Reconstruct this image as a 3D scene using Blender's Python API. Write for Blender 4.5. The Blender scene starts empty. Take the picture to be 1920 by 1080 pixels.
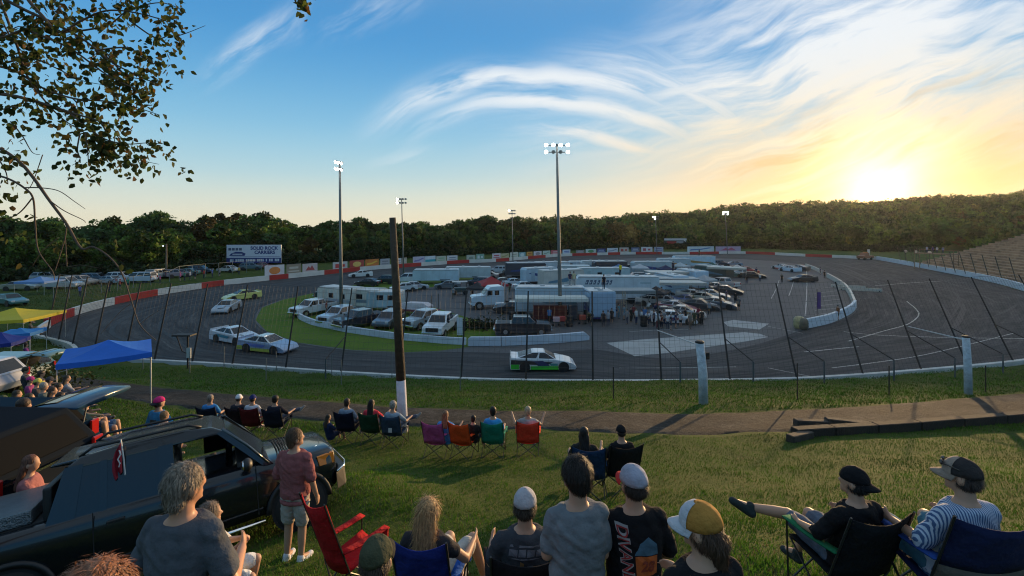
import bpy, bmesh, math, random
import numpy as np
from mathutils import Vector, Matrix, noise as mnoise
random.seed(7); rng=np.random.default_rng(7)
R=math.radians
F=880.0; HZ=425.0; CH=10.8
scene=bpy.context.scene; COL=scene.collection
def P(px,py,z=0.0):
    Y=(CH-z)*F/(py-HZ); return Vector(((px-960)/F*Y,Y,z))
def XP(px,Y): return (px-960)/F*Y
def ZP(py,Y): return CH-(py-HZ)/F*Y
# ---------------------------------------------------------------- materials
_mc={}
def M(col,rough=.6,metal=0.,var=.12,sc=3.,bump=0.,bsc=25.,coat=0.,emit=0.,trans=0.,spec=.5,name='paint'):
    key=(tuple(col),rough,metal,var,sc,bump,bsc,coat,emit,trans,spec)
    if key in _mc: return _mc[key]
    m=bpy.data.materials.new(name); m.use_nodes=True; nt=m.node_tree; n=nt.nodes; l=nt.links
    b=n['Principled BSDF']; b.inputs['Roughness'].default_value=rough; b.inputs['Metallic'].default_value=metal
    b.inputs['Specular IOR Level'].default_value=spec
    if coat: b.inputs['Coat Weight'].default_value=coat; b.inputs['Coat Roughness'].default_value=.05
    c=(col[0],col[1],col[2],1)
    tc=n.new('ShaderNodeTexCoord')
    if var>0:
        no=n.new('ShaderNodeTexNoise'); no.inputs['Scale'].default_value=sc; no.inputs['Detail'].default_value=5; no.inputs['Roughness'].default_value=.65
        l.new(tc.outputs['Object'],no.inputs['Vector'])
        mx=n.new('ShaderNodeMix'); mx.data_type='RGBA'
        mr=n.new('ShaderNodeMapRange'); mr.inputs[1].default_value=.3; mr.inputs[2].default_value=.7
        l.new(no.outputs['Fac'],mr.inputs[0]); l.new(mr.outputs[0],mx.inputs[0])
        mx.inputs[6].default_value=tuple(x*(1-var) for x in col)+(1,); mx.inputs[7].default_value=tuple(min(1,x*(1+var)) for x in col)+(1,)
        l.new(mx.outputs[2],b.inputs['Base Color'])
    else: b.inputs['Base Color'].default_value=c
    if bump>0:
        nb=n.new('ShaderNodeTexNoise'); nb.inputs['Scale'].default_value=bsc; nb.inputs['Detail'].default_value=4
        l.new(tc.outputs['Object'],nb.inputs['Vector'])
        bp=n.new('ShaderNodeBump'); bp.inputs['Strength'].default_value=bump; bp.inputs['Distance'].default_value=.05
        l.new(nb.outputs['Fac'],bp.inputs['Height']); l.new(bp.outputs[0],b.inputs['Normal'])
    if emit>0:
        b.inputs['Emission Color'].default_value=c; b.inputs['Emission Strength'].default_value=emit
    if trans>0:
        tr=n.new('ShaderNodeBsdfTranslucent'); ms=n.new('ShaderNodeMixShader'); ms.inputs[0].default_value=trans
        tr.inputs[0].default_value=tuple(min(1,x*1.6) for x in col)+(1,)
        l.new(b.outputs[0],ms.inputs[1]); l.new(tr.outputs[0],ms.inputs[2]); l.new(ms.outputs[0],n['Material Output'].inputs[0])
    _mc[key]=m; return m
def Mleaf(name,col,trans=.3,rough=.7):
    """leaf material: colour times a per-leaf tint stored on the mesh"""
    m=bpy.data.materials.new(name); m.use_nodes=True; nt=m.node_tree; n=nt.nodes; l=nt.links
    b=n['Principled BSDF']; b.inputs['Roughness'].default_value=rough; b.inputs['Specular IOR Level'].default_value=.25
    at=n.new('ShaderNodeAttribute'); at.attribute_name='tint'
    mx=n.new('ShaderNodeMix'); mx.data_type='RGBA'; mx.blend_type='MULTIPLY'; mx.inputs[0].default_value=1
    mx.inputs[6].default_value=tuple(col)+(1,); l.new(at.outputs['Color'],mx.inputs[7]); l.new(mx.outputs[2],b.inputs['Base Color'])
    if trans:
        tr=n.new('ShaderNodeBsdfTranslucent'); ms=n.new('ShaderNodeMixShader'); ms.inputs[0].default_value=trans
        l.new(mx.outputs[2],tr.inputs[0]); l.new(b.outputs[0],ms.inputs[1]); l.new(tr.outputs[0],ms.inputs[2]); l.new(ms.outputs[0],n['Material Output'].inputs[0])
    return m
# ---------------------------------------------------------------- mesh builder
def rotm(rx=0,ry=0,rz=0): return Matrix.Rotation(rz,4,'Z')@Matrix.Rotation(ry,4,'Y')@Matrix.Rotation(rx,4,'X')
class MB:
    def __init__(s): s.v=[];s.f=[];s.m=[]
    def add(s,vs,fs,mi=0,X=None):
        o=len(s.v)
        s.v+= [tuple(X@Vector(p)) for p in vs] if X is not None else [tuple(p) for p in vs]
        s.f+=[tuple(i+o for i in f) for f in fs]; s.m+=[mi]*len(fs); return s
    def box(s,c,d,mi=0,X=None,top=(1,1)):
        a,b,h=d[0]/2,d[1]/2,d[2]/2
        vs=[(-a,-b,-h),(a,-b,-h),(a,b,-h),(-a,b,-h),(-a*top[0],-b*top[1],h),(a*top[0],-b*top[1],h),(a*top[0],b*top[1],h),(-a*top[0],b*top[1],h)]
        vs=[(x+c[0],y+c[1],z+c[2]) for x,y,z in vs]
        return s.add(vs,[(3,2,1,0),(4,5,6,7),(0,1,5,4),(1,2,6,5),(2,3,7,6),(3,0,4,7)],mi,X)
    def quad(s,a,b,c,d,mi=0,X=None): return s.add([a,b,c,d],[(0,1,2,3)],mi,X)
    def tube(s,pts,r,mi=0,n=6,X=None,cap=True):
        pts=[Vector(p) for p in pts]; k=len(pts); rs=r if hasattr(r,'__len__') else [r]*k
        vs=[];fs=[]; prev=None
        for i,p in enumerate(pts):
            t=(pts[min(i+1,k-1)]-pts[max(i-1,0)]); t=t.normalized() if t.length>1e-9 else Vector((0,0,1))
            if prev is None:
                u=t.orthogonal().normalized()
            else:
                u=prev-t*prev.dot(t); u=u.normalized() if u.length>1e-6 else t.orthogonal().normalized()
            prev=u; w=t.cross(u)
            for j in range(n):
                a=2*math.pi*j/n; vs.append(p+u*(math.cos(a)*rs[i])+w*(math.sin(a)*rs[i]))
        for i in range(k-1):
            for j in range(n):
                fs.append((i*n+j,i*n+(j+1)%n,(i+1)*n+(j+1)%n,(i+1)*n+j))
        if cap: fs+= [tuple(range(n-1,-1,-1)),tuple((k-1)*n+j for j in range(n))]
        return s.add(vs,fs,mi,X)
    def ell(s,c,r,mi=0,n=8,m=6,X=None,z0=-1,z1=1):
        if not hasattr(r,'__len__'): r=(r,r,r)
        vs=[];fs=[]; t0=math.asin(z0); t1=math.asin(z1)
        for i in range(m+1):
            t=t0+(t1-t0)*i/m
            for j in range(n):
                a=2*math.pi*j/n; vs.append((c[0]+r[0]*math.cos(t)*math.cos(a),c[1]+r[1]*math.cos(t)*math.sin(a),c[2]+r[2]*math.sin(t)))
        for i in range(m):
            for j in range(n): fs.append((i*n+j,i*n+(j+1)%n,(i+1)*n+(j+1)%n,(i+1)*n+j))
        fs+= [tuple(range(n-1,-1,-1)),tuple(m*n+j for j in range(n))]
        return s.add(vs,fs,mi,X)
    def lathe(s,prof,mi=0,n=12,X=None):
        vs=[];fs=[];k=len(prof)
        for r,z in prof:
            for j in range(n):
                a=2*math.pi*j/n; vs.append((r*math.cos(a),r*math.sin(a),z))
        for i in range(k-1):
            for j in range(n): fs.append((i*n+j,i*n+(j+1)%n,(i+1)*n+(j+1)%n,(i+1)*n+j))
        fs+= [tuple(range(n-1,-1,-1)),tuple((k-1)*n+j for j in range(n))]
        return s.add(vs,fs,mi,X)
    def shell(s,prof,w,mi=0,X=None,yc=0):
        """side outline prof [(x,z)] given width; w(x,z)->half width or number"""
        k=len(prof); hw=[(w(x,z) if callable(w) else w) for x,z in prof]
        vs=[(x,yc-h,z) for (x,z),h in zip(prof,hw)]+[(x,yc+h,z) for (x,z),h in zip(prof,hw)]
        fs=[(i,(i+1)%k,k+(i+1)%k,k+i) for i in range(k)]+[tuple(range(k-1,-1,-1)),tuple(range(k,2*k))]
        return s.add(vs,fs,mi,X)
    def loft(s,rings,mi=0,X=None,closed=True,cap=True):
        n=len(rings[0]); vs=[p for r in rings for p in r]; fs=[]
        for i in range(len(rings)-1):
            for j in range(n if closed else n-1): fs.append((i*n+j,i*n+(j+1)%n,(i+1)*n+(j+1)%n,(i+1)*n+j))
        if cap and closed: fs+= [tuple(range(n-1,-1,-1)),tuple((len(rings)-1)*n+j for j in range(n))]
        return s.add(vs,fs,mi,X)
    def mesh(s,name,mats,smooth=False,bevel=0,seg=2,fixn=True,ang=R(35)):
        me=bpy.data.meshes.new(name); me.from_pydata(s.v,[],s.f)
        for m in (mats if isinstance(mats,(list,tuple)) else [mats]): me.materials.append(m)
        me.polygons.foreach_set('material_index',s.m)
        if fixn or bevel:
            bm=bmesh.new(); bm.from_mesh(me)
            if bevel:
                bmesh.ops.recalc_face_normals(bm,faces=bm.faces)
                es=[e for e in bm.edges if len(e.link_faces)==2 and e.calc_face_angle(0)>ang]
                bmesh.ops.bevel(bm,geom=es,offset=bevel,segments=seg,affect='EDGES',profile=.6,clamp_overlap=True)
            bmesh.ops.recalc_face_normals(bm,faces=bm.faces); bm.to_mesh(me); bm.free()
        if smooth: me.polygons.foreach_set('use_smooth',[True]*len(me.polygons))
        me.update(); return me
    def build(s,name,mats,parent=None,**k):
        return link(name,s.mesh(name,mats,**k),parent)
def link(name,me,parent=None):
    o=bpy.data.objects.new(name,me); COL.objects.link(o)
    if parent is not None: o.parent=parent
    return o
def tag(o,label=None,cat=None,group=None,kind=None):
    if label: o['label']=label
    if cat: o['category']=cat
    if group: o['group']=group
    if kind: o['kind']=kind
    return o
def thing(name,label,cat,loc=(0,0,0),rz=0.,group=None,mat=None,sc=1.):
    o=bpy.data.objects.new(name,None); COL.objects.link(o); o.empty_display_size=.3
    if mat is not None: o.matrix_world=mat
    else: o.location=loc; o.rotation_euler=(0,0,rz); o.scale=(sc,sc,sc)
    return tag(o,label,cat,group)
def copy_thing(r,label=None,group=None,loc=None,rz=None,sc=None):
    c=r.copy(); COL.objects.link(c)
    if label: c['label']=label
    if group: c['group']=group
    if loc is not None: c.location=loc
    if rz is not None: c.rotation_euler=(0,0,rz)
    if sc is not None: c.scale=sc if hasattr(sc,'__len__') else (sc,)*3
    for ch in r.children:
        d=ch.copy(); COL.objects.link(d); d.parent=c
        for g in ch.children:
            e=g.copy(); COL.objects.link(e); e.parent=d
    return c
def fastmesh(name,V,Fc,mats,tint=None,smooth=False,uv=None):
    """big mesh from numpy; V (n,3), Fc (m,k) all faces with k corners"""
    me=bpy.data.meshes.new(name); n=len(V); m,k=Fc.shape
    me.vertices.add(n); me.vertices.foreach_set('co',np.ascontiguousarray(V,dtype=np.float32).ravel())
    me.loops.add(m*k); me.loops.foreach_set('vertex_index',np.ascontiguousarray(Fc,dtype=np.int32).ravel())
    me.polygons.add(m); me.polygons.foreach_set('loop_start',np.arange(0,m*k,k,dtype=np.int32))
    try: me.polygons.foreach_set('loop_total',np.full(m,k,dtype=np.int32))
    except Exception: pass
    for mt in (mats if isinstance(mats,(list,tuple)) else [mats]): me.materials.append(mt)
    if smooth: me.polygons.foreach_set('use_smooth',np.ones(m,dtype=bool))
    if tint is not None:
        a=me.attributes.new('tint','FLOAT_COLOR','FACE'); T=np.c_[tint,np.ones(len(tint))].astype(np.float32); a.data.foreach_set('color',T.ravel())
    if uv is not None:
        u=me.uv_layers.new(name='UVMap'); u.data.foreach_set('uv',np.ascontiguousarray(uv,dtype=np.float32).ravel())
    me.update(calc_edges=True); me.validate(); return me
# ---------------------------------------------------------------- track plan
def catmull(pts,n=8,closed=True):
    pts=[np.array(p,float) for p in pts]; out=[]; k=len(pts)
    for i in range(k if closed else k-1):
        g=lambda j: pts[j%k] if closed else pts[min(max(j,0),k-1)]
        p0,p1,p2,p3=g(i-1),g(i),g(i+1),g(i+2)
        for t in np.arange(n)/n:
            out.append(.5*((2*p1)+(-p0+p2)*t+(2*p0-5*p1+4*p2-p3)*t*t+(-p0+3*p1-3*p2+p3)*t**3))
    if not closed: out.append(pts[-1])
    return np.array(out)
WALLPX=[(90,614),(140,592),(215,571),(296,554),(378,541),(420,535),(502,526),(541,522),(608,515),(675,508),(735,503),(860,494),(930,491),(1023,483),(1073,480),(1192,477),(1293,477),(1398,476),(1510,481),(1605,485),(1643,487),(1740,505),(1850,527),(1920,546)]
OUT=[P(*p)[:2] for p in WALLPX]
near=[(2040,655),(1920,672),(1850,680),(1700,693),(1560,703),(1440,708),(1200,711),(1000,710),(850,706),(640,695),(420,680),(240,670),(160,661)]
NEARW=[P(x,y,.8)[:2] for x,y in near]
OUT=OUT+[(85,70),(72,56),(56,44)]+[tuple(p) for p in NEARW]+[(-38,40.5),(-45,44.5)]
OUTER=catmull(OUT,6)
def seg_dist(Q,poly):
    A=poly; B=np.roll(poly,-1,0); d=np.full(len(Q),1e9)
    for a,b in zip(A,B):
        ab=b-a; t=np.clip(((Q-a)@ab)/(ab@ab+1e-12),0,1); dd=np.hypot(*(Q-(a+t[:,None]*ab)).T); d=np.minimum(d,dd)
    return d
def inside(Q,poly):
    x,y=Q[:,0],Q[:,1]; r=np.zeros(len(Q),bool); A=poly; B=np.roll(poly,-1,0)
    for (x1,y1),(x2,y2) in zip(A,B):
        c=((y1>y)!=(y2>y)); 
        with np.errstate(divide='ignore',invalid='ignore'): xi=(x2-x1)*(y-y1)/(y2-y1+1e-15)+x1
        r^=c&(x<xi)
    return r
prY=[-20,0,3,6.15,10.6,12.9,16,20,25,29.5,31,2000]; prZ=[-.2,-2.45,-3.4,-4.4,-5.65,-6.3,-7.0,-7.6,-8.8,-9.75,-10.0,-10.0]
SKY=[(-900,405),(0,409),(160,415),(240,410),(330,406),(400,400),(480,392),(540,416),(650,412),(700,418),(830,415),(900,414),(1000,416),(1060,408),(1140,412),(1200,402),(1290,399),(1370,386),(1440,383),(1560,379),(1648,380),(1700,375),(1760,368),(1850,370),(1920,362),(2100,352),(2800,340)]
skx=[a for a,b in SKY]; sky=[b for a,b in SKY]
def crest(px): return np.interp(px,[900,1050,1250,1450,1650,2000,2800],[215,300,360,420,430,400,380])
def wood0(px): return np.interp(px,[-900,0,300,400,440,540,600,900,1100,1400,1650,1800,2000,2800],[100,90,98,116,124,130,134,170,205,218,190,190,190,190])
TRUCK=(-5.13,7.22,.573,.13,-.15,-.306,.952)
def sm(x,a,b):
    t=np.clip((x-a)/(b-a),0,1); return t*t*(3-2*t)
def terrain(X,Y):
    X=np.atleast_1d(np.asarray(X,float)); Y=np.atleast_1d(np.asarray(Y,float)); Q=np.c_[X,Y]
    z=CH+np.interp(Y,prY,prZ)
    z+=.38*sm(X,.8,3.2)*(1-sm(Y,5.5,9))
    # level pad where the pickup is parked
    x0,y0,h,gy_,gx_,dz,s_=TRUCK; zt=CH+np.interp(y0,prY,prZ)+dz
    fx,fy=math.cos(h),math.sin(h); u=(X-x0)*fx+(Y-y0)*fy; v=-(X-x0)*fy+(Y-y0)*fx
    w=(1-sm(np.abs(u),2.6,4.6))*(1-sm(np.abs(v),.9,2.1)); z=z*(1-w)+(zt-gy_*(Y-y0)-gx_*(X-x0))*w
    # hills beyond the track
    Ys=np.maximum(Y,1.); px=960+F*X/Ys; c=crest(px); w0=wood0(px)
    zc=np.where(px>980,CH+(HZ-np.interp(px,skx,sky))/F*c-9.5,1.5); zc=np.where(px<=980,2.5,zc)
    t=sm(Ys,w0+8,c); z=np.where(Y>60,z+(zc-.8)*t,z)
    return z
def ground(x,y):
    return float(terrain(x,y)[0])
def terrain_cut(X,Y):
    z=terrain(X,Y); Q=np.c_[X,Y]; ins=inside(Q,OUTER); d=seg_dist(Q,OUTER); d=np.where(ins,-d,d)
    far=np.where(Y>44,9.,.75); k=sm(d,np.where(Y>44,.5,.25),far)
    return np.where(z>-.08, z*k+(-.25)*(1-k), z)
# ---------------------------------------------------------------- render, camera, light, sky
cam=bpy.data.cameras.new('camera'); co=bpy.data.objects.new('camera',cam); COL.objects.link(co); scene.camera=co
co.location=(0,0,CH); co.rotation_euler=(R(90),0,0); cam.sensor_width=36; cam.lens=F/1920*36; cam.shift_y=-(540-HZ)/1920; cam.clip_end=4000; cam.clip_start=.05
scene.view_settings.view_transform='Standard'; scene.view_settings.look='None'; scene.view_settings.gamma=1
EXPO=0.55
scene.view_settings.exposure=EXPO
scene.cycles.use_denoising=True; scene.cycles.filter_width=1.1
try: scene.cycles.denoiser='OPENIMAGEDENOISE'
except Exception: pass
scene.cycles.max_bounces=6; scene.cycles.diffuse_bounces=3; scene.cycles.glossy_bounces=3; scene.cycles.transparent_max_bounces=8
scene.cycles.sample_clamp_indirect=6
SAZ=math.atan2(1648-960,F); SEL=R(3.65)
sund=Vector((math.sin(SAZ)*math.cos(SEL),math.cos(SAZ)*math.cos(SEL),math.sin(SEL)))
sl=bpy.data.lights.new('sun','SUN'); sl.energy=4.6; sl.angle=R(.5); sl.color=(1,.64,.30); so=bpy.data.objects.new('sun',sl); COL.objects.link(so)
so.rotation_euler=sund.to_track_quat('Z','Y').to_euler()
w=bpy.data.worlds.new('World'); scene.world=w; w.use_nodes=True; nt=w.node_tree; N=nt.nodes; Lk=nt.links
bg=N['Background']
def nd(t,**k):
    n=N.new(t)
    for a,b in k.items(): setattr(n,a,b)
    return n
def inp(s,v):
    if isinstance(v,(int,float)): s.default_value=v
    elif isinstance(v,(tuple,list)): s.default_value=v
    else: Lk.new(v,s)
def mth(op,a,b=None,c=None,clamp=False):
    n=nd('ShaderNodeMath',operation=op); n.use_clamp=clamp; inp(n.inputs[0],a)
    if b is not None: inp(n.inputs[1],b)
    if c is not None: inp(n.inputs[2],c)
    return n.outputs[0]
def mrg(v,a,b,c=0.,d=1.,smooth=True):
    n=nd('ShaderNodeMapRange'); n.interpolation_type='SMOOTHSTEP' if smooth else 'LINEAR'; inp(n.inputs[0],v)
    for i,x in enumerate((a,b,c,d)): inp(n.inputs[i+1],x)
    return n.outputs[0]
def mixc(f,a,b,blend='MIX'):
    n=nd('ShaderNodeMix',data_type='RGBA',blend_type=blend); inp(n.inputs[0],f); inp(n.inputs[6],a); inp(n.inputs[7],b); return n.outputs[2]
def comb(x,y,z=0.):
    n=nd('ShaderNodeCombineXYZ'); inp(n.inputs[0],x); inp(n.inputs[1],y); inp(n.inputs[2],z); return n.outputs[0]
def nse(v,scale,detail=6,rough=.6,dist=0.):
    n=nd('ShaderNodeTexNoise'); inp(n.inputs['Vector'],v); n.inputs['Scale'].default_value=scale; n.inputs['Detail'].default_value=detail; n.inputs['Roughness'].default_value=rough; n.inputs['Distortion'].default_value=dist
    return n.outputs['Fac']
st=nd('ShaderNodeTexSky'); st.sky_type='NISHITA'; st.sun_disc=False; st.sun_elevation=SEL; st.sun_rotation=SAZ; st.altitude=200; st.air_density=1.15; st.dust_density=1.2; st.ozone_density=1.6
tc=nd('ShaderNodeTexCoord'); sp=nd('ShaderNodeSeparateXYZ'); Lk.new(tc.outputs['Generated'],sp.inputs[0])
DX,DY,DZ=sp.outputs
# bearing and height on the sky seen from the hill: u = east/north, v = up/north (cloud sheet coordinates)
ysafe=mth('MAXIMUM',mth('ABSOLUTE',DY),.08)
U=mth('DIVIDE',DX,ysafe); V=mth('DIVIDE',DZ,ysafe)
def pu(px): return (px-960)/F
def pv(py): return (HZ-py)/F
def ellmask(px,py,rx,ry,rot=0.,soft=.6):
    a=mth('SUBTRACT',U,pu(px)); b=mth('SUBTRACT',V,pv(py)); c,s=math.cos(rot),math.sin(rot)
    x=mth('DIVIDE',mth('ADD',mth('MULTIPLY',a,c),mth('MULTIPLY',b,s)),rx/F); y=mth('DIVIDE',mth('SUBTRACT',mth('MULTIPLY',b,c),mth('MULTIPLY',a,s)),ry/F)
    d=mth('SQRT',mth('ADD',mth('MULTIPLY',x,x),mth('MULTIPLY',y,y)))
    return mrg(d,1.,1.-soft)
uv=comb(U,V)
wob=nse(uv,2.2,3,.5)
def polar(px,py):
    a=mth('SUBTRACT',U,pu(px)); b=mth('SUBTRACT',V,pv(py))
    r=mth('SQRT',mth('ADD',mth('MULTIPLY',a,a),mth('MULTIPLY',b,b))); t=mth('ARCTAN2',a,b); return r,t
r1,t1=polar(1010,720)
r1w=mth('ADD',r1,mth('MULTIPLY',mth('SUBTRACT',wob,.5),.10))
fine=nse(comb(mth('MULTIPLY',t1,2.2),mth('MULTIPLY',r1w,26.)),1.,7,.62,.35)
def band(rpx,wpx,px,py,rx,ry,lo,hi,rot=0.):
    b=mth('DIVIDE',mth('SUBTRACT',r1w,rpx/F),wpx/F); g=mth('POWER',2.718,mth('MULTIPLY',mth('MULTIPLY',b,b),-1.))
    return mth('MULTIPLY',mth('MULTIPLY',mth('MULTIPLY',g,ellmask(px,py,rx,ry,rot,.75)),mrg(fine,lo,hi)),1.)
a1=band(578,24,990,150,520,170,.26,.58); a2=band(530,20,1090,215,420,150,.28,.6); a3=band(474,16,1150,255,260,110,.28,.66); a4=band(610,60,1340,170,420,190,.2,.72)
def streak(rot,k1,k2,seedz=0.,dist=.4):
    c,s=math.cos(rot),math.sin(rot); x=mth('ADD',mth('MULTIPLY',U,c),mth('MULTIPLY',V,s)); y=mth('SUBTRACT',mth('MULTIPLY',V,c),mth('MULTIPLY',U,s))
    y=mth('ADD',y,mth('MULTIPLY',mth('SUBTRACT',wob,.5),.14))
    return nse(comb(mth('MULTIPLY',x,k1),mth('MULTIPLY',y,k2),seedz),1.,7,.6,dist)
s1=streak(R(24),2.2,9.,1.); s2=streak(R(14),2.5,20.,4.); s3=streak(R(32),5.,22.,7.)
big=mth('MULTIPLY',mth('ADD',mth('MULTIPLY',mrg(U,pu(1150),pu(1650)),.9),mth('MULTIPLY',ellmask(1520,150,420,280,0,.9),.35)),1.)
B=mth('MULTIPLY',big,mrg(mth('ADD',mth('MULTIPLY',s1,.4),mth('ADD',mth('MULTIPLY',s2,.32),mth('MULTIPLY',streak(R(27),3.,34.,15.,.6),.28))),.345,.575))
veil=mth('MULTIPLY',mth('MULTIPLY',ellmask(1330,190,560,210,R(8),.95),mrg(s2,.3,.68)),.62)
low=mth('MULTIPLY',mth('MULTIPLY',mrg(U,pu(1050),pu(1450)),mrg(V,pv(300),pv(350))),mth('MULTIPLY',mrg(s2,.42,.66),.7))
C1=mth('MULTIPLY',mth('MULTIPLY',ellmask(470,85,170,46,R(38),.9),mrg(s3,.38,.72)),.62)
C2=mth('MULTIPLY',mth('MULTIPLY',ellmask(660,35,210,50,R(16),.9),mrg(s3,.4,.74)),.42)
C3=mth('MULTIPLY',mth('MULTIPLY',ellmask(800,300,150,40,R(4),.9),mrg(s2,.46,.7)),.3)
ct=mth('SUBTRACT',mth('SUBTRACT',V,pv(150)),mth('MULTIPLY',mth('SUBTRACT',U,pu(1730)),.40))
con=mth('MULTIPLY',mth('MULTIPLY',mrg(mth('ABSOLUTE',ct),.0045,.001),ellmask(1735,148,130,70,0,.5)),.35)
cl=mth('ADD',mth('MAXIMUM',mth('MAXIMUM',mth('MAXIMUM',a1,a2),mth('MAXIMUM',a3,a4)),mth('MAXIMUM',mth('ADD',B,veil),low)),mth('ADD',mth('ADD',C1,con),mth('ADD',C2,C3)))
cl=mth('MULTIPLY',mth('MINIMUM',cl,1.),mrg(DY,-.1,.25)); cl=mth('MULTIPLY',cl,.92)
dotn=nd('ShaderNodeVectorMath',operation='DOT_PRODUCT'); Lk.new(tc.outputs['Generated'],dotn.inputs[0]); dotn.inputs[1].default_value=tuple(sund)
ang=mth('ARCCOSINE',mth('MINIMUM',dotn.outputs['Value'],.999999))
# clear sky: Nishita, balanced like the photograph's cool white balance
SKYMUL=(1.,1.,1.)
skyc=mixc(1.,st.outputs[0],(.88,1.02,1.2,1),'MULTIPLY')
hs=nd('ShaderNodeHueSaturation'); hs.inputs['Saturation'].default_value=1.08; hs.inputs['Value'].default_value=1.; Lk.new(skyc,hs.inputs['Color']); skyc=hs.outputs[0]
K=10.
el=mth('ARCSINE',DZ)
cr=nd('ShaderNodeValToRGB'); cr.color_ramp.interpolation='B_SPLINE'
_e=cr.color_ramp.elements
_st=[(0.,(.62,.57,.42)),(.05,(.57,.585,.49)),(.13,(.33,.50,.56)),(.25,(.17,.40,.575)),(.42,(.052,.24,.50)),(.56,(.05,.22,.47)),(.78,(.18,.29,.42)),(1.,(.23,.32,.41))]  # upper stops, above the frame, are brightened: unseen overhead glow added as fill light
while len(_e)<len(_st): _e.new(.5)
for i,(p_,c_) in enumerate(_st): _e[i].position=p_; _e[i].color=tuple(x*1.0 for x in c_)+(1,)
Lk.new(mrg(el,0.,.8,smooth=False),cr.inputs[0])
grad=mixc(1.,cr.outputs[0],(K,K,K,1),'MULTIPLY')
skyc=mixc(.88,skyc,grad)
ws=mth('MULTIPLY',mrg(ang,.8,.10),mrg(el,.34,.06))
ccol=mixc(ws,(.60*K,.63*K,.65*K,1),(.64*K,.49*K,.25*K,1))
skyf=mixc(cl,skyc,ccol)
def gl(s,p): return mth('POWER',2.718,mth('MULTIPLY',mth('POWER',mth('DIVIDE',ang,s),p),-1.))
skyf=mixc(mth('MULTIPLY',mth('MULTIPLY',gl(.42,1.5),mrg(el,.24,.03)),.80),skyf,(.68*K,.40*K,.14*K,1))
s5=streak(R(22),2.4,24.,21.,.5); wisp=mth('MULTIPLY',mth('MULTIPLY',mrg(s5,.48,.64),ellmask(1560,260,520,170,R(14),.85)),.55)
skyf=mixc(wisp,skyf,(.68*K,.60*K,.44*K,1))
# brown-grey thin bars of cloud in front of the glow
s4=streak(R(20),2.6,17.,11.,.2); bar=mth('MULTIPLY',mth('MULTIPLY',mrg(s4,.50,.62),ellmask(1640,280,460,140,R(16),.8)),.72)
skyf=mixc(bar,skyf,(.50*K,.34*K,.15*K,1))
# aureole and the sun itself
g1=mixc(mth('MULTIPLY',gl(.30,1.),mrg(el,.20,.01)),(0,0,0,1),(.05*K,.02*K,.0*K,1)); g2=mixc(gl(.052,1.25),(0,0,0,1),(2.3*K,1.65*K,.75*K,1)); g3=mixc(mrg(ang,.016,.011),(0,0,0,1),(9*K,7.5*K,4.5*K,1))
skyf=mixc(1.,mixc(1.,mixc(1.,skyf,g1,'ADD'),g2,'ADD'),g3,'ADD')
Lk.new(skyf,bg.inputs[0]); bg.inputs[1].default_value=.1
w.cycles.sampling_method='MANUAL' if hasattr(w,'cycles') else None
try: w.cycles.sample_map_resolution=1024
except Exception: pass
# ================================================================ SETTING
def matnodes(name):
    m=bpy.data.materials.new(name); m.use_nodes=True; return m,m.node_tree.nodes,m.node_tree.links
def gnoise(n,l,vec,scale,detail=5,rough=.6,dist=0):
    t=n.new('ShaderNodeTexNoise'); t.inputs['Scale'].default_value=scale; t.inputs['Detail'].default_value=detail; t.inputs['Roughness'].default_value=rough; t.inputs['Distortion'].default_value=dist
    if vec is not None: l.new(vec,t.inputs['Vector'])
    return t.outputs['Fac']
def ramp(n,l,fac,stops):
    r=n.new('ShaderNodeValToRGB'); e=r.color_ramp.elements
    while len(e)<len(stops): e.new(.5)
    for i,(p,c) in enumerate(stops): e[i].position=p; e[i].color=tuple(c)+(1,)
    l.new(fac,r.inputs[0]); return r.outputs[0]
def ground_mat(name,stops,sc1,sc2,bump=.5,bsc=8.,rough=.95):
    m,n,l=matnodes(name); b=n['Principled BSDF']; b.inputs['Roughness'].default_value=rough; b.inputs['Specular IOR Level'].default_value=.15
    tc=n.new('ShaderNodeTexCoord'); v=tc.outputs['Object']
    a=gnoise(n,l,v,sc1,6,.65); c=gnoise(n,l,v,sc2,4,.7)
    ad=n.new('ShaderNodeMath'); ad.operation='MULTIPLY_ADD'; l.new(c,ad.inputs[0]); ad.inputs[1].default_value=.5; 
    ml=n.new('ShaderNodeMath'); ml.operation='MULTIPLY'; l.new(a,ml.inputs[0]); ml.inputs[1].default_value=.5; l.new(ml.outputs[0],ad.inputs[2])
    l.new(ramp(n,l,ad.outputs[0],stops),b.inputs['Base Color'])
    nb=gnoise(n,l,v,bsc,5,.7); bp=n.new('ShaderNodeBump'); bp.inputs['Strength'].default_value=bump; bp.inputs['Distance'].default_value=.12; l.new(nb,bp.inputs['Height']); l.new(bp.outputs[0],b.inputs['Normal'])
    return m
GRASS=ground_mat('grass_ground',[(.3,(.014,.024,.004)),(.46,(.042,.07,.010)),(.56,(.07,.09,.016)),(.72,(.10,.085,.04))],.35,6.,.7,14.)
LAWN=ground_mat('infield_grass',[(.3,(.035,.072,.008)),(.46,(.075,.135,.014)),(.58,(.11,.15,.022)),(.75,(.14,.125,.05))],.25,5.,.6,6.)
DIRT=ground_mat('gravel_path',[(.32,(.016,.017,.011)),(.43,(.034,.030,.026)),(.53,(.056,.050,.043)),(.66,(.11,.10,.088))],.55,5.,1.,9.)
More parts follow.
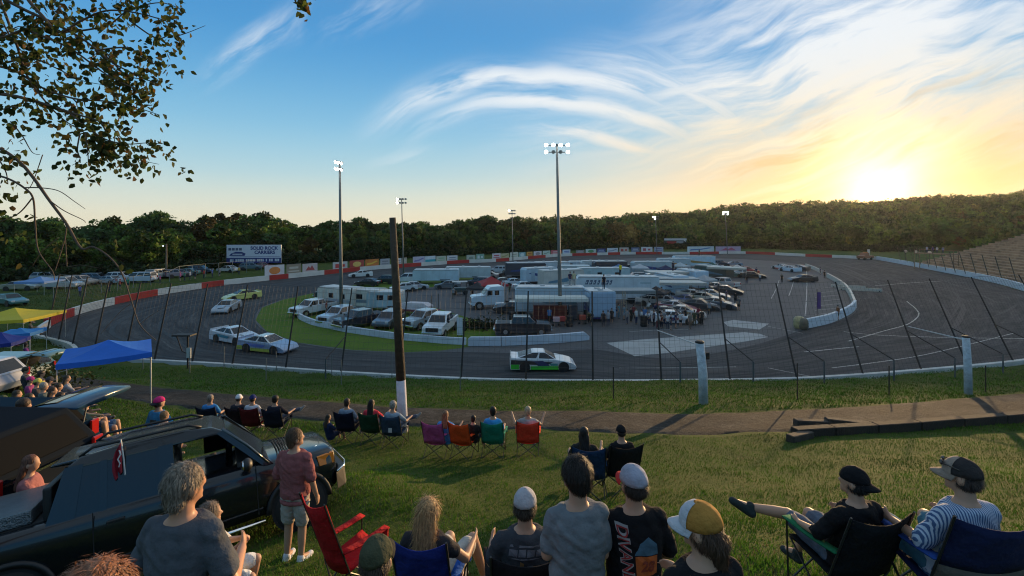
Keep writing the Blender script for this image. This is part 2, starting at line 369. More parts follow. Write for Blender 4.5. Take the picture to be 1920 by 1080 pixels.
# ---- terrain sheet
xs=np.concatenate([np.arange(-900,-64,22.),np.arange(-64,-16,1.6),np.arange(-16,16,.5),np.arange(16,64,1.6),np.arange(64,136,2.),np.arange(136,1101,22.)])
ys=np.concatenate([np.arange(-16,36,.5),np.arange(36,64,1.4),np.arange(64,160,2.),np.arange(160,250,5.),np.arange(250,1300,22.)])
GX,GY=np.meshgrid(xs,ys); gz=terrain_cut(GX.ravel(),GY.ravel())
rough=np.array([mnoise.noise(Vector((x*.8,y*.8,0)))*.05+mnoise.noise(Vector((x*.23,y*.23,5)))*.09 for x,y in zip(GX.ravel(),GY.ravel())])
gz=gz+np.where(gz>.3,rough,0)
nx,ny=len(xs),len(ys); ii=np.arange(nx*ny).reshape(ny,nx)
Fq=np.stack([ii[:-1,:-1],ii[:-1,1:],ii[1:,1:],ii[1:,:-1]],-1).reshape(-1,4)
go=link('ground',fastmesh('ground',np.c_[GX.ravel(),GY.ravel(),gz],Fq,GRASS,smooth=True)); tag(go,kind='structure')
# ---- pavement with a streak map along the racing direction
ASPH,n,l=matnodes('asphalt'); b=n['Principled BSDF']; b.inputs['Roughness'].default_value=.82; b.inputs['Specular IOR Level'].default_value=.14
uvn=n.new('ShaderNodeUVMap'); tcn=n.new('ShaderNodeTexCoord'); mp=n.new('ShaderNodeMapping'); mp.inputs['Scale'].default_value=(.55,9.,1); l.new(uvn.outputs[0],mp.inputs[0])
s_=gnoise(n,l,mp.outputs[0],3.,7,.62,.6); mp2=n.new('ShaderNodeMapping'); mp2.inputs['Scale'].default_value=(1.6,30.,1); l.new(uvn.outputs[0],mp2.inputs[0]); s2_=gnoise(n,l,mp2.outputs[0],2.,6,.6,1.2)
p_=gnoise(n,l,tcn.outputs['Object'],.12,6,.6); g_=gnoise(n,l,tcn.outputs['Object'],7.,3,.7)
def mm(op,a,b_,):
    t=n.new('ShaderNodeMath'); t.operation=op
    for i,x in enumerate((a,b_)):
        if isinstance(x,(int,float)): t.inputs[i].default_value=x
        else: l.new(x,t.inputs[i])
    return t.outputs[0]
f_=mm('ADD',mm('ADD',mm('MULTIPLY',s_,.42),mm('MULTIPLY',s2_,.34)),mm('ADD',mm('MULTIPLY',p_,.16),mm('MULTIPLY',g_,.08)))
l.new(ramp(n,l,f_,[(.34,(.012,.012,.0135)),(.45,(.038,.038,.040)),(.54,(.064,.063,.063)),(.68,(.135,.13,.125))]),b.inputs['Base Color'])
bp=n.new('ShaderNodeBump'); bp.inputs['Strength'].default_value=.25; bp.inputs['Distance'].default_value=.03; l.new(gnoise(n,l,tcn.outputs['Object'],3.,6,.7),bp.inputs['Height']); l.new(bp.outputs[0],b.inputs['Normal'])
PITS=ground_mat('pit_asphalt',[(.3,(.05,.05,.053)),(.46,(.085,.084,.086)),(.58,(.105,.103,.104)),(.75,(.15,.147,.145))],.15,3.,.2,3.,.7)
INPX=[(1108,655),(1000,662),(878,660),(760,661),(660,657),(560,643),(500,622),(478,600),(490,577),(530,562),(600,548),(680,531),(780,512),(900,500),(1050,490),(1200,484),(1330,484),(1440,489),(1520,500),(1570,520),(1595,545),(1607,580),(1570,603),(1512,617),(1400,650),(1250,672)]
INNER=catmull([P(*p)[:2] for p in INPX],6)
def resamp(poly,n,start):
    i0=int(np.argmin(np.hypot(poly[:,0]-start[0],poly[:,1]-start[1]))); p=np.roll(poly,-i0,0)
    ar=.5*np.sum(p[:,0]*np.roll(p[:,1],-1)-np.roll(p[:,0],-1)*p[:,1])
    if ar<0: p=np.r_[p[:1],p[1:][::-1]]
    q=np.r_[p,p[:1]]; s=np.r_[0,np.cumsum(np.hypot(*np.diff(q,axis=0).T))]; t=np.linspace(0,s[-1],n,endpoint=False)
    return np.c_[np.interp(t,s,q[:,0]),np.interp(t,s,q[:,1])],s[-1]
def toward(c,ang,poly):
    d=np.array([math.cos(ang),math.sin(ang)]); best=None
    for a,bb in zip(poly,np.roll(poly,-1,0)):
        e=bb-a; den=d[0]*e[1]-d[1]*e[0]
        if abs(den)<1e-9: continue
        t=((a-c)[0]*e[1]-(a-c)[1]*e[0])/den; u=((a-c)[0]*d[1]-(a-c)[1]*d[0])/den
        if t>0 and 0<=u<1 and (best is None or t<best): best=t
    return c+d*best
CEN=np.array([30.,105.]); NA=360
angs=[2*math.pi*i/NA-math.pi/2 for i in range(NA)]
po=np.array([toward(CEN,a,OUTER) for a in angs]); pi_=np.array([toward(CEN,a,INNER) for a in angs])
NT=6; V=[];UVp=[]
sl_=np.r_[0,np.cumsum(np.hypot(*np.diff(np.r_[po,po[:1]],axis=0).T))]
for j in range(NT+1):
    t=j/NT; pp=pi_*(1-t)+po*t
    V.append(np.c_[pp,np.zeros(NA)])
V=np.concatenate(V); Fq=[];uv=[]
for j in range(NT):
    for i in range(NA):
        k=(i+1)%NA; Fq.append((j*NA+i,j*NA+k,(j+1)*NA+k,(j+1)*NA+i))
        a,c=sl_[i]/12,sl_[i+1]/12; uv+= [(a,j/NT),(c,j/NT),(c,(j+1)/NT),(a,(j+1)/NT)]
tag(link('racetrack',fastmesh('racetrack',V,np.array(Fq)[:,::-1],ASPH,uv=np.array(uv).reshape(-1,4,2)[:,::-1].reshape(-1,2))),kind='structure')
def sheet(name,poly,mat,z,kind='structure'):
    me=bpy.data.meshes.new(name); bm=bmesh.new(); vs=[bm.verts.new((p[0],p[1],z)) for p in poly]; f=bm.faces.new(vs)
    if f.normal.z<0: f.normal_flip()
    bmesh.ops.triangulate(bm,faces=[f]); bm.to_mesh(me); bm.free(); me.materials.append(mat); o=link(name,me)
    if kind: o['kind']=kind
    return o
sheet('pit_pavement',pi_,PITS,.0)
# grass inside the track: the crescent outside the infield wall and the car park behind it
WALLIN=[(553,583),(556,592),(563,600),(587,610),(620,617),(643,622),(687,629),(737,636),(790,641),(837,645),(873,647)]
cres=[(878,651),(820,658),(760,660.5),(660,656),(560,642.5),(500,621.5),(479,600),(491,577),(531,562),(600,547),(640,540),(690,529),(745,519),(790,518),(850,517),(905,516),(905,521),(800,540),(745,547),(720,565),(800,572),(858,590),(925,610),(930,632),(900,632)]
sheet('infield_lawn',[P(*p)[:2] for p in cres],LAWN,.008)
CONC=M((.34,.335,.32),.85,var=.15,sc=.6,bump=.1,name='concrete')
for nm,pg in (('concrete_slab',[(1137,643),(1200,637),(1395,623),(1425,626),(1441,632),(1400,640),(1250,662),(1190,668)]),('concrete_slab',[(1356,604),(1375,600),(1442,607),(1424,618),(1365,612)])):
    sheet(nm,[P(*p)[:2] for p in pg],CONC,.009)
WLINE=M((.36,.36,.34),.8,var=.45,sc=2.,name='worn_white_line')
def stripe(name,pts,w,z=.012,mat=None):
    q=catmull([P(*p)[:2] for p in pts],6,False); t=np.gradient(q,axis=0); t/=np.linalg.norm(t,axis=1)[:,None]; nn=np.c_[-t[:,1],t[:,0]]*w/2
    V=np.r_[np.c_[q+nn,np.full(len(q),z)],np.c_[q-nn,np.full(len(q),z)]]; k=len(q)
    fs=np.array([(i,i+1,k+i+1,k+i) for i in range(k-1)])
    o=link(name,fastmesh(name,V,fs[:,::-1],mat or WLINE)); o['kind']='structure'; return o
for pts,w in (([(1440,612),(1505,625)],.08),([(1582,622),(1640,628),(1740,632),(1840,634),(1920,635)],.16),([(1508,660),(1560,655),(1610,650)],.16),([(1560,690),(1640,680),(1720,668),(1800,650),(1900,625)],.12),
    ([(1700,565),(1718,580),(1722,592),(1702,608),(1660,620),(1590,640)],.14),([(1640,536),(1700,531),(1765,527)],.2),([(1510,592),(1512,560),(1513,527),(1512,505)],.14),([(1479,555),(1486,535),(1490,520)],.12),([(1446,560),(1456,540),(1461,525)],.12),
    ([(1160,690),(1260,690),(1380,688)],.1),([(1180,622),(1235,619),(1290,618)],.1),([(1440,690),(1520,706)],.1)):
    stripe('track_marking',pts,w)
# rubbered groove: dark tyre marks along the racing line
TM=[M((.017,.017,.018),.7,var=.5,sc=1.2,name='rubber_mark'),M((.030,.030,.031),.75,var=.5,sc=1.2,name='faint_rubber_mark')]
_tr=random.Random(31)
for k in range(46):
    t0=_tr.uniform(.14,.86); a0=_tr.randrange(NA); ln=_tr.randint(14,70); dr=_tr.uniform(-.14,.14)
    q=np.array([pi_[(a0+i)%NA]*(1-t0-dr*i/ln)+po[(a0+i)%NA]*(t0+dr*i/ln) for i in range(ln)])
    tg=np.gradient(q,axis=0); tg/=np.linalg.norm(tg,axis=1)[:,None]; w_=np.sin(np.linspace(0,math.pi,ln))[:,None]**.5*_tr.uniform(.10,.34); nn=np.c_[-tg[:,1],tg[:,0]]*w_
    V=np.r_[np.c_[q+nn,np.full(ln,.0035+k*.00012)],np.c_[q-nn,np.full(ln,.0035+k*.00012)]]; fs=np.array([(i,i+1,ln+i+1,ln+i) for i in range(ln-1)])
    tag(link('tyre_mark',fastmesh('tyre_mark',V,fs[:,::-1],TM[k%2])),kind='structure')
# barred pit stall marks
for k in range(7): stripe('track_marking',[(1528,590-k*8),(1580-k*1.5,585-k*8)],.1)
# ---- dirt path below the spectators
up=[(-60,664),(60,683),(150,703),(240,716),(420,737),(600,751),(760,761),(1000,768),(1200,771),(1450,769),(1700,756),(1920,736),(2060,722)]
lo=[(-60,700),(60,722),(200,747),(370,771),(560,791),(700,801),(850,806),(1000,811),(1100,815),(1300,817),(1480,815),(1700,803),(1920,786),(2060,770)]
def onslope(px,py):
    for Y in np.arange(60,2,-.02):
        if ZP(py,Y)>=ground(XP(px,Y),Y): return XP(px,Y),Y
    return XP(px,3),3.
def even(pts,n=110):
    q=catmull(pts,8,False); s=np.r_[0,np.cumsum(np.hypot(*np.diff(q,axis=0).T))]; t=np.linspace(0,s[-1],n); return np.c_[np.interp(t,s,q[:,0]),np.interp(t,s,q[:,1])]
UPp=even([onslope(*p) for p in up]); LOp=even([onslope(*p) for p in lo])
rows=9; V=[]
for j in range(rows):
    t=j/(rows-1); q=UPp*(1-t)+LOp*t
    jit=.18*np.array([mnoise.noise(Vector((i*.35,j*3.,2))) for i in range(len(q))]) if j in (0,rows-1) else 0
    q=q+np.c_[np.zeros(len(q)),np.zeros(len(q))+jit]
    V.append(np.c_[q,terrain(q[:,0],q[:,1])+(.05 if 0<j<rows-1 else -.12)])
k=len(UPp); V=np.concatenate(V); ii=np.arange(len(V)).reshape(rows,k)
Fq=np.stack([ii[:-1,:-1],ii[:-1,1:],ii[1:,1:],ii[1:,:-1]],-1).reshape(-1,4)
V[:,2]+=np.array([mnoise.noise(Vector((x*1.3,y*1.3,9)))*.03+mnoise.noise(Vector((x*.23,y*.23,5)))*.09 for x,y in V[:,:2]])
tag(link('path',fastmesh('path',V,Fq,DIRT,smooth=True)),kind='structure')
PATH=np.r_[UPp,LOp[::-1]]
# ---- grass blades
GB=Mleaf('grass_blade',(1,1,1),.25,.8)
def blades(name,Q,h,w,base,spread=.5):
    n=len(Q); a=rng.uniform(0,2*math.pi,n); hh=h*rng.uniform(.5,1.4,n); ww=w*rng.uniform(.7,1.3,n); la=rng.uniform(0,2*math.pi,n); ln=hh*rng.uniform(.1,spread*1.6,n)
    z=terrain_cut(Q[:,0],Q[:,1]); z=z+np.array([mnoise.noise(Vector((x*.8,y*.8,0)))*.05+mnoise.noise(Vector((x*.23,y*.23,5)))*.09 for x,y in Q])-.02
    c,s=np.cos(a)*ww,np.sin(a)*ww
    V=np.empty((n,3,3)); V[:,0]=np.c_[Q[:,0]-c,Q[:,1]-s,z]; V[:,1]=np.c_[Q[:,0]+c,Q[:,1]+s,z]; V[:,2]=np.c_[Q[:,0]+np.cos(la)*ln,Q[:,1]+np.sin(la)*ln,z+hh]
    pat=np.array([mnoise.noise(Vector((x*.55,y*.55,3)))+.7*mnoise.noise(Vector((x*2.3,y*2.3,8))) for x,y in Q]); bare=np.array([mnoise.noise(Vector((x*.33+7,y*.45,13)))+.5*mnoise.noise(Vector((x*1.7,y*1.7,4))) for x,y in Q])
    T=np.array(base)[None]*(1+.6*np.clip(pat,-1,1)[:,None])*np.where(rng.random((n,1))<.25,np.array([[1.2,1.2,1.]]),1.)*rng.uniform(.65,1.35,(n,1)); dry=(rng.random(n)<.06+.45*np.clip(bare-.3,0,1)); hh=hh*np.where(bare>.35,.75,1.); V[:,2,2]=z+hh
    T[dry]=np.array([.17,.13,.05])*rng.uniform(.6,1.2,(dry.sum(),1))
    me=fastmesh(name,V.reshape(-1,3),np.arange(3*n).reshape(-1,3),GB,tint=T)
    return tag(link(name,me),kind='stuff')
def scatter(n,y0,y1,pw,mx=1.2):
    Y=y0+(y1-y0)*rng.random(n)**pw; X=rng.uniform(-1,1,n)*(Y*1.09*mx+.4); return np.c_[X,Y]
Q=scatter(270000,2.2,17.5,1.25,1.03); pad=(np.abs(Q[:,0]+5)<2.2)&(np.abs(Q[:,1]-7)<2.); Q=Q[~(inside(Q,PATH)&(rng.random(len(Q))<.985))]
blades('grass',Q,.062,.0085,(.064,.138,.013))
Q=scatter(120000,16,33.5,1.,1.05); Q=Q[~inside(Q,PATH)&~inside(Q,OUTER)]
blades('grass',Q,.10,.02,(.058,.132,.011))
Q=np.c_[rng.uniform(-75,-30,26000),rng.uniform(30,75,26000)]; Q=Q[~inside(Q,OUTER)&(np.abs(Q[:,0])<1.15*Q[:,1])]
blades('grass',Q,.16,.035,(.055,.08,.015))
# ---- outer wall
WRED=M((.42,.022,.016),.5,var=.18,sc=.5,name='red_wall_paint'); WWHT=M((.62,.585,.53),.55,var=.12,sc=.5,name='white_wall_paint'); WBLU=M((.55,.6,.64),.55,var=.12,sc=.5,name='pale_wall_paint'); DARK=M((.012,.012,.013),.8,name='dark')
def wallstrip(name,pts,h,th,mat,parent,z=0,top=0):
    q=np.array(pts,float); t=np.gradient(q,axis=0); t/=np.linalg.norm(t,axis=1)[:,None]; nn=np.c_[t[:,1],-t[:,0]]
    if ((q+nn-CEN)**2).sum()<((q-nn-CEN)**2).sum(): nn=-nn
    a=q; c=q+nn*th; k=len(q); hs=h if hasattr(h,'__len__') else [h]*k; rings=[[(a[i,0],a[i,1],z),(a[i,0],a[i,1],z+hs[i]),(c[i,0],c[i,1],z+hs[i]),(c[i,0],c[i,1],z)] for i in range(k)]
    return MB().loft(rings).build(name,mat,parent)
bw=thing('racetrack_wall','low concrete wall round the outside of the track, painted in red and white stretches','wall')
segs=[(90,140,'r'),(140,215,'w'),(215,296,'r'),(296,378,'w'),(378,420,'r'),(420,505,'w'),(505,541,'r'),(541,608,'w'),(608,675,'r'),(675,738,'w'),(738,790,'r'),(790,838,'w'),(838,880,'r'),(880,930,'w'),(930,955,'r'),(955,990,'w'),(990,1023,'r'),(1023,1073,'w'),(1073,1120,'r'),(1120,1140,'w'),(1140,1163,'r'),(1163,1192,'w'),(1192,1241,'r'),(1241,1293,'w'),(1293,1348,'r'),(1348,1398,'w'),(1398,1453,'r'),(1453,1510,'w'),(1510,1560,'r'),(1560,1643,'w')]
wp=np.array([P(*p)[:2] for p in WALLPX]); wd=catmull(wp,10,False); wdpx=960+F*wd[:,0]/wd[:,1]
for a,c,col in segs:
    xs_=np.linspace(a,c,max(3,int((c-a)/12)+2)); pts=[(np.interp(x,wdpx,wd[:,0]),np.interp(x,wdpx,wd[:,1])) for x in xs_]
    wallstrip('red_section' if col=='r' else 'white_section',pts,.98,.35,WRED if col=='r' else WWHT,bw)
xs_=np.linspace(1643,1920,30); pts=[(np.interp(x,wdpx,wd[:,0]),np.interp(x,wdpx,wd[:,1])) for x in xs_]+[(83.5,72),(78,62)]
wallstrip('white_section',pts,1.15,.4,WBLU,bw)
nw=catmull([tuple(p) for p in NEARW]+[(-38,40.5),(-45,44.5),(-49.6,50.5)],8,False)
TOPW=M((.5,.49,.46),.7,var=.2,sc=.6,name='near_wall_concrete')
tag(wallstrip('near_wall',nw,.85,.3,TOPW,None,z=-.05),'thin grey concrete retaining wall edging the grass along the near side of the track','wall')
# infield walls
IW=M((.5,.54,.6),.55,var=.15,sc=.8,name='infield_wall_paint')
q=catmull([P(*p)[:2] for p in WALLIN],5,False)
tag(wallstrip('infield_wall',q,.62,-.25,IW,None),'long curved white wall round the end of the infield car park','wall')
q=catmull([P(*p)[:2] for p in [(556,583),(575,574),(600,561),(640,548)]],5,False)
tag(wallstrip('guard_rail',q,.4,.08,M((.45,.45,.3),.6),None),'thin pale rail behind the parked pickups at the edge of the lawn','rail')
for k,(a,c) in enumerate((((877,648),(940,648)),((940,648),(988,646)),((988,646),(1053,642)),((1053,642),(1104,637)))):
    A=P(*a);B=P(*c); d=(B-A); m=Matrix.Translation((A+B)/2)@Matrix.Rotation(math.atan2(d.y,d.x),4,'Z')
    t=thing('concrete_barrier',['pale concrete barrier block with a sloped left end at the infield opening','pale concrete barrier block in front of the rear half of the black pickup','pale concrete barrier block in front of the nose of the black pickup','pale concrete barrier block with its right end cut low'][k],'barrier',mat=m,group='concrete barrier blocks in front of the black pickup')
    L=d.length/2-.015; MB().shell([(-L,0),(L,0),(L,.35 if k==3 else .8),(L-.5 if k==3 else L,.8),(-L+.25 if k==0 else -L,.8),(-L,.6 if k==0 else .8)],.16).build('block',IW,t,bevel=.02,seg=1)
# pit wall on the right with barrels
pw=[(1514,616),(1560,605),(1596,588),(1606,577)]
q=catmull([P(*p)[:2] for p in pw],5,False); tag(wallstrip('pit_wall',q,1.0,-.3,M((.58,.63,.68),.5,var=.1),None),'bright white pit wall curving from the yellow barrels to the turn','wall')
q=catmull([P(*p)[:2] for p in [(1606,577),(1592,548),(1575,533),(1553,520)]],5,False); tag(wallstrip('pit_wall',q,.9,-.3,M((.55,.5,.42),.5,var=.1),None),'white pit wall running away from the curved end toward the far turn','wall')
q=catmull([P(*p)[:2] for p in [(1540,512),(1526,505),(1512,500)]],5,False); tag(wallstrip('pit_wall',q,.8,-.3,M((.55,.5,.42),.5,var=.1),None),'short far stretch of white pit wall beside the parked race cars','wall')
def barrel(px,py,col,label,h=1.25,r=.55):
    t=thing('water_barrel',label,'barrel',P(px,py),group='barrels at the end of the pit wall'); MB().lathe([(r*.72,0),(r*.95,h*.12),(r*1.08,h*.33),(r*1.04,h*.48),(r*1.08,h*.6),(r*.98,h*.82),(r*.75,h*.97),(r*.6,h)],n=20).build('drum',M(col,.5,var=.3,sc=2.),t,smooth=False)
    MB().lathe([(r*.58,h),(r*.5,h+.04),(.05,h+.05)],n=16).build('lid',M(tuple(x*.8 for x in col),.5),t)
barrel(1499,616,(.36,.30,.14),'big weathered yellow barrel at the near end of the pit wall'); barrel(1507,618,(.10,.09,.06),'dark barrel tucked between the yellow barrel and the pit wall',1.15,.42)
# ---- distant water / hay bits on the far track edge
for (px,py,lx,lab) in ((1590,540,5,'white plank barrier lying beyond the pit wall, farther one'),(1612,545,6,'white plank barrier lying beyond the pit wall, nearer one')):
    t=thing('plank_barrier',lab,'barrier',P(px,py),rz=-.5); MB().box((0,0,.25),(lx,.25,.5)).build('plank',M((.5,.45,.38),.6),t)
    MB().box((lx/2-.4,0,.1),(.1,.6,.2)).build('foot',DARK,t); MB().box((-lx/2+.4,0,.1),(.1,.6,.2)).build('foot',DARK,t)
# ================================================================ TREES
BARK=M((.06,.047,.036),.9,var=.3,sc=5.,bump=.6,bsc=20,name='bark')
LEAFM={}
def crown_cloud(nleaf,rx,rz,zc,nl,seed,leaf=.55):
    r=np.random.default_rng(seed); lob=[]
    for i in range(nl):
        d=r.normal(size=3); d/=np.linalg.norm(d); k=r.uniform(.35,.8); lob.append((d[0]*rx*k,d[1]*rx*k,zc+d[2]*rz*k,rx*r.uniform(.28,.5)))
    lob=np.array(lob); pick=r.integers(0,nl,nleaf); d=r.normal(size=(nleaf,3)); d/=np.linalg.norm(d,axis=1)[:,None]
    rad=r.uniform(.55,1.12,nleaf)**.7; C=lob[pick,:3]+d*(lob[pick,3]*rad)[:,None]*np.array([1,1,.8])
    return C,pick,lob
def leaf_quads(C,size,r):
    n=len(C); a=r.normal(size=(n,3)); a/=np.linalg.norm(a,axis=1)[:,None]; b=np.cross(a,r.normal(size=(n,3))); b/=np.linalg.norm(b,axis=1)[:,None]
    s=size*r.uniform(.5,1.3,(n,1)); a=a*s; b=b*s*.7
    V=np.stack([C-a,C-b*.8+a*.1,C+a,C+b*.8+a*.1],1).reshape(-1,3); return V,np.arange(4*n).reshape(-1,4)
def tree_proto(seed,H,rx,nleaf,col,name,nl=14,trunkfrac=.3,leaf=.5,rzf=.42):
    r=np.random.default_rng(seed); zc=H*(1-rzf); rz=H*rzf
    C,pick,lob=crown_cloud(nleaf,rx,rz*1.0,zc,nl,seed)
    V,Fc=leaf_quads(C,leaf,r); lt=r.uniform(.4,1.8,nl); T=np.array(col)[None]*lt[pick][:,None]*r.uniform(.7,1.3,(len(C),1)); 
    key=name
    if 'leaf' not in LEAFM: LEAFM['leaf']=Mleaf('tree_leaves',(1,1,1),.30)
    cm=fastmesh('crown',V,Fc,LEAFM['leaf'],tint=T)
    mb=MB(); mb.tube([(0,0,-.3),(.05,0,H*.15),(-.05,.08,H*.4),(.1,0,H*.62)],[.26,.2,.14,.06],n=7)
    for i in range(5):
        z=H*r.uniform(.2,.5); p=lob[r.integers(0,nl),:3]; mb.tube([(0,0,z),tuple((np.array((0,0,z))*.5+p*.5)+np.array([0,0,.3])),tuple(p)],[.1,.06,.02],n=5)
    t=thing('tree','x','tree'); link('crown',cm,t); link('trunk',mb.mesh('trunk',BARK,fixn=False),t); t['H']=H
    return t
GRN=[(.050,.092,.016),(.08,.12,.018),(.036,.07,.018),(.10,.125,.022),(.058,.096,.014),(.11,.08,.018)]
protos=[tree_proto(10+i,12,[3.2,3.9,4.4,2.6,3.6,3.0][i],3000,GRN[i],'t%d'%i,nl=[16,22,26,13,30,18][i],rzf=[.42,.40,.36,.46,.40,.44][i],leaf=[.5,.42,.5,.38,.46,.42][i]) for i in range(6)]
used=[0]*6; GT='trees of the dark wood behind the track'
LB=['dark green broadleaf tree in the wood behind the track','yellow green broadleaf tree in the wood behind the track','deep green dense tree in the wood behind the track','pale olive tree in the wood behind the track','mid green tree in the wood behind the track','russet tinged tree turning for autumn in the wood behind the track']
def place(pi,x,y,h,rz,lab=None):
    s=h/12.; t=protos[pi]; z=ground(x,y)-.1
    w_=s*random.uniform(.95,1.35)
    if used[pi]==0: used[pi]=1; o=t; o.location=(x,y,z); o.scale=(w_,w_,s); o.rotation_euler=(0,0,rz); o['label']=lab or LB[pi]; o['group']=GT
    else: o=copy_thing(t,lab or LB[pi],GT,(x,y,z),rz,(w_,w_,s))
    return o
rt=random.Random(5)
for row,(dy,hk,step) in enumerate(((0,.55,34),(9,.75,30),(20,.92,27),(32,1.0,24))):
    px=-160+row*11
    while px<1010+row*15:
        Y=float(wood0(px))+dy+rt.uniform(-3,3); 
        if px>880: Y+= (px-880)*.02*row
        x=XP(px,Y); top=CH+(HZ-(np.interp(px,skx,sky)+rt.uniform(-1,7)+(1-hk)*46))/F*Y
        h=max(4.,(top-ground(x,Y))*rt.uniform(.76,1.2)); pi=rt.choices(range(6),[5,2,5,1.3,4,.35])[0]
        if 395<px<450 and row>1 and rt.random()<.6: pi=5
        place(pi,x,Y,h,rt.uniform(0,6.3))
        px+=step*rt.uniform(.75,1.25)*(1 if px<600 else .75)
# far wooded hills as one mass
def wood_mass():
    r=np.random.default_rng(3); Cs=[];Ts=[];Ss=[]
    n=9000; px=r.uniform(860,2350,n); t=r.random(n)**1.0
    w0=wood0(px)+np.where(px>1000,2,40); c=crest(px)+14; Y=w0+(c-w0)*t; X=(px-960)/F*Y
    keep=np.ones(n,bool)
    # open meadow on the hillside
    top=HZ-(terrain(X,Y)-CH)/Y*F
    keep&=~((px>1222)&(px<1292)&(top>431)&(top<450)); keep&=~((px>985)&(px<1012)&(top>452)&(top<462))
    # thin where dense
    keep&=r.random(n)<.62*np.clip((Y/330)**1.2,.25,1)
    px,X,Y=px[keep],X[keep],Y[keep]; z=terrain(X,Y); m=len(X)
    print('wood crowns',m)
    pal=np.array([(.052,.092,.018),(.08,.118,.02),(.036,.066,.016),(.115,.13,.026),(.11,.075,.02)])
    for i in range(m):
        hh=r.uniform(5,13); rr=r.uniform(2.8,6.2); k=int(120*min(1.6,330/Y[i])); nl=7
        C,pick,_=crown_cloud(k,rr,hh*.42,hh*.58,nl,int(r.integers(1e9)))
        Cs.append(C+np.array([X[i],Y[i],z[i]])); col=pal[r.choice(5,p=[.42,.24,.24,.09,.01])]; 
        if 1150<px[i]<1200 and Y[i]<250: col=pal[4]*1.2
        col=col*r.uniform(.6,1.6)*(1+.5*mnoise.noise(Vector((X[i]*.02,Y[i]*.02,1)))); lt=r.uniform(.45,1.6,nl); Ts.append(col[None]*lt[pick][:,None]*r.uniform(.75,1.25,(k,1)))
    C=np.concatenate(Cs); T=np.concatenate(Ts); V,Fc=leaf_quads(C,.85,r)
    return tag(link('forest',fastmesh('forest',V,Fc,LEAFM['leaf'],tint=T)),kind='stuff')
wood_mass()
# undergrowth along the foot of the wood
def brush_mass():
    r=np.random.default_rng(9); n=1500; px=r.uniform(-150,1750,n); Y=wood0(px)+r.uniform(-6,4,n); X=(px-960)/F*Y; z=terrain(X,Y); Cs=[];Ts=[]
    for i in range(n):
        k=60; C,pick,_=crown_cloud(k,r.uniform(1.2,2.4),r.uniform(1,2.2),r.uniform(.8,1.8),4,int(r.integers(1e9))); Cs.append(C+np.array([X[i],Y[i],z[i]])); Ts.append(np.array([.03,.048,.013])[None]*r.uniform(.5,1.6)*r.uniform(.7,1.3,(k,1)))
    V,Fc=leaf_quads(np.concatenate(Cs),.45,r); return tag(link('undergrowth',fastmesh('undergrowth',V,Fc,LEAFM['leaf'],tint=np.concatenate(Ts))),kind='stuff')
brush_mass()
# hillside meadow
q=[(1224,443),(1228,433),(1245,424),(1285,420),(1290,424),(1262,438),(1240,444)]
# ---- overhanging branch, upper left
LB_=Mleaf('branch_leaves',(1,1,1),.5)
def ob(px,py,Y): return Vector((XP(px,Y),Y,ZP(py,Y)))
tr=thing('overhanging_tree','leafy tree limbs reaching into the upper left corner with brown edged leaves','tree',(-6.2,3.8,ground(-6.2,3.8)))
off=Vector(tr.location); brs=[]
def branch(pts,r0,r1,Y=4.5,leaves=0,dY=0.,sub=0,tw=None):
    q=catmull([tuple(ob(px,py,Y+dY*i)) for i,(px,py) in enumerate(pts)],6,False); q=[Vector(p)-off for p in q]; k=len(q)
    brs.append((q,[r0+(r1-r0)*i/(k-1) for i in range(k)])); return q
LEAFPTS=[]
def leaves_on(q,n,spread=.075,t0=.15):
    for _ in range(n):
        i=random.uniform(t0,1)*(len(q)-1); a=q[int(i)]; p=a+Vector((random.gauss(0,spread),random.gauss(0,spread),random.gauss(-.03,spread)))
        for _k in range(random.randint(4,7)): LEAFPTS.append((p+Vector([random.gauss(0,.034) for _ in range(3)]),a))
limb=[ob(-330,700,4.2)-off,ob(-300,450,4.2)-off,ob(-250,200,4.3)-off,ob(-150,60,4.4)-off]
mbT=MB(); mbT.tube([(0,0,-.3),(.05,.02,1.2),tuple(limb[1]),tuple(limb[2]),tuple(limb[3])],[.17,.15,.11,.08,.04],n=10)
S=[]
S.append((branch([(-150,60),(-40,-10),(60,25),(150,70),(215,120),(300,160)],.022,.004,4.5),34))
S.append((branch([(-150,0),(0,-40),(70,20),(110,60),(150,40),(200,20),(260,25),(330,45)],.02,.004,4.4),32))
S.append((branch([(-60,-60),(75,-20),(130,40),(190,95),(240,150)],.016,.003,4.7),26))
S.append((branch([(-80,90),(0,72),(60,52),(120,60),(200,48),(240,20),(300,5),(345,20)],.014,.003,4.5),30))
S.append((branch([(-100,170),(0,176),(60,188),(130,210),(190,228),(230,238)],.02,.004,4.5),20))
S.append((branch([(-80,110),(20,130),(80,165),(140,185),(200,190),(250,200),(300,216)],.014,.003,4.6),34))
S.append((branch([(60,60),(130,90),(200,140),(250,165),(262,178)],.012,.003,4.4),26))
S.append((branch([(0,0),(30,80),(50,140),(85,190),(120,225),(160,250),(205,285)],.012,.003,4.6),24))
S.append((branch([(130,210),(165,240),(200,262),(240,270),(275,268),(310,270)],.01,.002,4.5),26))
S.append((branch([(190,228),(205,260),(220,290),(260,300),(298,308)],.008,.002,4.5),22))
S.append((branch([(150,250),(145,280),(150,300),(135,310)],.007,.002,4.4),9))
S.append((branch([(160,250),(165,290),(165,310)],.006,.002,4.4),7))
S.append((branch([(180,95),(240,90),(285,118),(325,122)],.009,.002,4.5),14))
S.append((branch([(245,40),(290,70),(315,65),(335,30)],.009,.002,4.5),16))
S.append((branch([(-60,215),(5,205),(25,200),(45,210)],.008,.002,4.3),8))
S.append((branch([(20,228),(42,255),(60,285),(75,290)],.006,.002,4.3),4))
S.append((branch([(-60,100),(0,70),(40,50),(55,95)],.008,.002,4.5),14))
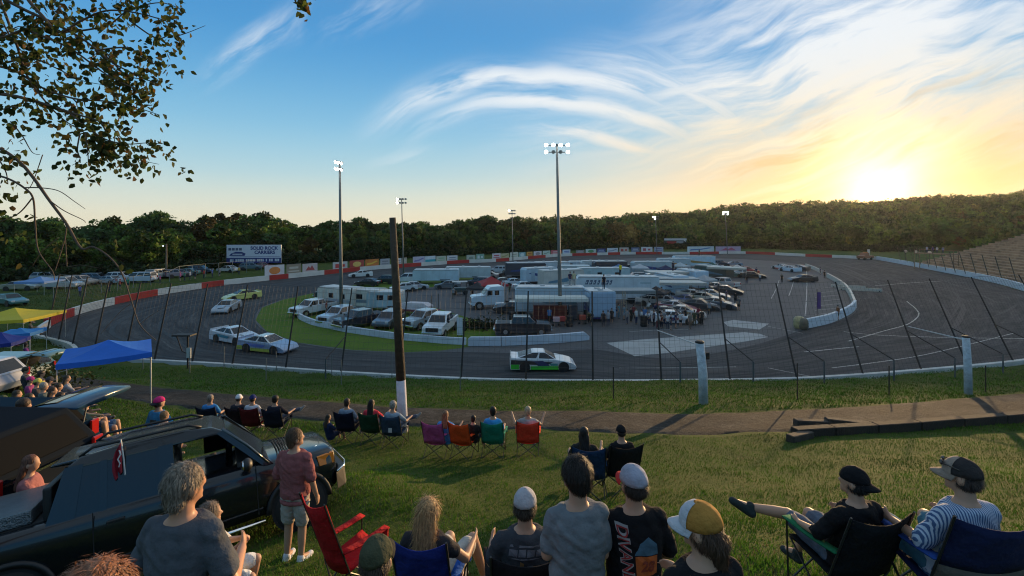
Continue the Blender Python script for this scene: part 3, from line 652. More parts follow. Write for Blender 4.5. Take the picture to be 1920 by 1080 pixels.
S.append((branch([(0,120),(60,110),(110,130),(150,150),(200,160)],.010,.002,4.5),24))
S.append((branch([(-40,270),(-10,290),(10,320),(15,345)],.008,.003,4.3),12))
S.append((branch([(0,30),(20,70),(45,100),(75,120)],.008,.003,4.6),14))
S.append((branch([(200,100),(235,140),(270,150),(275,165)],.007,.002,4.5),12))
for q,n in S: leaves_on(q,int(n*1.15))
branch([(330,68),(350,62),(385,48)],.005,.002,4.5); branch([(480,-120),(540,-60),(560,-10),(565,10)],.007,.002,4.6)
q=branch([(555,-20),(566,5),(570,18)],.004,.002,4.6); leaves_on(q,5,.05); q=branch([(560,-20),(580,0)],.004,.002,4.6); leaves_on(q,3,.03)
# bare twigs lower down
branch([(-120,240),(-20,270),(30,298),(60,330),(92,375),(125,420),(152,465),(175,463),(205,482),(228,512),(245,560),(262,608),(292,638)],.016,.0035,4.3)
branch([(-20,325),(15,335),(45,352),(62,372),(66,420),(72,470),(98,508),(102,525)],.011,.003,4.3)
branch([(45,352),(75,352),(110,358),(140,378),(160,392)],.006,.002,4.3); branch([(92,375),(120,395),(155,412),(160,418)],.005,.002,4.3)
branch([(60,372),(35,400),(0,415),(-40,425)],.006,.003,4.3); branch([(125,420),(122,445),(112,480),(103,508)],.006,.003,4.35); branch([(122,440),(125,490),(128,500),(150,497),(188,503)],.004,.002,4.35); branch([(80,290),(60,345),(45,360)],.004,.002,4.3)
branch([(228,512),(205,530),(180,540)],.003,.0015,4.3); branch([(245,570),(225,585),(190,625)],.003,.0015,4.3); branch([(262,608),(285,590),(330,565)],.003,.0015,4.35); branch([(110,445),(80,470),(60,500)],.003,.0015,4.3)
mbB=MB()
for q,r in brs: mbB.tube([tuple(p) for p in q],r,n=6)
mbT.build('trunk',BARK,tr,fixn=False,smooth=True); mbB.build('branches',M((.085,.06,.045),.85,var=.3,sc=8.,name='twig_bark'),tr,fixn=False,smooth=True)
for px,py,n in ((10,395,10),(0,300,10),(20,470,5),(-10,430,6),(60,408,6),(130,455,5),(240,505,2),(212,460,2)):
    for _ in range(n): LEAFPTS.append((ob(px+random.gauss(0,14),py+random.gauss(0,14),4.3)-off,None))
V=[];Fc=[];T=[]
for p,a in LEAFPTS:
    L=random.uniform(.040,.070); d=Vector((random.gauss(0,.6),random.gauss(0,.6),random.gauss(-.75,.45))).normalized(); s=d.cross(Vector((random.gauss(0,1),random.gauss(0,1),random.gauss(0,.4)))).normalized(); nrm=d.cross(s)
    wd_=L*random.uniform(.3,.42); fold=nrm*wd_*random.uniform(.2,.6); o=len(V)
    V+=[p,p+d*L*.35+s*wd_+fold,p+d*L*.75+s*wd_*.75+fold*.6,p+d*L*1.08,p+d*L*.75-s*wd_*.75+fold*.6,p+d*L*.35-s*wd_+fold,p+d*L*.55]
    Fc+=[(o,o+1,o+6),(o+1,o+2,o+6),(o+2,o+3,o+6),(o+3,o+4,o+6),(o+4,o+5,o+6),(o+5,o,o+6)]
    c=np.array(random.choices([(.035,.048,.012),(.05,.062,.014),(.085,.068,.016),(.13,.07,.02),(.075,.10,.018)],[6,4,1.8,1.1,2.2])[0])*random.uniform(.7,1.3); T+=[c]*6
V=np.array([tuple(v) for v in V]); link('foliage',fastmesh('foliage',V,np.array(Fc),LB_,tint=np.array(T)),tr)
# ================================================================ VEHICLE KIT (x forward, y left, z up)
GLASS=M((.012,.014,.017),.08,var=0,spec=.6,name='dark_glass'); TYRE=M((.014,.014,.014),.85,name='tyre_rubber'); RIM=M((.5,.5,.5),.3,.9,var=0,name='rim_metal'); CHROME=M((.7,.7,.7),.15,1.,var=0,name='chrome'); BLK=M((.012,.012,.013),.5,name='black_trim')
LAMP=M((.55,.56,.55),.15,var=0,name='clear_lamp'); TAILR=M((.35,.01,.01),.2,var=0,name='red_lamp'); AMBER=M((.6,.18,.02),.2,var=0,name='amber_lamp'); WHITE=M((.62,.63,.63),.35,var=.05,coat=.3,name='white_paint'); SILV=M((.4,.43,.46),.35,.3,var=.05,coat=.4,name='silver_paint')
def paint(c): return M(c,.95,var=.06,sc=1.5,coat=0.,spec=.02,name='dull_paint') if c in ((.012,.03,.05),(.012,.016,.022)) else M(c,.3,var=.06,sc=1.5,coat=.6,name='car_paint')
_wm={}
def wheel_meshes(r,w):
    k=(r,w)
    if k not in _wm:
        X=Matrix.Rotation(R(90),4,'X')
        t=MB().lathe([(r*.6,-w/2),(r*.9,-w/2),(r,-w*.35),(r,w*.35),(r*.9,w/2),(r*.6,w/2)],n=18,X=X).mesh('tyre',TYRE)
        rm=MB().lathe([(r*.1,-w*.51),(r*.55,-w*.51),(r*.6,-w*.45),(r*.6,w*.45),(r*.55,w*.51),(r*.1,w*.51)],n=14,X=X).mesh('rim',RIM)
        _wm[k]=(t,rm)
    return _wm[k]
def add_wheels(t,xs,yy,r=.38,w=.26,detail=True):
    tm,rm=wheel_meshes(r,w)
    for x in xs:
        for s in (-1,1):
            o=link('wheel',tm,t); o.location=(x,s*(yy-w*.42),r)
            if detail: link('rim',rm,o)
def greenhouse(t,pts,wb,wt,mat,glass_front=True,name='cab',pillars=(),gm=None,parts=True):
    """pts: four (x,z): front base, front top, rear top, rear base"""
    (x0,z0),(x1,z1),(x2,z2),(x3,z3)=pts; zb=(z0+z3)/2; zt=(z1+z2)/2
    hw=lambda x,z: wb/2+(wt-wb)/2*max(0,min(1,(z-zb)/(zt-zb)))
    MB().shell([(x0,z0),(x1,z1),(x2,z2),(x3,z3)],hw).build(name,mat,t,bevel=.045)
    gm=gm or GLASS
    def lerp(a,b,f): return tuple(a[i]+(b[i]-a[i])*f for i in range(3))
    def pane(nm,A,B,C,D,mx=.08,my=.12,nrm=(0,0,0)):
        q=[]
        for u,v in ((mx,my),(1-mx,my),(1-mx,1-my),(mx,1-my)): q.append(tuple(a+b for a,b in zip(lerp(lerp(A,B,u),lerp(D,C,u),v),nrm)))
        back=[tuple(a-2.2*b for a,b in zip(p,nrm)) for p in q]
        MB().loft([q,back]).build(nm,gm,t)
    v=lambda x,z,s: (x,s*hw(x,z),z)
    e=.014
    pane('windscreen',v(x0,z0,-1),v(x0,z0,1),v(x1,z1,1),v(x1,z1,-1),.07,.1,(e,0,e))
    pane('rear_window',v(x3,z3,1),v(x3,z3,-1),v(x2,z2,-1),v(x2,z2,1),.09,.14,(-e,0,e))
    cuts=[0]+list(pillars)+[1]
    for s in (-1,1):
        for a,b in zip(cuts[:-1],cuts[1:]):
            A=v(x3+(x0-x3)*a,z3+(z0-z3)*a,s); B=v(x3+(x0-x3)*b,z3+(z0-z3)*b,s); C=v(x2+(x1-x2)*b,z2+(z1-z2)*b,s); D=v(x2+(x1-x2)*a,z2+(z1-z2)*a,s)
            pane('side_window',A,B,C,D,.07,.13,(0,s*e,0))
def arches(t,xs,yy,r):
    for x in xs:
        o=MB(); o.lathe([(r,-.03),(r,.03)],n=18,X=Matrix.Translation((x,0,r*.86))@Matrix.Rotation(R(90),4,'X')@Matrix.Scale(1,4))
        for s in (-1,1): MB().add([(a,b+s*yy,c) for a,b,c in o.v],o.f).build('wheel_arch',BLK,t)
def lights(t,xf,xr,yy,zf,zr,front=True,rear=True,sz=(.08,.34,.18)):
    for s in (-1,1):
        if front: MB().box((xf,s*(yy-.22),zf),sz).build('headlight',LAMP,t,bevel=.02,seg=1)
        if rear: MB().box((xr,s*(yy-.12),zr),(.06,.2,.34)).build('tail_light',TAILR,t,bevel=.02,seg=1)
def pickup(label,loc,rz,col,group='vehicles parked in the infield',sc=1.,crew=True,heavy=False,detail=True,mat=None):
    t=thing('pickup_truck',label,'pickup truck',loc,rz,group,mat=mat,sc=sc); pm=paint(col); h=.12 if heavy else 0.
    tum=lambda x,z: .99-.10*max(0,(z-.95))-(.06 if x>2.5 else 0)-(.03 if z<.6 else 0)
    xc=-1.15 if crew else -.55
    MB().shell([(2.78,.42+h),(2.86,.62+h),(2.84,1.02+h),(2.7,1.15+h),(1.35,1.24+h),(xc,1.27+h),(xc-.02,1.24+h),(-2.78,1.26+h),(-2.84,1.2+h),(-2.86,.6+h),(-2.7,.45+h)],tum).build('body',pm,t,bevel=.05)
    greenhouse(t,[(1.5,1.2+h),(.72,1.86+h),(xc+.22,1.88+h),(xc-.02,1.22+h)],1.86,1.5,pm,pillars=(.47,) if crew else ())
    arches(t,(1.85,-1.75),.965,.46); add_wheels(t,(1.85,-1.75),.97,.4,.28,detail)
    MB().box(((xc-2.72)/2-.02,0,1.268+h),(-(xc+2.72)*-1-.14 if False else abs(xc+2.72)-.16,1.6,.012)).build('bed',BLK,t)
    MB().box((2.87,0,.86+h),(.06,1.15,.36)).build('grille',BLK,t,bevel=.02,seg=1)
    MB().box((2.9,0,.55+h),(.16,1.86,.2)).build('bumper',CHROME,t,bevel=.03); MB().box((-2.92,0,.6+h),(.14,1.8,.18)).build('bumper',CHROME,t,bevel=.03)
    lights(t,2.84,-2.85,.97,.9+h,1.0+h)
    for s in (-1,1): MB().box((1.25,s*1.08,1.32+h),(.14,.2,.2)).build('mirror',BLK,t,bevel=.03,seg=1)
    return t
def sedan(label,loc,rz,col,group='vehicles parked in the infield',sc=1.,kind='sedan',mat=None,detail=True):
    t=thing('parked_car',label,'car',loc,rz,group,mat=mat,sc=sc); pm=paint(col)
    tum=lambda x,z: .9-.1*max(0,z-.7)-(.05 if abs(x)>2.0 else 0)
    if kind=='sedan':
        MB().shell([(2.25,.3),(2.33,.5),(2.25,.68),(1.05,.92),(-1.5,1.0),(-2.2,.96),(-2.3,.6),(-2.2,.32)],tum).build('body',pm,t,bevel=.06)
        greenhouse(t,[(1.1,.9),(.3,1.42),(-.85,1.42),(-1.6,.98)],1.64,1.24,pm,pillars=(.5,)); lights(t,2.26,-2.27,.88,.66,.82); wb=(1.42,-1.38); r=.33
    elif kind=='van':
        MB().shell([(2.35,.35),(2.42,.6),(2.3,.9),(1.5,1.12),(-2.3,1.12),(-2.42,.6),(-2.3,.35)],lambda x,z:.97-.06*max(0,z-.8)).build('body',pm,t,bevel=.06)
        greenhouse(t,[(1.6,1.1),(.75,1.85),(-2.15,1.88),(-2.36,1.1)],1.82,1.5,pm,pillars=(.3,.62)); lights(t,2.34,-2.38,.94,.82,1.0); wb=(1.5,-1.45); r=.36
    else:
        MB().shell([(2.2,.38),(2.3,.6),(2.22,.92),(1.15,1.08),(-2.15,1.1),(-2.28,.7),(-2.15,.4)],lambda x,z:.95-.08*max(0,z-.8)).build('body',pm,t,bevel=.06)
        greenhouse(t,[(1.25,1.06),(.5,1.66),(-1.75,1.68),(-2.2,1.08)],1.78,1.42,pm,pillars=(.33,.66),gm=M((.003,.004,.005),.7,var=0,spec=.08,name='dim_glass') if col in ((.012,.03,.05),(.012,.016,.022)) else None); lights(t,2.24,-2.23,.92,.84,.98); wb=(1.4,-1.35); r=.37
    arches(t,wb,.93 if kind!='sedan' else .885,r+.05); add_wheels(t,wb,.93 if kind!='sedan' else .89,r,.22,detail)
    return t
def text_mesh(s,size,mat,bold=False,shear=0.,name='lettering',ext=.004):
    cu=bpy.data.curves.new('t','FONT'); cu.body=s; cu.size=size; cu.align_x='CENTER'; cu.align_y='CENTER'; cu.shear=shear; cu.extrude=ext; cu.offset=size*.04 if bold else 0
    o=bpy.data.objects.new('t',cu); COL.objects.link(o); dg=bpy.context.evaluated_depsgraph_get(); me=bpy.data.meshes.new_from_object(o.evaluated_get(dg)); bpy.data.objects.remove(o); me.materials.clear(); me.materials.append(mat); me.name=name
    return me
def put_text(s,size,mat,parent,mtx,bold=True,shear=0.,name='lettering'):
    o=link(name,text_mesh(s,size,mat,bold,shear,name),parent); o.matrix_local=mtx; return o
def facing(c,nrm,up=(0,0,1)):
    """matrix: local xy plane faces nrm, y up"""
    z=Vector(nrm).normalized(); u=Vector(up); x=u.cross(z).normalized(); y=z.cross(x)
    return Matrix(((x.x,y.x,z.x,c[0]),(x.y,y.y,z.y,c[1]),(x.z,y.z,z.z,c[2]),(0,0,0,1)))
def stock_car(label,loc,rz,col,low=None,group='race cars',sc=1.,num=None,numcol=(.02,.05,.2),roof=None,side=None,detail=True,spoiler=True,hood=None):
    t=thing('race_car',label,'race car',loc,rz,group,sc=sc); pm=paint(col); lm=paint(low) if low else pm
    tum=lambda x,z: (1.0-.10*max(0,z-.5)-(.10 if x>2.2 else 0))
    prof=[(2.42,.14),(2.54,.30),(2.46,.46),(2.2,.62),(1.6,.78),(.95,.90),(-1.4,.98),(-2.35,1.04),(-2.42,.98),(-2.46,.5),(-2.4,.16)]
    MB().shell(prof,tum).build('body',pm,t,bevel=.05)
    greenhouse(t,[(1.05,.87),(.12,1.38),(-.62,1.39),(-2.0,.98)],1.74,1.2,paint(roof) if roof else pm,pillars=(.52,),gm=M((.015,.015,.017),.25,var=0,name='net_window'))
    arches(t,(1.55,-1.35),1.0,.40); add_wheels(t,(1.55,-1.35),1.0,.345,.3,detail)
    if spoiler: MB().box((-2.4,0,1.09),(.03,1.75,.13)).build('spoiler',pm,t)
    MB().box((2.47,0,.3),(.05,1.3,.18)).build('grille',BLK,t)
    if low:
        for s in (-1,1):
            MB().box((.12,s*1.0,.30),(2.05,.012,.26)).build('lower_panel',lm,t); MB().box((-2.08,s*.995,.38),(.6,.012,.34)).build('rear_panel',lm,t)
    if side:
        for s in (-1,1): MB().add([(-1.95,s*.985,.58),(.35,s*.985,.50),(.75,s*.985,.72),(-1.2,s*.96,.80)],[(0,1,2,3)]).build('side_stripe',paint(side),t)
    if hood: MB().box((1.6,0,.775),(.9,.7,.05),X=Matrix.Rotation(R(9),4,'Y')@Matrix.Translation((-.12,0,.30))).build('hood_scoop',paint(hood),t,bevel=.02)
    if num:
        for s in (-1,1): put_text(num,.52,paint(numcol),t,facing((-.1,s*1.008,.56),(0,s,0)),True,.2,'number')
    return t
def trailer(label,loc,rz,L=7.,H=2.9,W=2.5,col=(.55,.58,.6),stripe=None,group='trailers in the infield',cat='trailer',door=True,name='box_trailer',window=False,roofc=None,sc=1.,vee=0.,ribs=True):
    t=thing(name,label,cat,loc,rz,group,sc=sc); m=M(col,.4,var=.16,sc=.7,name='trailer_skin'); z0=.55
    pr=[(-L/2,z0),(L/2-.05,z0),(L/2,z0+.15),(L/2,H-.35),(L/2-.3,H-.02),(-L/2,H)]
    MB().shell(pr,W/2).build('body',m,t,bevel=.05)
    MB().box((-.05,0,H+.015),(L-.5,W-.25,.05)).build('roof',M(roofc or (.6,.6,.58),.6,var=.2,sc=1.5,name='trailer_roof'),t,bevel=.02,seg=1)
    for s in (-1,1): MB().box((0,s*(W/2+.012),H-.1),(L-.3,.03,.1)).build('roof_rail',M((.35,.36,.37),.4,.6,name='alu_trim'),t); MB().box((0,s*(W/2+.01),z0+.08),(L-.2,.025,.12)).build('skirt_rail',M((.3,.31,.32),.4,.6,name='alu_trim2'),t)
    if ribs:
        mb=MB()
        for s in (-1,1):
            for i in range(1,int(L/1.2)): mb.box((-L/2+i*1.2,s*(W/2+.004),(z0+H)/2),(.02,.012,H-z0-.5))
        mb.build('panel_seam',M((.3,.32,.34),.5,name='seam'),t)
    if stripe:
        for s in (-1,1): MB().box((0,s*(W/2+.008),z0+.75),(L-.4,.014,.35)).build('stripe',M(stripe,.4,name='stripe_paint'),t)
    if door:
        MB().box((-L/2-.012,0,(z0+H)/2),(.03,W-.3,H-z0-.35)).build('rear_door',M(tuple(c*.9 for c in col),.45,var=.1,name='door_skin'),t,bevel=.01,seg=1)
        for s in (-1,1): MB().box((L*.28,s*(W/2+.012),z0+1.02),(.75,.03,1.85)).build('side_door',M(tuple(c*.82 for c in col),.45,name='door2'),t)
    if window:
        for s in (-1,1):
            for x in (-L*.25,L*.08): MB().box((x,s*(W/2+.014),z0+1.35),(.85,.03,.6)).build('window',GLASS,t,bevel=.01,seg=1)
    add_wheels(t,(-L*.16,-L*.16-.85) if L>6 else (-.3,),W/2,.36,.22,False)
    for s in (-1,1): MB().box((-L*.16-.42,s*(W/2+.02),.78),(1.9 if L>6 else .95,.06,.14)).build('fender',BLK,t)
    MB().tube([(L/2-.1,-.6,.5),(L/2+1.1,0,.5)],.05).tube([(L/2-.1,.6,.5),(L/2+1.1,0,.5)],.05).tube([(L/2+.9,0,.6),(L/2+.9,0,0)],.04).build('drawbar',BLK,t)
    return t
def hauler_tractor(label,loc,rz,col,group='vehicles parked in the infield',sc=1.):
    t=thing('semi_truck',label,'semi truck',loc,rz,group,sc=sc); pm=paint(col)
    MB().shell([(3.3,.5),(3.4,.8),(3.35,1.5),(3.1,1.75),(1.75,1.9),(1.2,2.65),(.9,2.95),(-.6,3.0),(-.9,2.9),(-.95,.75),(.6,.6)],lambda x,z:1.12-.03*max(0,z-1.6)-(.12 if x>1.8 else 0)).build('cab',pm,t,bevel=.07)
    MB().add([(1.80,-.92,1.98),(1.80,.92,1.98),(1.29,.88,2.6),(1.29,-.88,2.6)],[(0,1,2,3)]).build('windscreen',GLASS,t)
    for s in (-1,1):
        for x in (.95,.05): MB().box((x,s*1.10,2.15),(.6,.03,.62)).build('side_window',GLASS,t,bevel=.02,seg=1)
        MB().box((1.3,s*1.3,2.1),(.1,.22,.6)).build('mirror',BLK,t); MB().tube([(-1.1,s*.85,.8),(-1.1,s*.85,3.3)],.08).build('exhaust_stack',CHROME,t); MB().lathe([(.3,-.6),(.33,-.55),(.33,.55),(.3,.6)],n=12,X=Matrix.Translation((-.3,s*.95,.6))@Matrix.Rotation(R(90),4,'Y')).build('fuel_tank',CHROME,t); MB().box((3.36,s*.8,1.05),(.06,.35,.25)).build('headlight',LAMP,t)
    MB().box((-2.4,0,.85),(3.4,1.0,.22)).build('chassis',BLK,t); MB().box((3.38,0,1.2),(.07,1.0,.8)).build('grille',CHROME,t); MB().box((3.45,0,.6),(.14,2.2,.3)).build('bumper',CHROME,t,bevel=.03)
    arches(t,(2.4,),1.06,.58); add_wheels(t,(2.4,-2.3,-3.6),1.15,.52,.4)
    return t
def canopy(label,loc,rz,col,W=3.,H=2.1,peak=.8,group='pop up canopies',legs=(1,1,1,1),name='canopy_tent',val=.25,legH=None):
    t=thing(name,label,'canopy',loc,rz,group); w=W/2
    m=M(col,.7,var=.08,sc=2.,trans=.25,name='canopy_cloth'); n=6; V=[];Fc=[]
    rings=[]
    for k in range(n+1):
        f=1-k/n; zz=H+peak*(1-f)**1.0-.10*math.sin(math.pi*f)*1.0; ring=[]
        for a,b in ((-1,-1),(1,-1),(1,1),(-1,1)):
            ring.append((a*w*f,b*w*f,zz+.0))
        full=[]
        for i in range(4):
            p,q=ring[i],ring[(i+1)%4]
            for j in range(4): 
                u=j/4; sag=.05*math.sin(math.pi*u)*f; full.append((p[0]+(q[0]-p[0])*u,p[1]+(q[1]-p[1])*u,p[2]-sag))
        rings.append(full)
    val_=[(x*1.005,y*1.005,z-val) for x,y,z in rings[0]]
    MB().loft([val_]+rings,cap=False).build('canopy_top',m,t,fixn=True)
    lm=M((.5,.5,.48),.45,.5,name='leg_metal')
    for i,(a,b) in enumerate(((-1,-1),(1,-1),(1,1),(-1,1))):
        hl=legH[i] if legH else 0
        MB().tube([(a*w*.98,b*w*.98,-hl),(a*w*.98,b*w*.98,H-.02)],.022,n=6).build('leg',lm,t)
    tr=MB()
    for i in range(4):
        c=[(-1,-1),(1,-1),(1,1),(-1,1)]; p,q=c[i],c[(i+1)%4]; tr.tube([(p[0]*w*.97,p[1]*w*.97,H-.35),((p[0]+q[0])/2*w*.97,(p[1]+q[1])/2*w*.97,H-.05),(q[0]*w*.97,q[1]*w*.97,H-.35)],.012,n=4)
    tr.build('truss',lm,t); return t
# ================================================================ PEOPLE AND CHAIRS
SKIN=M((.42,.24,.16),.55,var=.08,sc=6.,spec=.35,name='skin'); SKIN2=M((.30,.16,.10),.55,var=.08,sc=6.,name='tan_skin')
def cloth(c,v=.2): return M(c,.9,var=v,sc=7.,bump=.9,bsc=8.,spec=.15,name='cloth')
def hairm(c):
    k=('hair',tuple(c))
    if k in _mc: return _mc[k]
    m=bpy.data.materials.new('hair'); m.use_nodes=True; n=m.node_tree.nodes; l=m.node_tree.links; b=n['Principled BSDF']; b.inputs['Roughness'].default_value=.55; b.inputs['Specular IOR Level'].default_value=.3
    tc=n.new('ShaderNodeTexCoord'); mp=n.new('ShaderNodeMapping'); mp.inputs['Scale'].default_value=(70,70,9); l.new(tc.outputs['Object'],mp.inputs[0]); no=n.new('ShaderNodeTexNoise'); no.inputs['Scale'].default_value=1.; no.inputs['Detail'].default_value=4; no.inputs['Distortion'].default_value=.4; l.new(mp.outputs[0],no.inputs['Vector'])
    cr=n.new('ShaderNodeValToRGB'); e=cr.color_ramp.elements; e[0].position=.35; e[0].color=tuple(x*.45 for x in c)+(1,); e[1].position=.7; e[1].color=tuple(min(1,x*1.5) for x in c)+(1,); l.new(no.outputs['Fac'],cr.inputs[0]); l.new(cr.outputs[0],b.inputs['Base Color'])
    bp=n.new('ShaderNodeBump'); bp.inputs['Strength'].default_value=.9; bp.inputs['Distance'].default_value=.012; l.new(no.outputs['Fac'],bp.inputs['Height']); l.new(bp.outputs[0],b.inputs['Normal']); _mc[k]=m; return m
def capsule(mb,p0,p1,r0,r1,n=10):
    p0=Vector(p0);p1=Vector(p1); pts=[];rs=[]; d=(p1-p0); L=d.length; d=d/L if L>1e-6 else Vector((0,0,1))
    for a in (80,55,28,0): pts.append(p0-d*(r0*math.sin(R(a)))); rs.append(max(.1*r0,r0*math.cos(R(a))))
    for f in (.33,.66): pts.append(p0+d*L*f); rs.append(r0+(r1-r0)*f)
    for a in (0,28,55,80): pts.append(p1+d*(r1*math.sin(R(a)))); rs.append(max(.1*r1,r1*math.cos(R(a))))
    mb.tube(pts,rs,n=n); return mb
def remesh(mb,vox,it=3,name='body',wr=0.):
    me=mb.mesh('tmp',[],fixn=True); o=bpy.data.objects.new('tmp',me); COL.objects.link(o)
    md=o.modifiers.new('r','REMESH'); md.mode='VOXEL'; md.voxel_size=vox; md.use_smooth_shade=True
    dg=bpy.context.evaluated_depsgraph_get(); r=bpy.data.meshes.new_from_object(o.evaluated_get(dg)); bpy.data.objects.remove(o)
    bm=bmesh.new(); bm.from_mesh(r)
    for _ in range(it): bmesh.ops.smooth_vert(bm,verts=bm.verts,factor=.5,use_axis_x=True,use_axis_y=True,use_axis_z=True)
    if wr:
        for v in bm.verts:
            p=v.co; v.co+=v.normal*wr*(1.1*mnoise.noise(Vector((p.x*5+p.z*3,p.y*5,p.z*13)))+.9*(1-abs(2*mnoise.noise(Vector((p.x*8+p.z*6,p.y*8,p.z*15+p.x*9))))))
    bm.to_mesh(r); bm.free(); r.polygons.foreach_set('use_smooth',[True]*len(r.polygons)); r.name=name; r.update(); return r
def V3(*a): return Vector(a)
def stand(lean=0.,armL=None,armR=None,wide=1.,yaw=0.,stance=.1):
    p=dict(pelvis=V3(0,0,.95),chest=V3(0,.0,1.24),neck=V3(0,-.015,1.46),head=V3(0,.01,1.625))
    for s,k in ((-1,'L'),(1,'R')):
        p['sh'+k]=V3(s*.166*wide,-.01,1.385); p['el'+k]=V3(s*.235*wide,-.05,1.12); p['wr'+k]=V3(s*.25*wide,.03,.87)
        p['hip'+k]=V3(s*.088,0,.9); p['kn'+k]=V3(s*(.085+stance*.1),.015,.49); p['an'+k]=V3(s*stance,-.02,.09); p['toe'+k]=V3(s*(stance+.03),.15,.035)
    for k,a in (('L',armL),('R',armR)):
        if a: p['el'+k],p['wr'+k]=V3(*a[0]),V3(*a[1])
    return p
def seat(kneeL=None,kneeR=None,armL=None,armR=None,back=0.,wide=1.):
    p=dict(pelvis=V3(0,-.07,.50),chest=V3(0,-.15-back,.79),neck=V3(0,-.18-back*1.4,1.01),head=V3(0,-.145-back*1.4,1.175))
    for s,k in ((-1,'L'),(1,'R')):
        p['sh'+k]=V3(s*.166*wide,-.18-back*1.2,.935); p['el'+k]=V3(s*.27,-.10,.70); p['wr'+k]=V3(s*.26,.15,.70)
        p['hip'+k]=V3(s*.088,-.04,.49); p['kn'+k]=V3(s*.15,.40,.54); p['an'+k]=V3(s*.16,.46,.1); p['toe'+k]=V3(s*.18,.62,.04)
    for k,a in (('L',armL),('R',armR)):
        if a: p['el'+k],p['wr'+k]=V3(*a[0]),V3(*a[1])
    for k,a in (('L',kneeL),('R',kneeR)):
        if a: p['kn'+k],p['an'+k],p['toe'+k]=V3(*a[0]),V3(*a[1]),V3(*a[2])
    return p
def torso_rings(p,inf,lo=0.,hi=1.,fem=0.,belly=0.,n=16):
    prof=[(0.,.165,.118),(.12,.168,.122),(.35,.148+belly*.5,.11+belly),(.55,.16,.118+belly*.5),(.72,.172,.118),(.86,.172,.10),(.95,.13,.082),(1.02,.068,.062)]
    base=p['pelvis']-(p['chest']-p['pelvis']).normalized()*.06; pts=[base,p['pelvis'],p['chest'],p['neck']]
    rt=(p['shR']-p['shL']).normalized(); rings=[]
    tl=[0,.12,.62,1.]
    def sp(t):
        for i in range(3):
            if t<=tl[i+1] or i==2: f=(t-tl[i])/(tl[i+1]-tl[i]); return pts[i].lerp(pts[i+1],f)
    for t in np.linspace(lo,hi,14):
        a=np.interp(t,[q[0] for q in prof],[q[1] for q in prof])+inf; b=np.interp(t,[q[0] for q in prof],[q[2] for q in prof])+inf
        c=sp(t); up=(sp(min(t+.05,1.02))-sp(max(t-.05,0))).normalized(); fw=up.cross(rt).normalized()
        rings.append([tuple(c+rt*(a*math.copysign(abs(math.cos(x))**.85,math.cos(x)))+fw*(b*math.copysign(abs(math.sin(x))**.85,math.sin(x)))) for x in [2*math.pi*i/n for i in range(n)]])
    return rings
def hand(mb,wr,el,side,curl=.4):
    d=(wr-el).normalized(); ref=Vector((side,0,0)); n=(ref-d*ref.dot(d)).normalized(); s=d.cross(n)
    if s.y<0: s=-s
    c=wr+d*.045; 
    for k in range(3): capsule(mb,wr+d*.01+s*(k-1)*.012,wr+d*.085+s*(k-1)*.022,.019,.016,6)
    for k,l in enumerate((.068,.078,.072,.055)):
        b=wr+d*.088+s*(.030-.02*k); m=b+d*l*.5-n*curl*.018; e=m+d*l*.42-n*curl*.04
        capsule(mb,b,m,.0092,.0085,6); capsule(mb,m,e,.0085,.007,6)
    b=wr+d*.03+s*.03; capsule(mb,b,b+d*.035+s*.022-n*.008,.0115,.0105,6); capsule(mb,b+d*.035+s*.022-n*.008,b+d*.062+s*.026-n*.018,.0105,.0085,6)
def headframe(p,yaw,tilt,roll=0.): return Matrix.Translation(p['head'])@Matrix.Rotation(yaw,4,'Z')@Matrix.Rotation(tilt,4,'X')@Matrix.Rotation(roll,4,'Y')
_fig={}
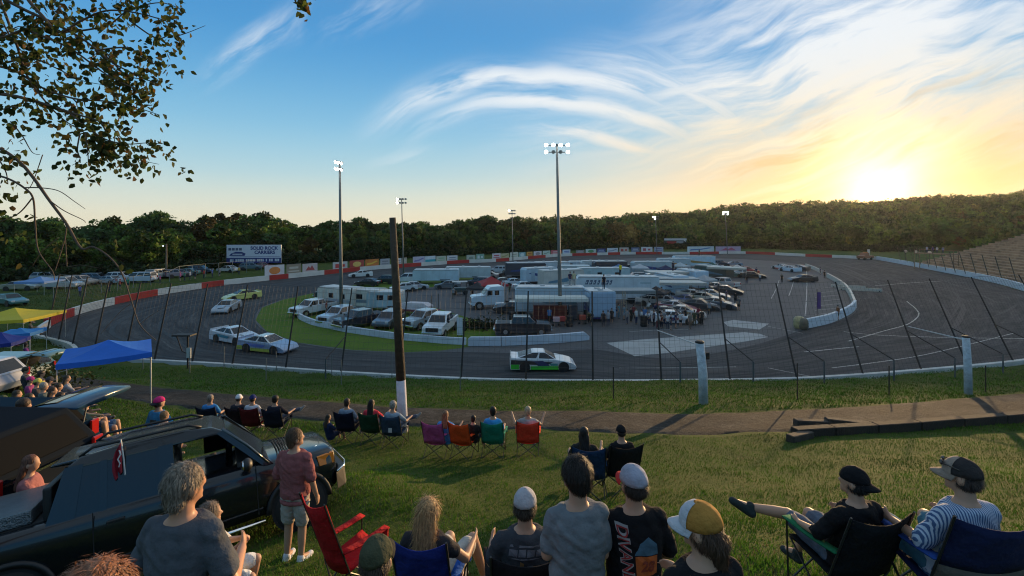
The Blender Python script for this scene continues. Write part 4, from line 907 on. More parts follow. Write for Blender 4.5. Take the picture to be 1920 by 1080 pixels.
def figure_meshes(key,p,vox,yaw=0.,tilt=0.,hair='short',sleeve=.6,legs='shorts',fem=0.,belly=0.,cap=0,roll=0.,wr=.0,hem=.0,hn=1.):
    if key in _fig: return _fig[key]
    HM=headframe(p,yaw,tilt,roll); near=vox<.02; D={}
    mb=MB(); mb.ell((0,0,.012),(.078,.098,.112),n=14,m=10,X=HM); mb.ell((0,.03,-.055),(.056,.064,.06),n=10,m=8,X=HM); mb.ell((0,.10,-.012),(.014,.02,.022),n=8,m=6,X=HM)
    if near:
        mb.ell((0,.088,-.058),(.026,.012,.009),n=8,m=6,X=HM); mb.ell((0,.082,-.09),(.022,.018,.016),n=8,m=6,X=HM); 
        for s in (-1,1): mb.ell((s*.03,.083,.022),(.018,.01,.008),n=8,m=6,X=HM)
    for s in (-1,1): mb.ell((s*.085,-.004,-.008),(.012,.024,.036),n=8,m=6,X=HM)
    capsule(mb,p['neck']-Vector((0,0,.03)),HM@Vector((0,-.012,-.06)),.064,.058)
    mb.loft(torso_rings(p,0,0,1.02,fem,belly))
    for k,s in (('L',-1),('R',1)):
        capsule(mb,p['sh'+k],p['el'+k],.056-.006*fem,.042); capsule(mb,p['el'+k],p['wr'+k],.042-.004*fem,.028)
        if near: hand(mb,p['wr'+k],p['el'+k],s)
        else: d=(p['wr'+k]-p['el'+k]).normalized(); capsule(mb,p['wr'+k],p['wr'+k]+d*.11,.034,.026)
        capsule(mb,p['hip'+k],p['kn'+k],.088,.058); m=p['kn'+k].lerp(p['an'+k],.35); capsule(mb,p['kn'+k],m,.055,.054); capsule(mb,m,p['an'+k],.054,.036); capsule(mb,p['an'+k],p['toe'+k],.036,.03)
    D['body']=remesh(mb,vox,2,'body')
    # shirt
    mb=MB(); mb.loft(torso_rings(p,.022,-.16+hem,.99,fem,belly))
    for k in 'LR':
        a,b=p['sh'+k],p['el'+k]; c=p['wr'+k]
        inn=a.lerp(p['neck'],.35)-Vector((0,0,.02)); capsule(mb,inn,a,.06,.068)
        if sleeve<=1: capsule(mb,a,a.lerp(b,sleeve),.067,.064)
        else: capsule(mb,a,b,.074,.058); capsule(mb,b,b.lerp(c,sleeve-1),.056,.045)
    D['shirt']=remesh(mb,max(vox,.013),3,'shirt',wr)
    mb=MB(); mb.loft(torso_rings(p,.012,-.02,.24))
    for k in 'LR':
        if legs=='shorts': capsule(mb,p['hip'+k],p['hip'+k].lerp(p['kn'+k],.82),.104,.085)
        else: capsule(mb,p['hip'+k],p['kn'+k],.102,.072); capsule(mb,p['kn'+k],p['kn'+k].lerp(p['an'+k],.93),.070,.056)
    D['shorts' if legs=='shorts' else 'trousers']=remesh(mb,max(vox,.014),3,'shorts' if legs=='shorts' else 'trousers',wr)
    for k in 'LR':
        mb=MB(); a,t=p['an'+k],p['toe'+k]; d=(t-a).normalized(); capsule(mb,a-Vector((0,.03,.045)),t,.046,.04); capsule(mb,a+Vector((0,-.01,.01)),a-Vector((0,0,.04)),.048,.045); 
        D['shoe'+k]=remesh(mb,max(vox,.013),2,'shoe')
    # hair / cap
    if hair:
        mb=MB()
        if hair=='short': mb.ell((0,-.018,.034),(.089,.100,.108),n=16,m=12,X=HM); mb.ell((0,-.05,-.04),(.072,.056,.066),n=12,m=8,X=HM)
        elif hair=='bushy': mb.ell((0,-.014,.045),(.100,.108,.110),n=16,m=12,X=HM); mb.ell((0,-.045,-.012),(.084,.066,.07),n=12,m=8,X=HM)
        elif hair=='under': mb.ell((0,-.028,-.008),(.083,.080,.066),n=14,m=10,X=HM)
        elif hair=='shag': mb.ell((0,-.03,-.03),(.092,.082,.09),n=14,m=10,X=HM); capsule(mb,HM@Vector((0,-.06,-.06)),HM@Vector((0,-.07,-.15)),.075,.05)
        elif hair=='long':
            mb.ell((0,-.016,.03),(.085,.098,.106),n=16,m=12,X=HM)
            for s in (-1,0,1): capsule(mb,HM@Vector((s*.045,-.05,-.02)),p['chest']+Vector((s*.06+.015,-.135,.08)),.055,.035)
        D['hair']=remesh(mb,max(vox*.8,.009),2,'hair',.0035*hn if near else .003)
    if cap:
        mb=MB(); prof=[]; n=18; mb.ell((0,-.006,.032),(.093,.112,.108),n=n,m=7,X=HM,z0=-.05,z1=.99); mb.ell((0,-.006,.138),(.01,.01,.006),n=8,m=4,X=HM)
        D['cap']=mb.mesh('cap',[],smooth=True)
        mb=MB(); vs=[];ni=12;sg=1 if cap>0 else -1
        top=[];bot=[]
        for i in range(ni+1):
            a=math.pi*(i/ni)*.8+math.pi*.1
            for j,f in enumerate((.78,1.0,1.25,1.45)):
                x=.09*math.cos(a)*(1 if j<2 else .98); y=sg*(.105*math.sin(a)*.9+(f-.78)*.13*math.sin(a)); zz=.03-(f-.78)*.045-.028*(abs(math.cos(a))**2)*(f-.7)
                top.append((x,y-.006,zz+.004)); bot.append((x,y-.006,zz-.003))
        k=4; fs=[]
        for i in range(ni):
            for j in range(k-1): fs.append((i*k+j,(i+1)*k+j,(i+1)*k+j+1,i*k+j+1))
        N0=len(top); fs2=[tuple(x+N0 for x in f[::-1]) for f in fs]
        edge=[]
        for i in range(ni): edge.append((i*k+k-1,(i+1)*k+k-1,N0+(i+1)*k+k-1,N0+i*k+k-1))
        mb.add(top+bot,fs+fs2+edge,0,HM); D['brim']=mb.mesh('brim',[],smooth=True)
    D['_long']=hair=='long'; D['_HM']=HM; _fig[key]=D; return D
def strands(o,me,n,L,mat,seed=1,down=.8):
    r=np.random.default_rng(seed); me.calc_loop_triangles(); T=np.array([t.vertices[:] for t in me.loop_triangles]); C=np.array([v.co[:] for v in me.vertices]); A=C[T]; nr=np.cross(A[:,1]-A[:,0],A[:,2]-A[:,0]); ar=np.linalg.norm(nr,axis=1)+1e-12; nr/=ar[:,None]
    i=r.choice(len(T),n,p=ar/ar.sum()); u=r.random((n,2)); f=u.sum(1)>1; u[f]=1-u[f]; p=A[i,0]+u[:,:1]*(A[i,1]-A[i,0])+u[:,1:]*(A[i,2]-A[i,0]); N=nr[i]
    ctr=C.mean(0); N=np.where((((p-ctr)*N).sum(1)<0)[:,None],-N,N)
    g=np.array([[0,-.35,-1.]])*down+r.normal(size=(n,3))*.28; g=g-N*(g*N).sum(1)[:,None]; g/=np.linalg.norm(g,axis=1)[:,None]+1e-9; s=np.cross(N,g); l=L*r.uniform(.5,1.4,(n,1)); w=.0016*r.uniform(.7,1.5,(n,1)); lift=r.uniform(.05,.45,(n,1))
    V=np.stack([p-s*w-N*.004,p+s*w-N*.004,p+g*l*.6+s*w*.8+N*l*lift*.35,p+g*l*.6-s*w*.8+N*l*lift*.35,p+g*l+N*l*lift*.3],1); b=np.arange(n)[:,None]*5
    Fc=np.concatenate([b+np.array([[0,1,2]]),b+np.array([[0,2,3]]),b+np.array([[3,2,4]])]); h=link('hair_strands',fastmesh('hair_strands',V.reshape(-1,3),Fc,mat),o); h['kind']='stuff'
def setmat(o,m):
    if not o.data.materials: o.data.materials.append(m)
    o.material_slots[0].link='OBJECT'; o.material_slots[0].material=m
def person(label,loc,rz,D,shirt=(.1,.1,.1),bottom=(.05,.06,.09),shoe=(.08,.08,.08),hair=(.05,.035,.025),cap=None,brim=None,skin=None,group=None,sc=1.,mat=None,shirtmat=None):
    t=thing('person',label,'person',loc,rz,group,mat=mat,sc=sc)
    for k,m in (('body',skin or SKIN),('shirt',shirtmat or cloth(shirt)),('shorts',cloth(bottom)),('trousers',cloth(bottom)),('shoeL',cloth(shoe)),('shoeR',cloth(shoe)),('hair',hairm(hair))):
        if k in D:
            o_=link('shoe' if k[:4]=='shoe' else k,D[k],t); setmat(o_,m)
            if k=='hair' and len(D['body'].vertices)>9000: strands(o_,D[k],2600,.10 if D.get('_long') else .045,m)
    if 'cap' in D and cap:
        c=link('cap',D['cap'],t); setmat(c,cloth(cap,.08)); b=link('brim',D['brim'],c); setmat(b,cloth(brim or cap,.08))
    return t
_ch={}
def camp_chair(label,loc,rz,col,arm=None,group='folding camp chairs on the grass',sc=1.,pocket=None,mat=None,lower=None,open_=1.,bh=.56):
    t=thing('camp_chair',label,'camp chair',loc,rz,group,mat=mat,sc=sc); m=cloth(col); am=cloth(arm or col)
    def sheetm(fn,nu,nv,th,nm,mt,off):
        V=[];n=(nu+1)*(nv+1)
        for s in (0,1):
            for i in range(nu+1):
                for j in range(nv+1): V.append(Vector(fn(i/nu,j/nv))+Vector(off)*th*(s-.5))
        w=nv+1; fs=[]
        for i in range(nu):
            for j in range(nv): a=i*w+j; fs+= [(a,a+w,a+w+1,a+1),(n+a,n+a+1,n+a+w+1,n+a+w)]
        bd=[(i*w) for i in range(nu+1)]+[nu*w+j for j in range(1,nv+1)]+[i*w+nv for i in range(nu-1,-1,-1)]+[j for j in range(nv-1,0,-1)]
        for a,b in zip(bd,bd[1:]+bd[:1]): fs.append((a,b,n+b,n+a))
        return MB().add(V,fs).build(nm,mt,t,smooth=True)
    O=open_
    bk=lambda u,v: ((u-.5)*.56*O, -.21-.20*v*bh/.56-.05*math.sin(math.pi*u), .40+v*(bh+.05*abs(2*u-1)**2))
    if lower is None: sheetm(bk,8,6,.012,'backrest',m,(0,1,0))
    else:
        sheetm(lambda u,v: bk(u,.38+.62*v),8,5,.012,'backrest',m,(0,1,0)); sheetm(lambda u,v: bk(u,.38*v),8,3,.011,'lower_back',cloth(lower),(0,1,0))
    sheetm(lambda u,v: ((u-.5)*.54*O,-.22+.48*v,.41+.05*v-.05*math.sin(math.pi*u)*(1-.3*v)),8,5,.012,'seat',m,(0,0,1))
    for s in (-1,1):
        sheetm(lambda u,v: (s*(.27+.02*u)*O+(v-.5)*.085,-.30+.58*u,.665-.045*u-.015*math.sin(math.pi*u)),6,2,.01,'armrest',am,(0,0,1))
        if s>0: MB().lathe([(.045,-.12),(.048,0),(.043,0),(.04,-.115)],n=10,X=Matrix.Translation((s*.29*O,.24,.625))).build('cup_holder',am,t)
    k=1 if O>.9 else O
    f=MB(); F_=[(-.28*O,.26,.02),(.28*O,.26,.02),(-.28*O,-.30,.02),(.28*O,-.30,.02)]
    f.tube([F_[0],(.27*O,.25,.44)],.009,n=5).tube([F_[1],(-.27*O,.25,.44)],.009,n=5).tube([F_[2],(.28*O,-.22,.42)],.009,n=5).tube([F_[3],(-.28*O,-.22,.42)],.009,n=5)
    for s in (-1,1):
        f.tube([(s*.28*O,-.30,.02),(s*.27*O,.25,.44)],.009,n=5).tube([(s*.28*O,.26,.02),(s*.28*O,-.22,.42)],.009,n=5).tube([(s*.28*O,-.19,.36),(s*.285*O,-.23-.20*bh/.56,.47+bh)],.0095,n=5).tube([(s*.28*O,.26,.02),(s*.29*O,.27,.62)],.009,n=5)
    f.build('frame',M((.05,.05,.05),.4,.6,name='frame_metal'),t,fixn=False); return t
# ================================================================ PLACEMENT: TRACK SIDE
MET=M((.16,.18,.18),.6,.25,name='galvanised'); DKMET=M((.022,.02,.019),.6,.3,name='dark_steel'); LAMPON=M((1,.97,.9),.3,emit=22.,var=0,name='lit_floodlight')
# ---- light masts
def mast(label,px,pyb,pytop,lamps,r=.2,head=1.9,lit=(1,)*8,side=False,emit=None):
    b=P(px[1],pyb); Y=b.y; H=CH-(pytop-HZ)/F*Y; t=thing('light_mast',label,'floodlight mast',b,0,'floodlight masts round the track')
    tx=XP(px[0],Y)-b.x; MB().tube([(0,0,0),(tx*.5,0,H*.5),(tx,0,H)],[r,r*.75,r*.5],n=10).build('pole',MET,t,smooth=True)
    d=(CEN-np.array([b.x,b.y])); d=d/np.linalg.norm(d) if np.linalg.norm(d)>5 else np.array([0,-1.])
    if side: rt_=Vector((.35,.94,0)); fw=Vector((-.6,-.8,0))
    else: rt_=Vector((1,0,0)); fw=Vector((0,-1,0))
    o=Vector((tx,0,H)); 
    for z in (-.15,-.95): MB().tube([o+rt_*(-head/2)+Vector((0,0,z)),o+rt_*(head/2)+Vector((0,0,z))],.05,n=5).build('crossarm',DKMET,t)
    k=0
    for z in (-.15,-.95):
        for i in range(4):
            c=o+rt_*((i/3-.5)*head)+Vector((0,0,z))+fw*.2
            X=Matrix.Translation(c)@Vector((fw.x,fw.y,-.45)).to_track_quat('Z','Y').to_matrix().to_4x4()
            h=MB().lathe([(.08,-.26),(.16,-.18),(.23,.0)],n=10,X=X).build('lamp_housing',DKMET,t)
            if k<len(lit) and lit[k]: MB().lathe([(.21,.0),(.15,.05),(.03,.07)],n=10,X=X).build('lens',LAMPON,h)
            else: MB().lathe([(.21,.0),(.15,.04),(.03,.05)],n=10,X=X).build('lens',M((.3,.32,.33),.2,var=0),h)
            k+=1
    return t
mast('tall mast left of the infield campers, its lamp cluster burning white',(637,640),590,303,8,.24,1.0,(1,)*8,True)
mast('tallest mast rising from the middle of the haulers with two rows of lamps',(1044,1051),600,270,8,.25,2.5,(1,1,1,1,1,0,0,1))
mast('slim mast behind the wooden pole with a small lamp head',(753,757),521,372,8,.17,1.8,(1,0,0,0,1,0,0,0))
mast('thin far mast left of the tallest one with dim lamps',(960,962),500,394,8,.15,1.5,(1,0,0,0,0,0,0,0))
mast('far mast in front of the hillside meadow with unlit heads',(1229,1232),477,406,8,.15,1.9,(1,1,0,0,0,1,0,0))
mast('far mast on the right in front of the wooded hill',(1360,1364),477,397,8,.15,1.7,(1,1,1,1,1,0,0,1))
t=thing('wooden_pole','weathered wooden pole with a small yard light before the left trees','utility pole',P(312,520,.8)); H=6.6
MB().tube([(0,0,-.3),(0,0,H)],[.16,.12]).build('pole',M((.15,.12,.09),.85,var=.3),t); MB().tube([(0,0,H-.5),(-.35,-.3,H-.35)],.03).build('bracket',DKMET,t); MB().ell((-.4,-.35,H-.4),.14).build('lamp',M((.6,.62,.65),.3,emit=1.5,var=0),t)
# ---- near utility pole
Y=15.6; x0=XP(757,Y); z0=ground(x0,Y); t=thing('utility_pole','tall dark wooden pole standing among the seated spectators, painted white round its foot','utility pole',(x0,Y,z0))
top=Vector((XP(736,Y)-x0,0,ZP(408,Y)-z0)); zs=(ZP(712,Y)-z0); f=zs/top.z; mid=top*f
MB().tube([(0,0,-.3),tuple(mid)],[.17,.155],n=14).build('painted_foot',M((.50,.47,.5),.75,var=.25,sc=3.,bump=.3,name='chipped_white_paint'),t,smooth=True)
MB().tube([tuple(mid),tuple(mid+(top-mid)*.5),tuple(top)],[.157,.135,.105],n=14).build('shaft',M((.05,.036,.022),.85,var=.45,sc=4.,bump=.7,bsc=14.,name='creosoted_wood'),t,smooth=True)
# ---- white posts with boom arms
for (px,yb,yt,Y,lab,ax,ay,r) in ((1317,753,642,20.6,'stout white post with peeling paint left of the gap',1232,619,.20),(1814,730,632,23.6,'stout white post with peeling paint at the right',1703,612,.17)):
    x0=XP(px,Y); z0=ground(x0,Y); h=ZP(yt,Y)-z0; t=thing('white_post',lab,'post',(x0,Y,z0)); MB().tube([(.05,0,-.2),(.02,0,h*.5),(-.12 if px<1500 else -.08,0,h)],[r,r*.95,r*.9],n=14).build('shaft',M((.45,.50,.54),.7,var=.35,sc=4.,bump=.4,name='flaking_white_paint'),t,smooth=True)
    MB().lathe([(r*.92,h),(r*.95,h+.06),(r*.6,h+.1)],n=14,X=Matrix.Translation((-.12 if px<1500 else -.08,0,-.02))).build('cap',DKMET,t); Y2=29.; e=Vector((XP(ax,Y2)-x0,Y2-Y,ZP(ay,Y2)-z0))
    MB().tube([(-.1,.1,h-.15),tuple(e)],[.035,.028],n=6).build('stay_bar',M((.42,.46,.48),.5,.4),t)
    if px<1500: MB().box((.22,0,h*.78),(.16,.12,.3)).build('meter_box',DKMET,t,bevel=.02,seg=1)
# ---- catch fence along the near wall
nw2=catmull([tuple(p) for p in NEARW]+[(-38,40.5),(-45,44.5),(-49.6,50.5)],24,False)
nwpx=960+F*nw2[:,0]/nw2[:,1]
def onwall(px):
    i=int(np.argmin(np.abs(nwpx-px)+np.where(nw2[:,1]>49,500,0))); return nw2[i]
cf=thing('catch_fence','tall leaning catch fence of dark posts and wire along the near track edge','fence')
tops=[];bases=[]
for px,lean,braced in ((88,.9,0),(112,.9,0),(137,1.,0),(176,1.,0),(234,1.1,0),(289,1.2,0),(360,1.2,0),(440,1.3,0),(532,1.2,0),(636,1.3,1),(748,1.3,0),(862,1.2,0),(988,1.2,0),(1112,1.2,0),(1240,1.5,1),(1370,2.1,1),(1494,2.7,1),(1615,2.8,1),(1725,2.9,1),(1812,3.,1),(1897,3.,1),(1990,3.,1)):
    b=onwall(px); d=np.array([CEN[0]*.35-b[0]*.35,60.]); d=d/np.linalg.norm(d); hh=5.6 if px<1300 else 5.9
    base=Vector((b[0],b[1]-.1,.7)); tp=Vector((b[0]+d[0]*lean,b[1]+d[1]*lean,.8+hh)); bases.append(base);tops.append(tp)
    MB().tube([tuple(base),tuple(tp)],[.065,.05],n=6).build('post',DKMET,cf)
    if braced:
        m=base.lerp(tp,.42); f2=Vector((base.x+(.55 if px>1100 else -.3),base.y-1.9,ground(base.x+.5,base.y-1.9)+1.3)); MB().tube([tuple(m),tuple(f2)],.035,n=5).build('brace',DKMET,cf); MB().tube([(f2.x,f2.y,f2.z+.02),(f2.x,f2.y,ground(f2.x,f2.y)-.15)],.05,n=6).build('short_post',M((.08,.10,.11),.6,.3),cf)
wm=MB(); 
for (b0,t0),(b1,t1) in zip(zip(bases,tops),list(zip(bases,tops))[1:]):
    L=(b1-b0).length; nh=14; nv=max(2,int(L/.34))
    for i in range(nh+1): a=b0.lerp(t0,i/nh); c=b1.lerp(t1,i/nh); wm.tube([tuple(a),tuple(c)],.0075 if i not in (0,nh) else .014,n=3,cap=False)
    for j in range(1,nv): u=j/nv; wm.tube([tuple(b0.lerp(b1,u)),tuple(t0.lerp(t1,u))],.006,n=3,cap=False)
wm.build('wire_mesh',M((.06,.065,.07),.6,.4,name='fence_wire'),cf,fixn=False)
# low wire fence on the bank
lf=thing('low_wire_fence','low fence of thin pale stakes and wire on the grass bank above the near wall','fence'); pr=None; wires=MB()
for px,yb,ht in ((160,690,1.5),(268,692,1.5),(356,700,1.5),(420,683,1.3),(499,712,1.4),(518,690,1.2),(640,722,1.5),(622,702,1.3),(735,705,1.3),(760,730,1.5),(863,735,1.5),(1150,748,1.5),(1495,750,1.7),(1667,742,1.5),(1848,735,1.4)):
    x,y=onslope(px,yb); z=ground(x,y); MB().tube([(x,y,z-.2),(x,y,z+ht)],.028,n=5).build('stake',M((.17,.18,.17),.6,.3) if px<900 else DKMET,lf)
# camera stand / flag box at the fence on the left
x,y=onslope(352,690); z=ground(x,y); t=thing('judges_stand','small dark platform on a post beside the fence at the left turn','platform',(x,y,z)); MB().tube([(0,0,-.2),(0,0,2.3)],.06).build('post',DKMET,t); MB().box((-.25,0,2.35),(1.3,.7,.1)).build('platform',DKMET,t); MB().tube([(-.8,0,2.3),(-.4,0,1.2),(0,0,1.0)],.035).build('strut',DKMET,t); MB().box((.15,-.1,1.1),(.28,.1,.7)).build('sign_plate',M((.42,.45,.42),.5),t)
# ---- timber edging on the right
tb=thing('timber_edging','row of dark old timbers holding the path edge on the right','timber edging')
pts=[onslope(x,y) for x,y in ((1488,822),(1560,817),(1640,812),(1720,806),(1800,799),(1880,792),(1960,785))]
for (a,c) in zip(pts[:-1],pts[1:]):
    A=Vector((a[0],a[1],ground(*a)+.16)); B=Vector((c[0],c[1],ground(*c)+.16)); d=B-A; m=Matrix.Translation((A+B)/2)@d.to_track_quat('X','Z').to_matrix().to_4x4()
    MB().box((0,0,random.uniform(-.02,.02)),(d.length-.03,.3,.34),X=m).build('timber',M((.026,.02,.015),.9,var=.4,sc=3.,bump=.6),tb,bevel=.02,seg=1)
for (px,py,L,rz) in ((1500,826,1.1,.5),(1530,800,1.6,.1),(1590,800,1.5,-.1)):
    x,y=onslope(px,py); MB().box((0,0,.12),(L,.26,.24),X=Matrix.Translation((x,y,ground(x,y)))@Matrix.Rotation(rz,4,'Z')@Matrix.Rotation(.08,4,'Y')).build('timber',M((.045,.036,.028),.9,var=.4,sc=3.,bump=.6),tb,bevel=.02,seg=1)
# ---- advertising boards
ORG=(.62,.2,.03); EMB={}
boards=[(500,538,497,518,(.66,.6,.6),'oval',(.65,.22,.05)),(541,569,495,514,(.28,.22,.16),'bars',(.5,.45,.38)),(571,600,494,512,(.52,.43,.42),'peak',(.35,.06,.06)),(628,656,491,507,(.5,.5,.48),'blocks',(.45,.05,.05)),(659,687,488,505,(.36,.05,.04),'oval',(.65,.45,.12)),(688,714,486,503,(.55,.17,.03),'wave',(.7,.42,.05)),(716,734,485,500,(.36,.36,.38),'bars',(.2,.2,.22)),(745,756,484,498,(.6,.6,.58),'bars',(.3,.3,.3)),(757,766,483,496,(.45,.38,.3),'oval',(.55,.5,.4)),(777,800,481,494,(.48,.45,.55),'wave',(.2,.2,.4)),(800,820,480,495,(.58,.62,.66),'base',(.02,.32,.38)),(821,840,480,495,(.5,.5,.4),'bars',(.25,.4,.25)),(841,861,479,493,(.62,.62,.62),'bars',(.25,.28,.32)),(876,893,478,491,(.42,.44,.36),'peak',(.2,.24,.2)),(894,910,476,489,(.2,.34,.26),'blocks',(.6,.62,.6)),(926,942,475,487,(.62,.56,.56),'bars',(.4,.08,.1)),(942,958,475,485,(.45,.42,.25),'wave',(.3,.28,.1)),(960,975,473,485,(.55,.57,.5),'bars',(.3,.32,.25)),(976,989,473,484,(.2,.38,.4),'oval',(.5,.6,.6)),(991,1002,472,482,(.55,.3,.06),'bars',(.4,.1,.02)),(1004,1019,471,481,(.6,.6,.62),'oval',(.25,.25,.27)),(1021,1035,470,480,(.45,.55,.48),'wave',(.2,.3,.22)),(1036,1056,469,479,(.5,.1,.12),'bars',(.6,.45,.45)),(1057,1072,468,478,(.58,.62,.68),'bars',(.1,.16,.4)),(1082,1098,469,477,(.26,.26,.26),'bars',(.4,.4,.4)),(1100,1120,467,478,(.55,.6,.56),'oval',(.1,.3,.12)),(1121,1138,466,477,(.03,.05,.16),'bars',(.3,.35,.5)),(1140,1161,465,475,(.58,.61,.64),'wave',(.25,.3,.38)),(1163,1181,464,474,(.45,.4,.36),'blocks',(.4,.06,.05)),(1185,1201,464,473,(.1,.14,.24),'bars',(.4,.42,.5)),(1203,1225,463,473,(.6,.62,.62),'blocks',(.4,.1,.12)),(1227,1245,463,472,(.34,.40,.48),'bars',(.12,.14,.3)),(1290,1342,462,472,(.5,.6,.62),'wave',(.08,.18,.4)),(1343,1392,462,472,(.42,.32,.45),'peak',(.45,.1,.16))]
ADJ={'oval':'an oval emblem','bars':'two rows of lettering bars','peak':'a peaked emblem','blocks':'two blocks of colour','wave':'a slanting swash','base':'a coloured lower half'}
BLAB=['white board with an orange oval emblem, just right of the billboard','tan board with pale bars beside the orange oval board','pinkish board with a dark red peak, third from the billboard','pale board with red blocks just right of the left tall mast','red board with two golden ovals','orange board with a yellow swash','dark grey barred board just left of the wooden pole','white barred board just right of the wooden pole','narrow beige board with a pale oval behind the slim mast','mauve board with a blue swash','white board with a teal lower half','cream board with green bars beside the teal and white one','clean white board with grey bars above red wall','grey green board with a dark peak','dark green board with two white blocks','white board with dark red bars','mustard board with a brown swash','pale board with olive bars at the thin far mast','teal board with a pale oval','bright orange board with red bars','white board framing a dark grey oval','pale green board with a dark swash','red board with pink bars beside the tallest mast','white board with navy bars just right of the tallest mast','grey board with paler bars past the tallest mast','white board with a green oval','navy board with pale bars left of the white swash board','white board with a grey swash','beige board with two red blocks','slate blue board with pale bars','white board with dark red blocks left of the far mast','pale blue board with navy bars behind the far mast','wide white board with a long blue swash right of the scoreboard','purple board with a crimson peak, last on the right']
ordn=['nearest the billboard','second from the billboard','third from the billboard']
for bi,(xa,xb,ya,yb,c,em,ec) in enumerate(boards):
    xm=(xa+xb)/2; pa=np.array([np.interp(xa,wdpx,wd[:,0]),np.interp(xa,wdpx,wd[:,1])]); pb=np.array([np.interp(xb,wdpx,wd[:,0]),np.interp(xb,wdpx,wd[:,1])]); 
    d=pb-pa; L=np.hypot(*d); nn=np.array([d[1],-d[0]])/L; 
    if ((pa+nn-CEN)**2).sum()<((pa-nn-CEN)**2).sum(): nn=-nn
    m=(pa+pb)/2+nn*.8; Y=m[1]; zt=ZP(ya,Y); zb=max(.7,ZP(yb,Y)); hgt=zt-zb
    def cname(c):
        r,g,b=c; mx=max(c); mn=min(c)
        if mx-mn<.09: return 'white' if mx>.5 else ('grey' if mx>.2 else 'black')
        if r==mx: return ('orange' if g>.28*r and b<.3*r and g<.7*r else ('tan' if g>.6*r else 'red'))
        if g==mx: return 'green'
        return 'blue' if b>r*1.25 else 'mauve'
    lab=BLAB[bi]
    t=thing('advertising_board',lab,'advertising board',(m[0],m[1],0),math.atan2(d[1],d[0]),'advertising boards along the far wall')
    MB().box((0,0,zb+hgt/2),(L*.96,.1,hgt)).build('panel',M(c,.5,var=.12,sc=1.),t)
    em_=M(ec,.5,var=.1); s=-1 if nn[1]*math.cos(0)>0 and True else 1
    fy=-.06 if (Matrix.Rotation(math.atan2(d[1],d[0]),3,'Z')@Vector((0,-1,0))).dot(Vector((CEN[0]-m[0],CEN[1]-m[1],0)))>0 else .06
    zc=zb+hgt/2; e=MB()
    if em=='oval': e.ell((0,fy,zc),(L*.28,.02,hgt*.34),n=16,m=8)
    elif em=='bars': e.box((0,fy,zc+hgt*.14),(L*.6,.02,hgt*.2)).box((0,fy,zc-hgt*.2),(L*.72,.02,hgt*.12))
    elif em=='peak': e.add([(-L*.3,fy,zb+hgt*.25),(L*.3,fy,zb+hgt*.25),(L*.12,fy,zb+hgt*.8),(0,fy,zb+hgt*.5),(-L*.1,fy,zb+hgt*.72)],[(0,1,2,3,4)])
    elif em=='blocks': e.box((-L*.2,fy,zc),(L*.26,.02,hgt*.5)).box((L*.2,fy,zc),(L*.2,.02,hgt*.34))
    elif em=='wave': e.add([(-L*.4,fy,zb+hgt*.25),(0,fy,zb+hgt*.35),(L*.42,fy,zb+hgt*.7),(L*.3,fy,zb+hgt*.8),(-.1,fy,zb+hgt*.55),(-L*.36,fy,zb+hgt*.5)],[(0,1,2,3,4,5)])
    else: e.box((0,fy,zb+hgt*.25),(L*.95,.02,hgt*.48))
    e.build('emblem',em_,t)
    for sx in (-1,1): MB().tube([(sx*L*.38,-fy*1.2,-.2),(sx*L*.38,-fy*1.2,zt-.1)],.05,n=5).build('post',DKMET,t)
# ---- billboard
Y=113.; xa,xb=XP(427,Y),XP(526,Y); zt,zb=ZP(459,Y),ZP(493,Y); W=xb-xa; H=zt-zb; bx=(xa+xb)/2
t=thing('billboard','large white and blue billboard reading SOLID ROCK CARRIERS on posts beside the wood','billboard',(bx,Y,ground(bx,Y)),.06); g=ground(bx,Y); zc=(zt+zb)/2-g
MB().box((0,0,zc),(W,.25,H)).build('panel',M((.60,.60,.66),.5,var=.06),t); BLUE=M((.02,.035,.17),.5,var=.1,name='billboard_blue')
MB().box((0,-.14,zb-g+H*.14),(W,.05,H*.28)).build('blue_strip',BLUE,t); MB().box((W*.03,-.135,zb-g+H*.34),(W*.9,.03,H*.02)).build('rule',BLUE,t)
MB().add([(-W*.45,-.15,zc-H*.10),(-W*.17,-.15,zc-H*.10),(-W*.15,-.15,zc+.02*H),(-W*.22,-.15,zc+H*.11),(-W*.33,-.15,zc+H*.12),(-W*.42,-.15,zc+H*.02)],[(0,1,2,3,4,5)]).build('logo',BLUE,t)
lm=MB(); 
for i in range(4): lm.box((-W*.44+i*W*.065,-.15,zc+H*.26),(W*.05,.02,H*.14))
lm.build('logo_lettering',M((.08,.10,.16),.5),t); MB().box((-W*.30,-.165,zc-H*.02),(W*.18,.02,H*.07)).build('logo_band',M((.5,.5,.56),.5),t)
fn=(0,-1,0)
put_text('SOLID ROCK',H*.25,BLUE,t,facing((W*.19,-.145,zc+H*.31),fn),True,0); put_text('CARRIERS',H*.25,BLUE,t,facing((W*.20,-.145,zc+H*.08),fn),True,0)
bt=MB(); r_=random.Random(2)
x=-W*.44
while x<W*.44:
    w_=W*r_.uniform(.02,.05); bt.box((x+w_/2,-.18,zb-g+H*.15+.1*x/W*H*.3),(w_*.8,.02,H*.14)); x+=w_+(W*.03 if r_.random()<.25 else 0)
bt.build('phone_line',M((.55,.57,.62),.5),t)
for sx in (-.42,-.14,.14,.42): MB().tube([(W*sx,.2,-.3),(W*sx,.2,zb-g+H*.9)],.14,n=6).build('post',DKMET,t)
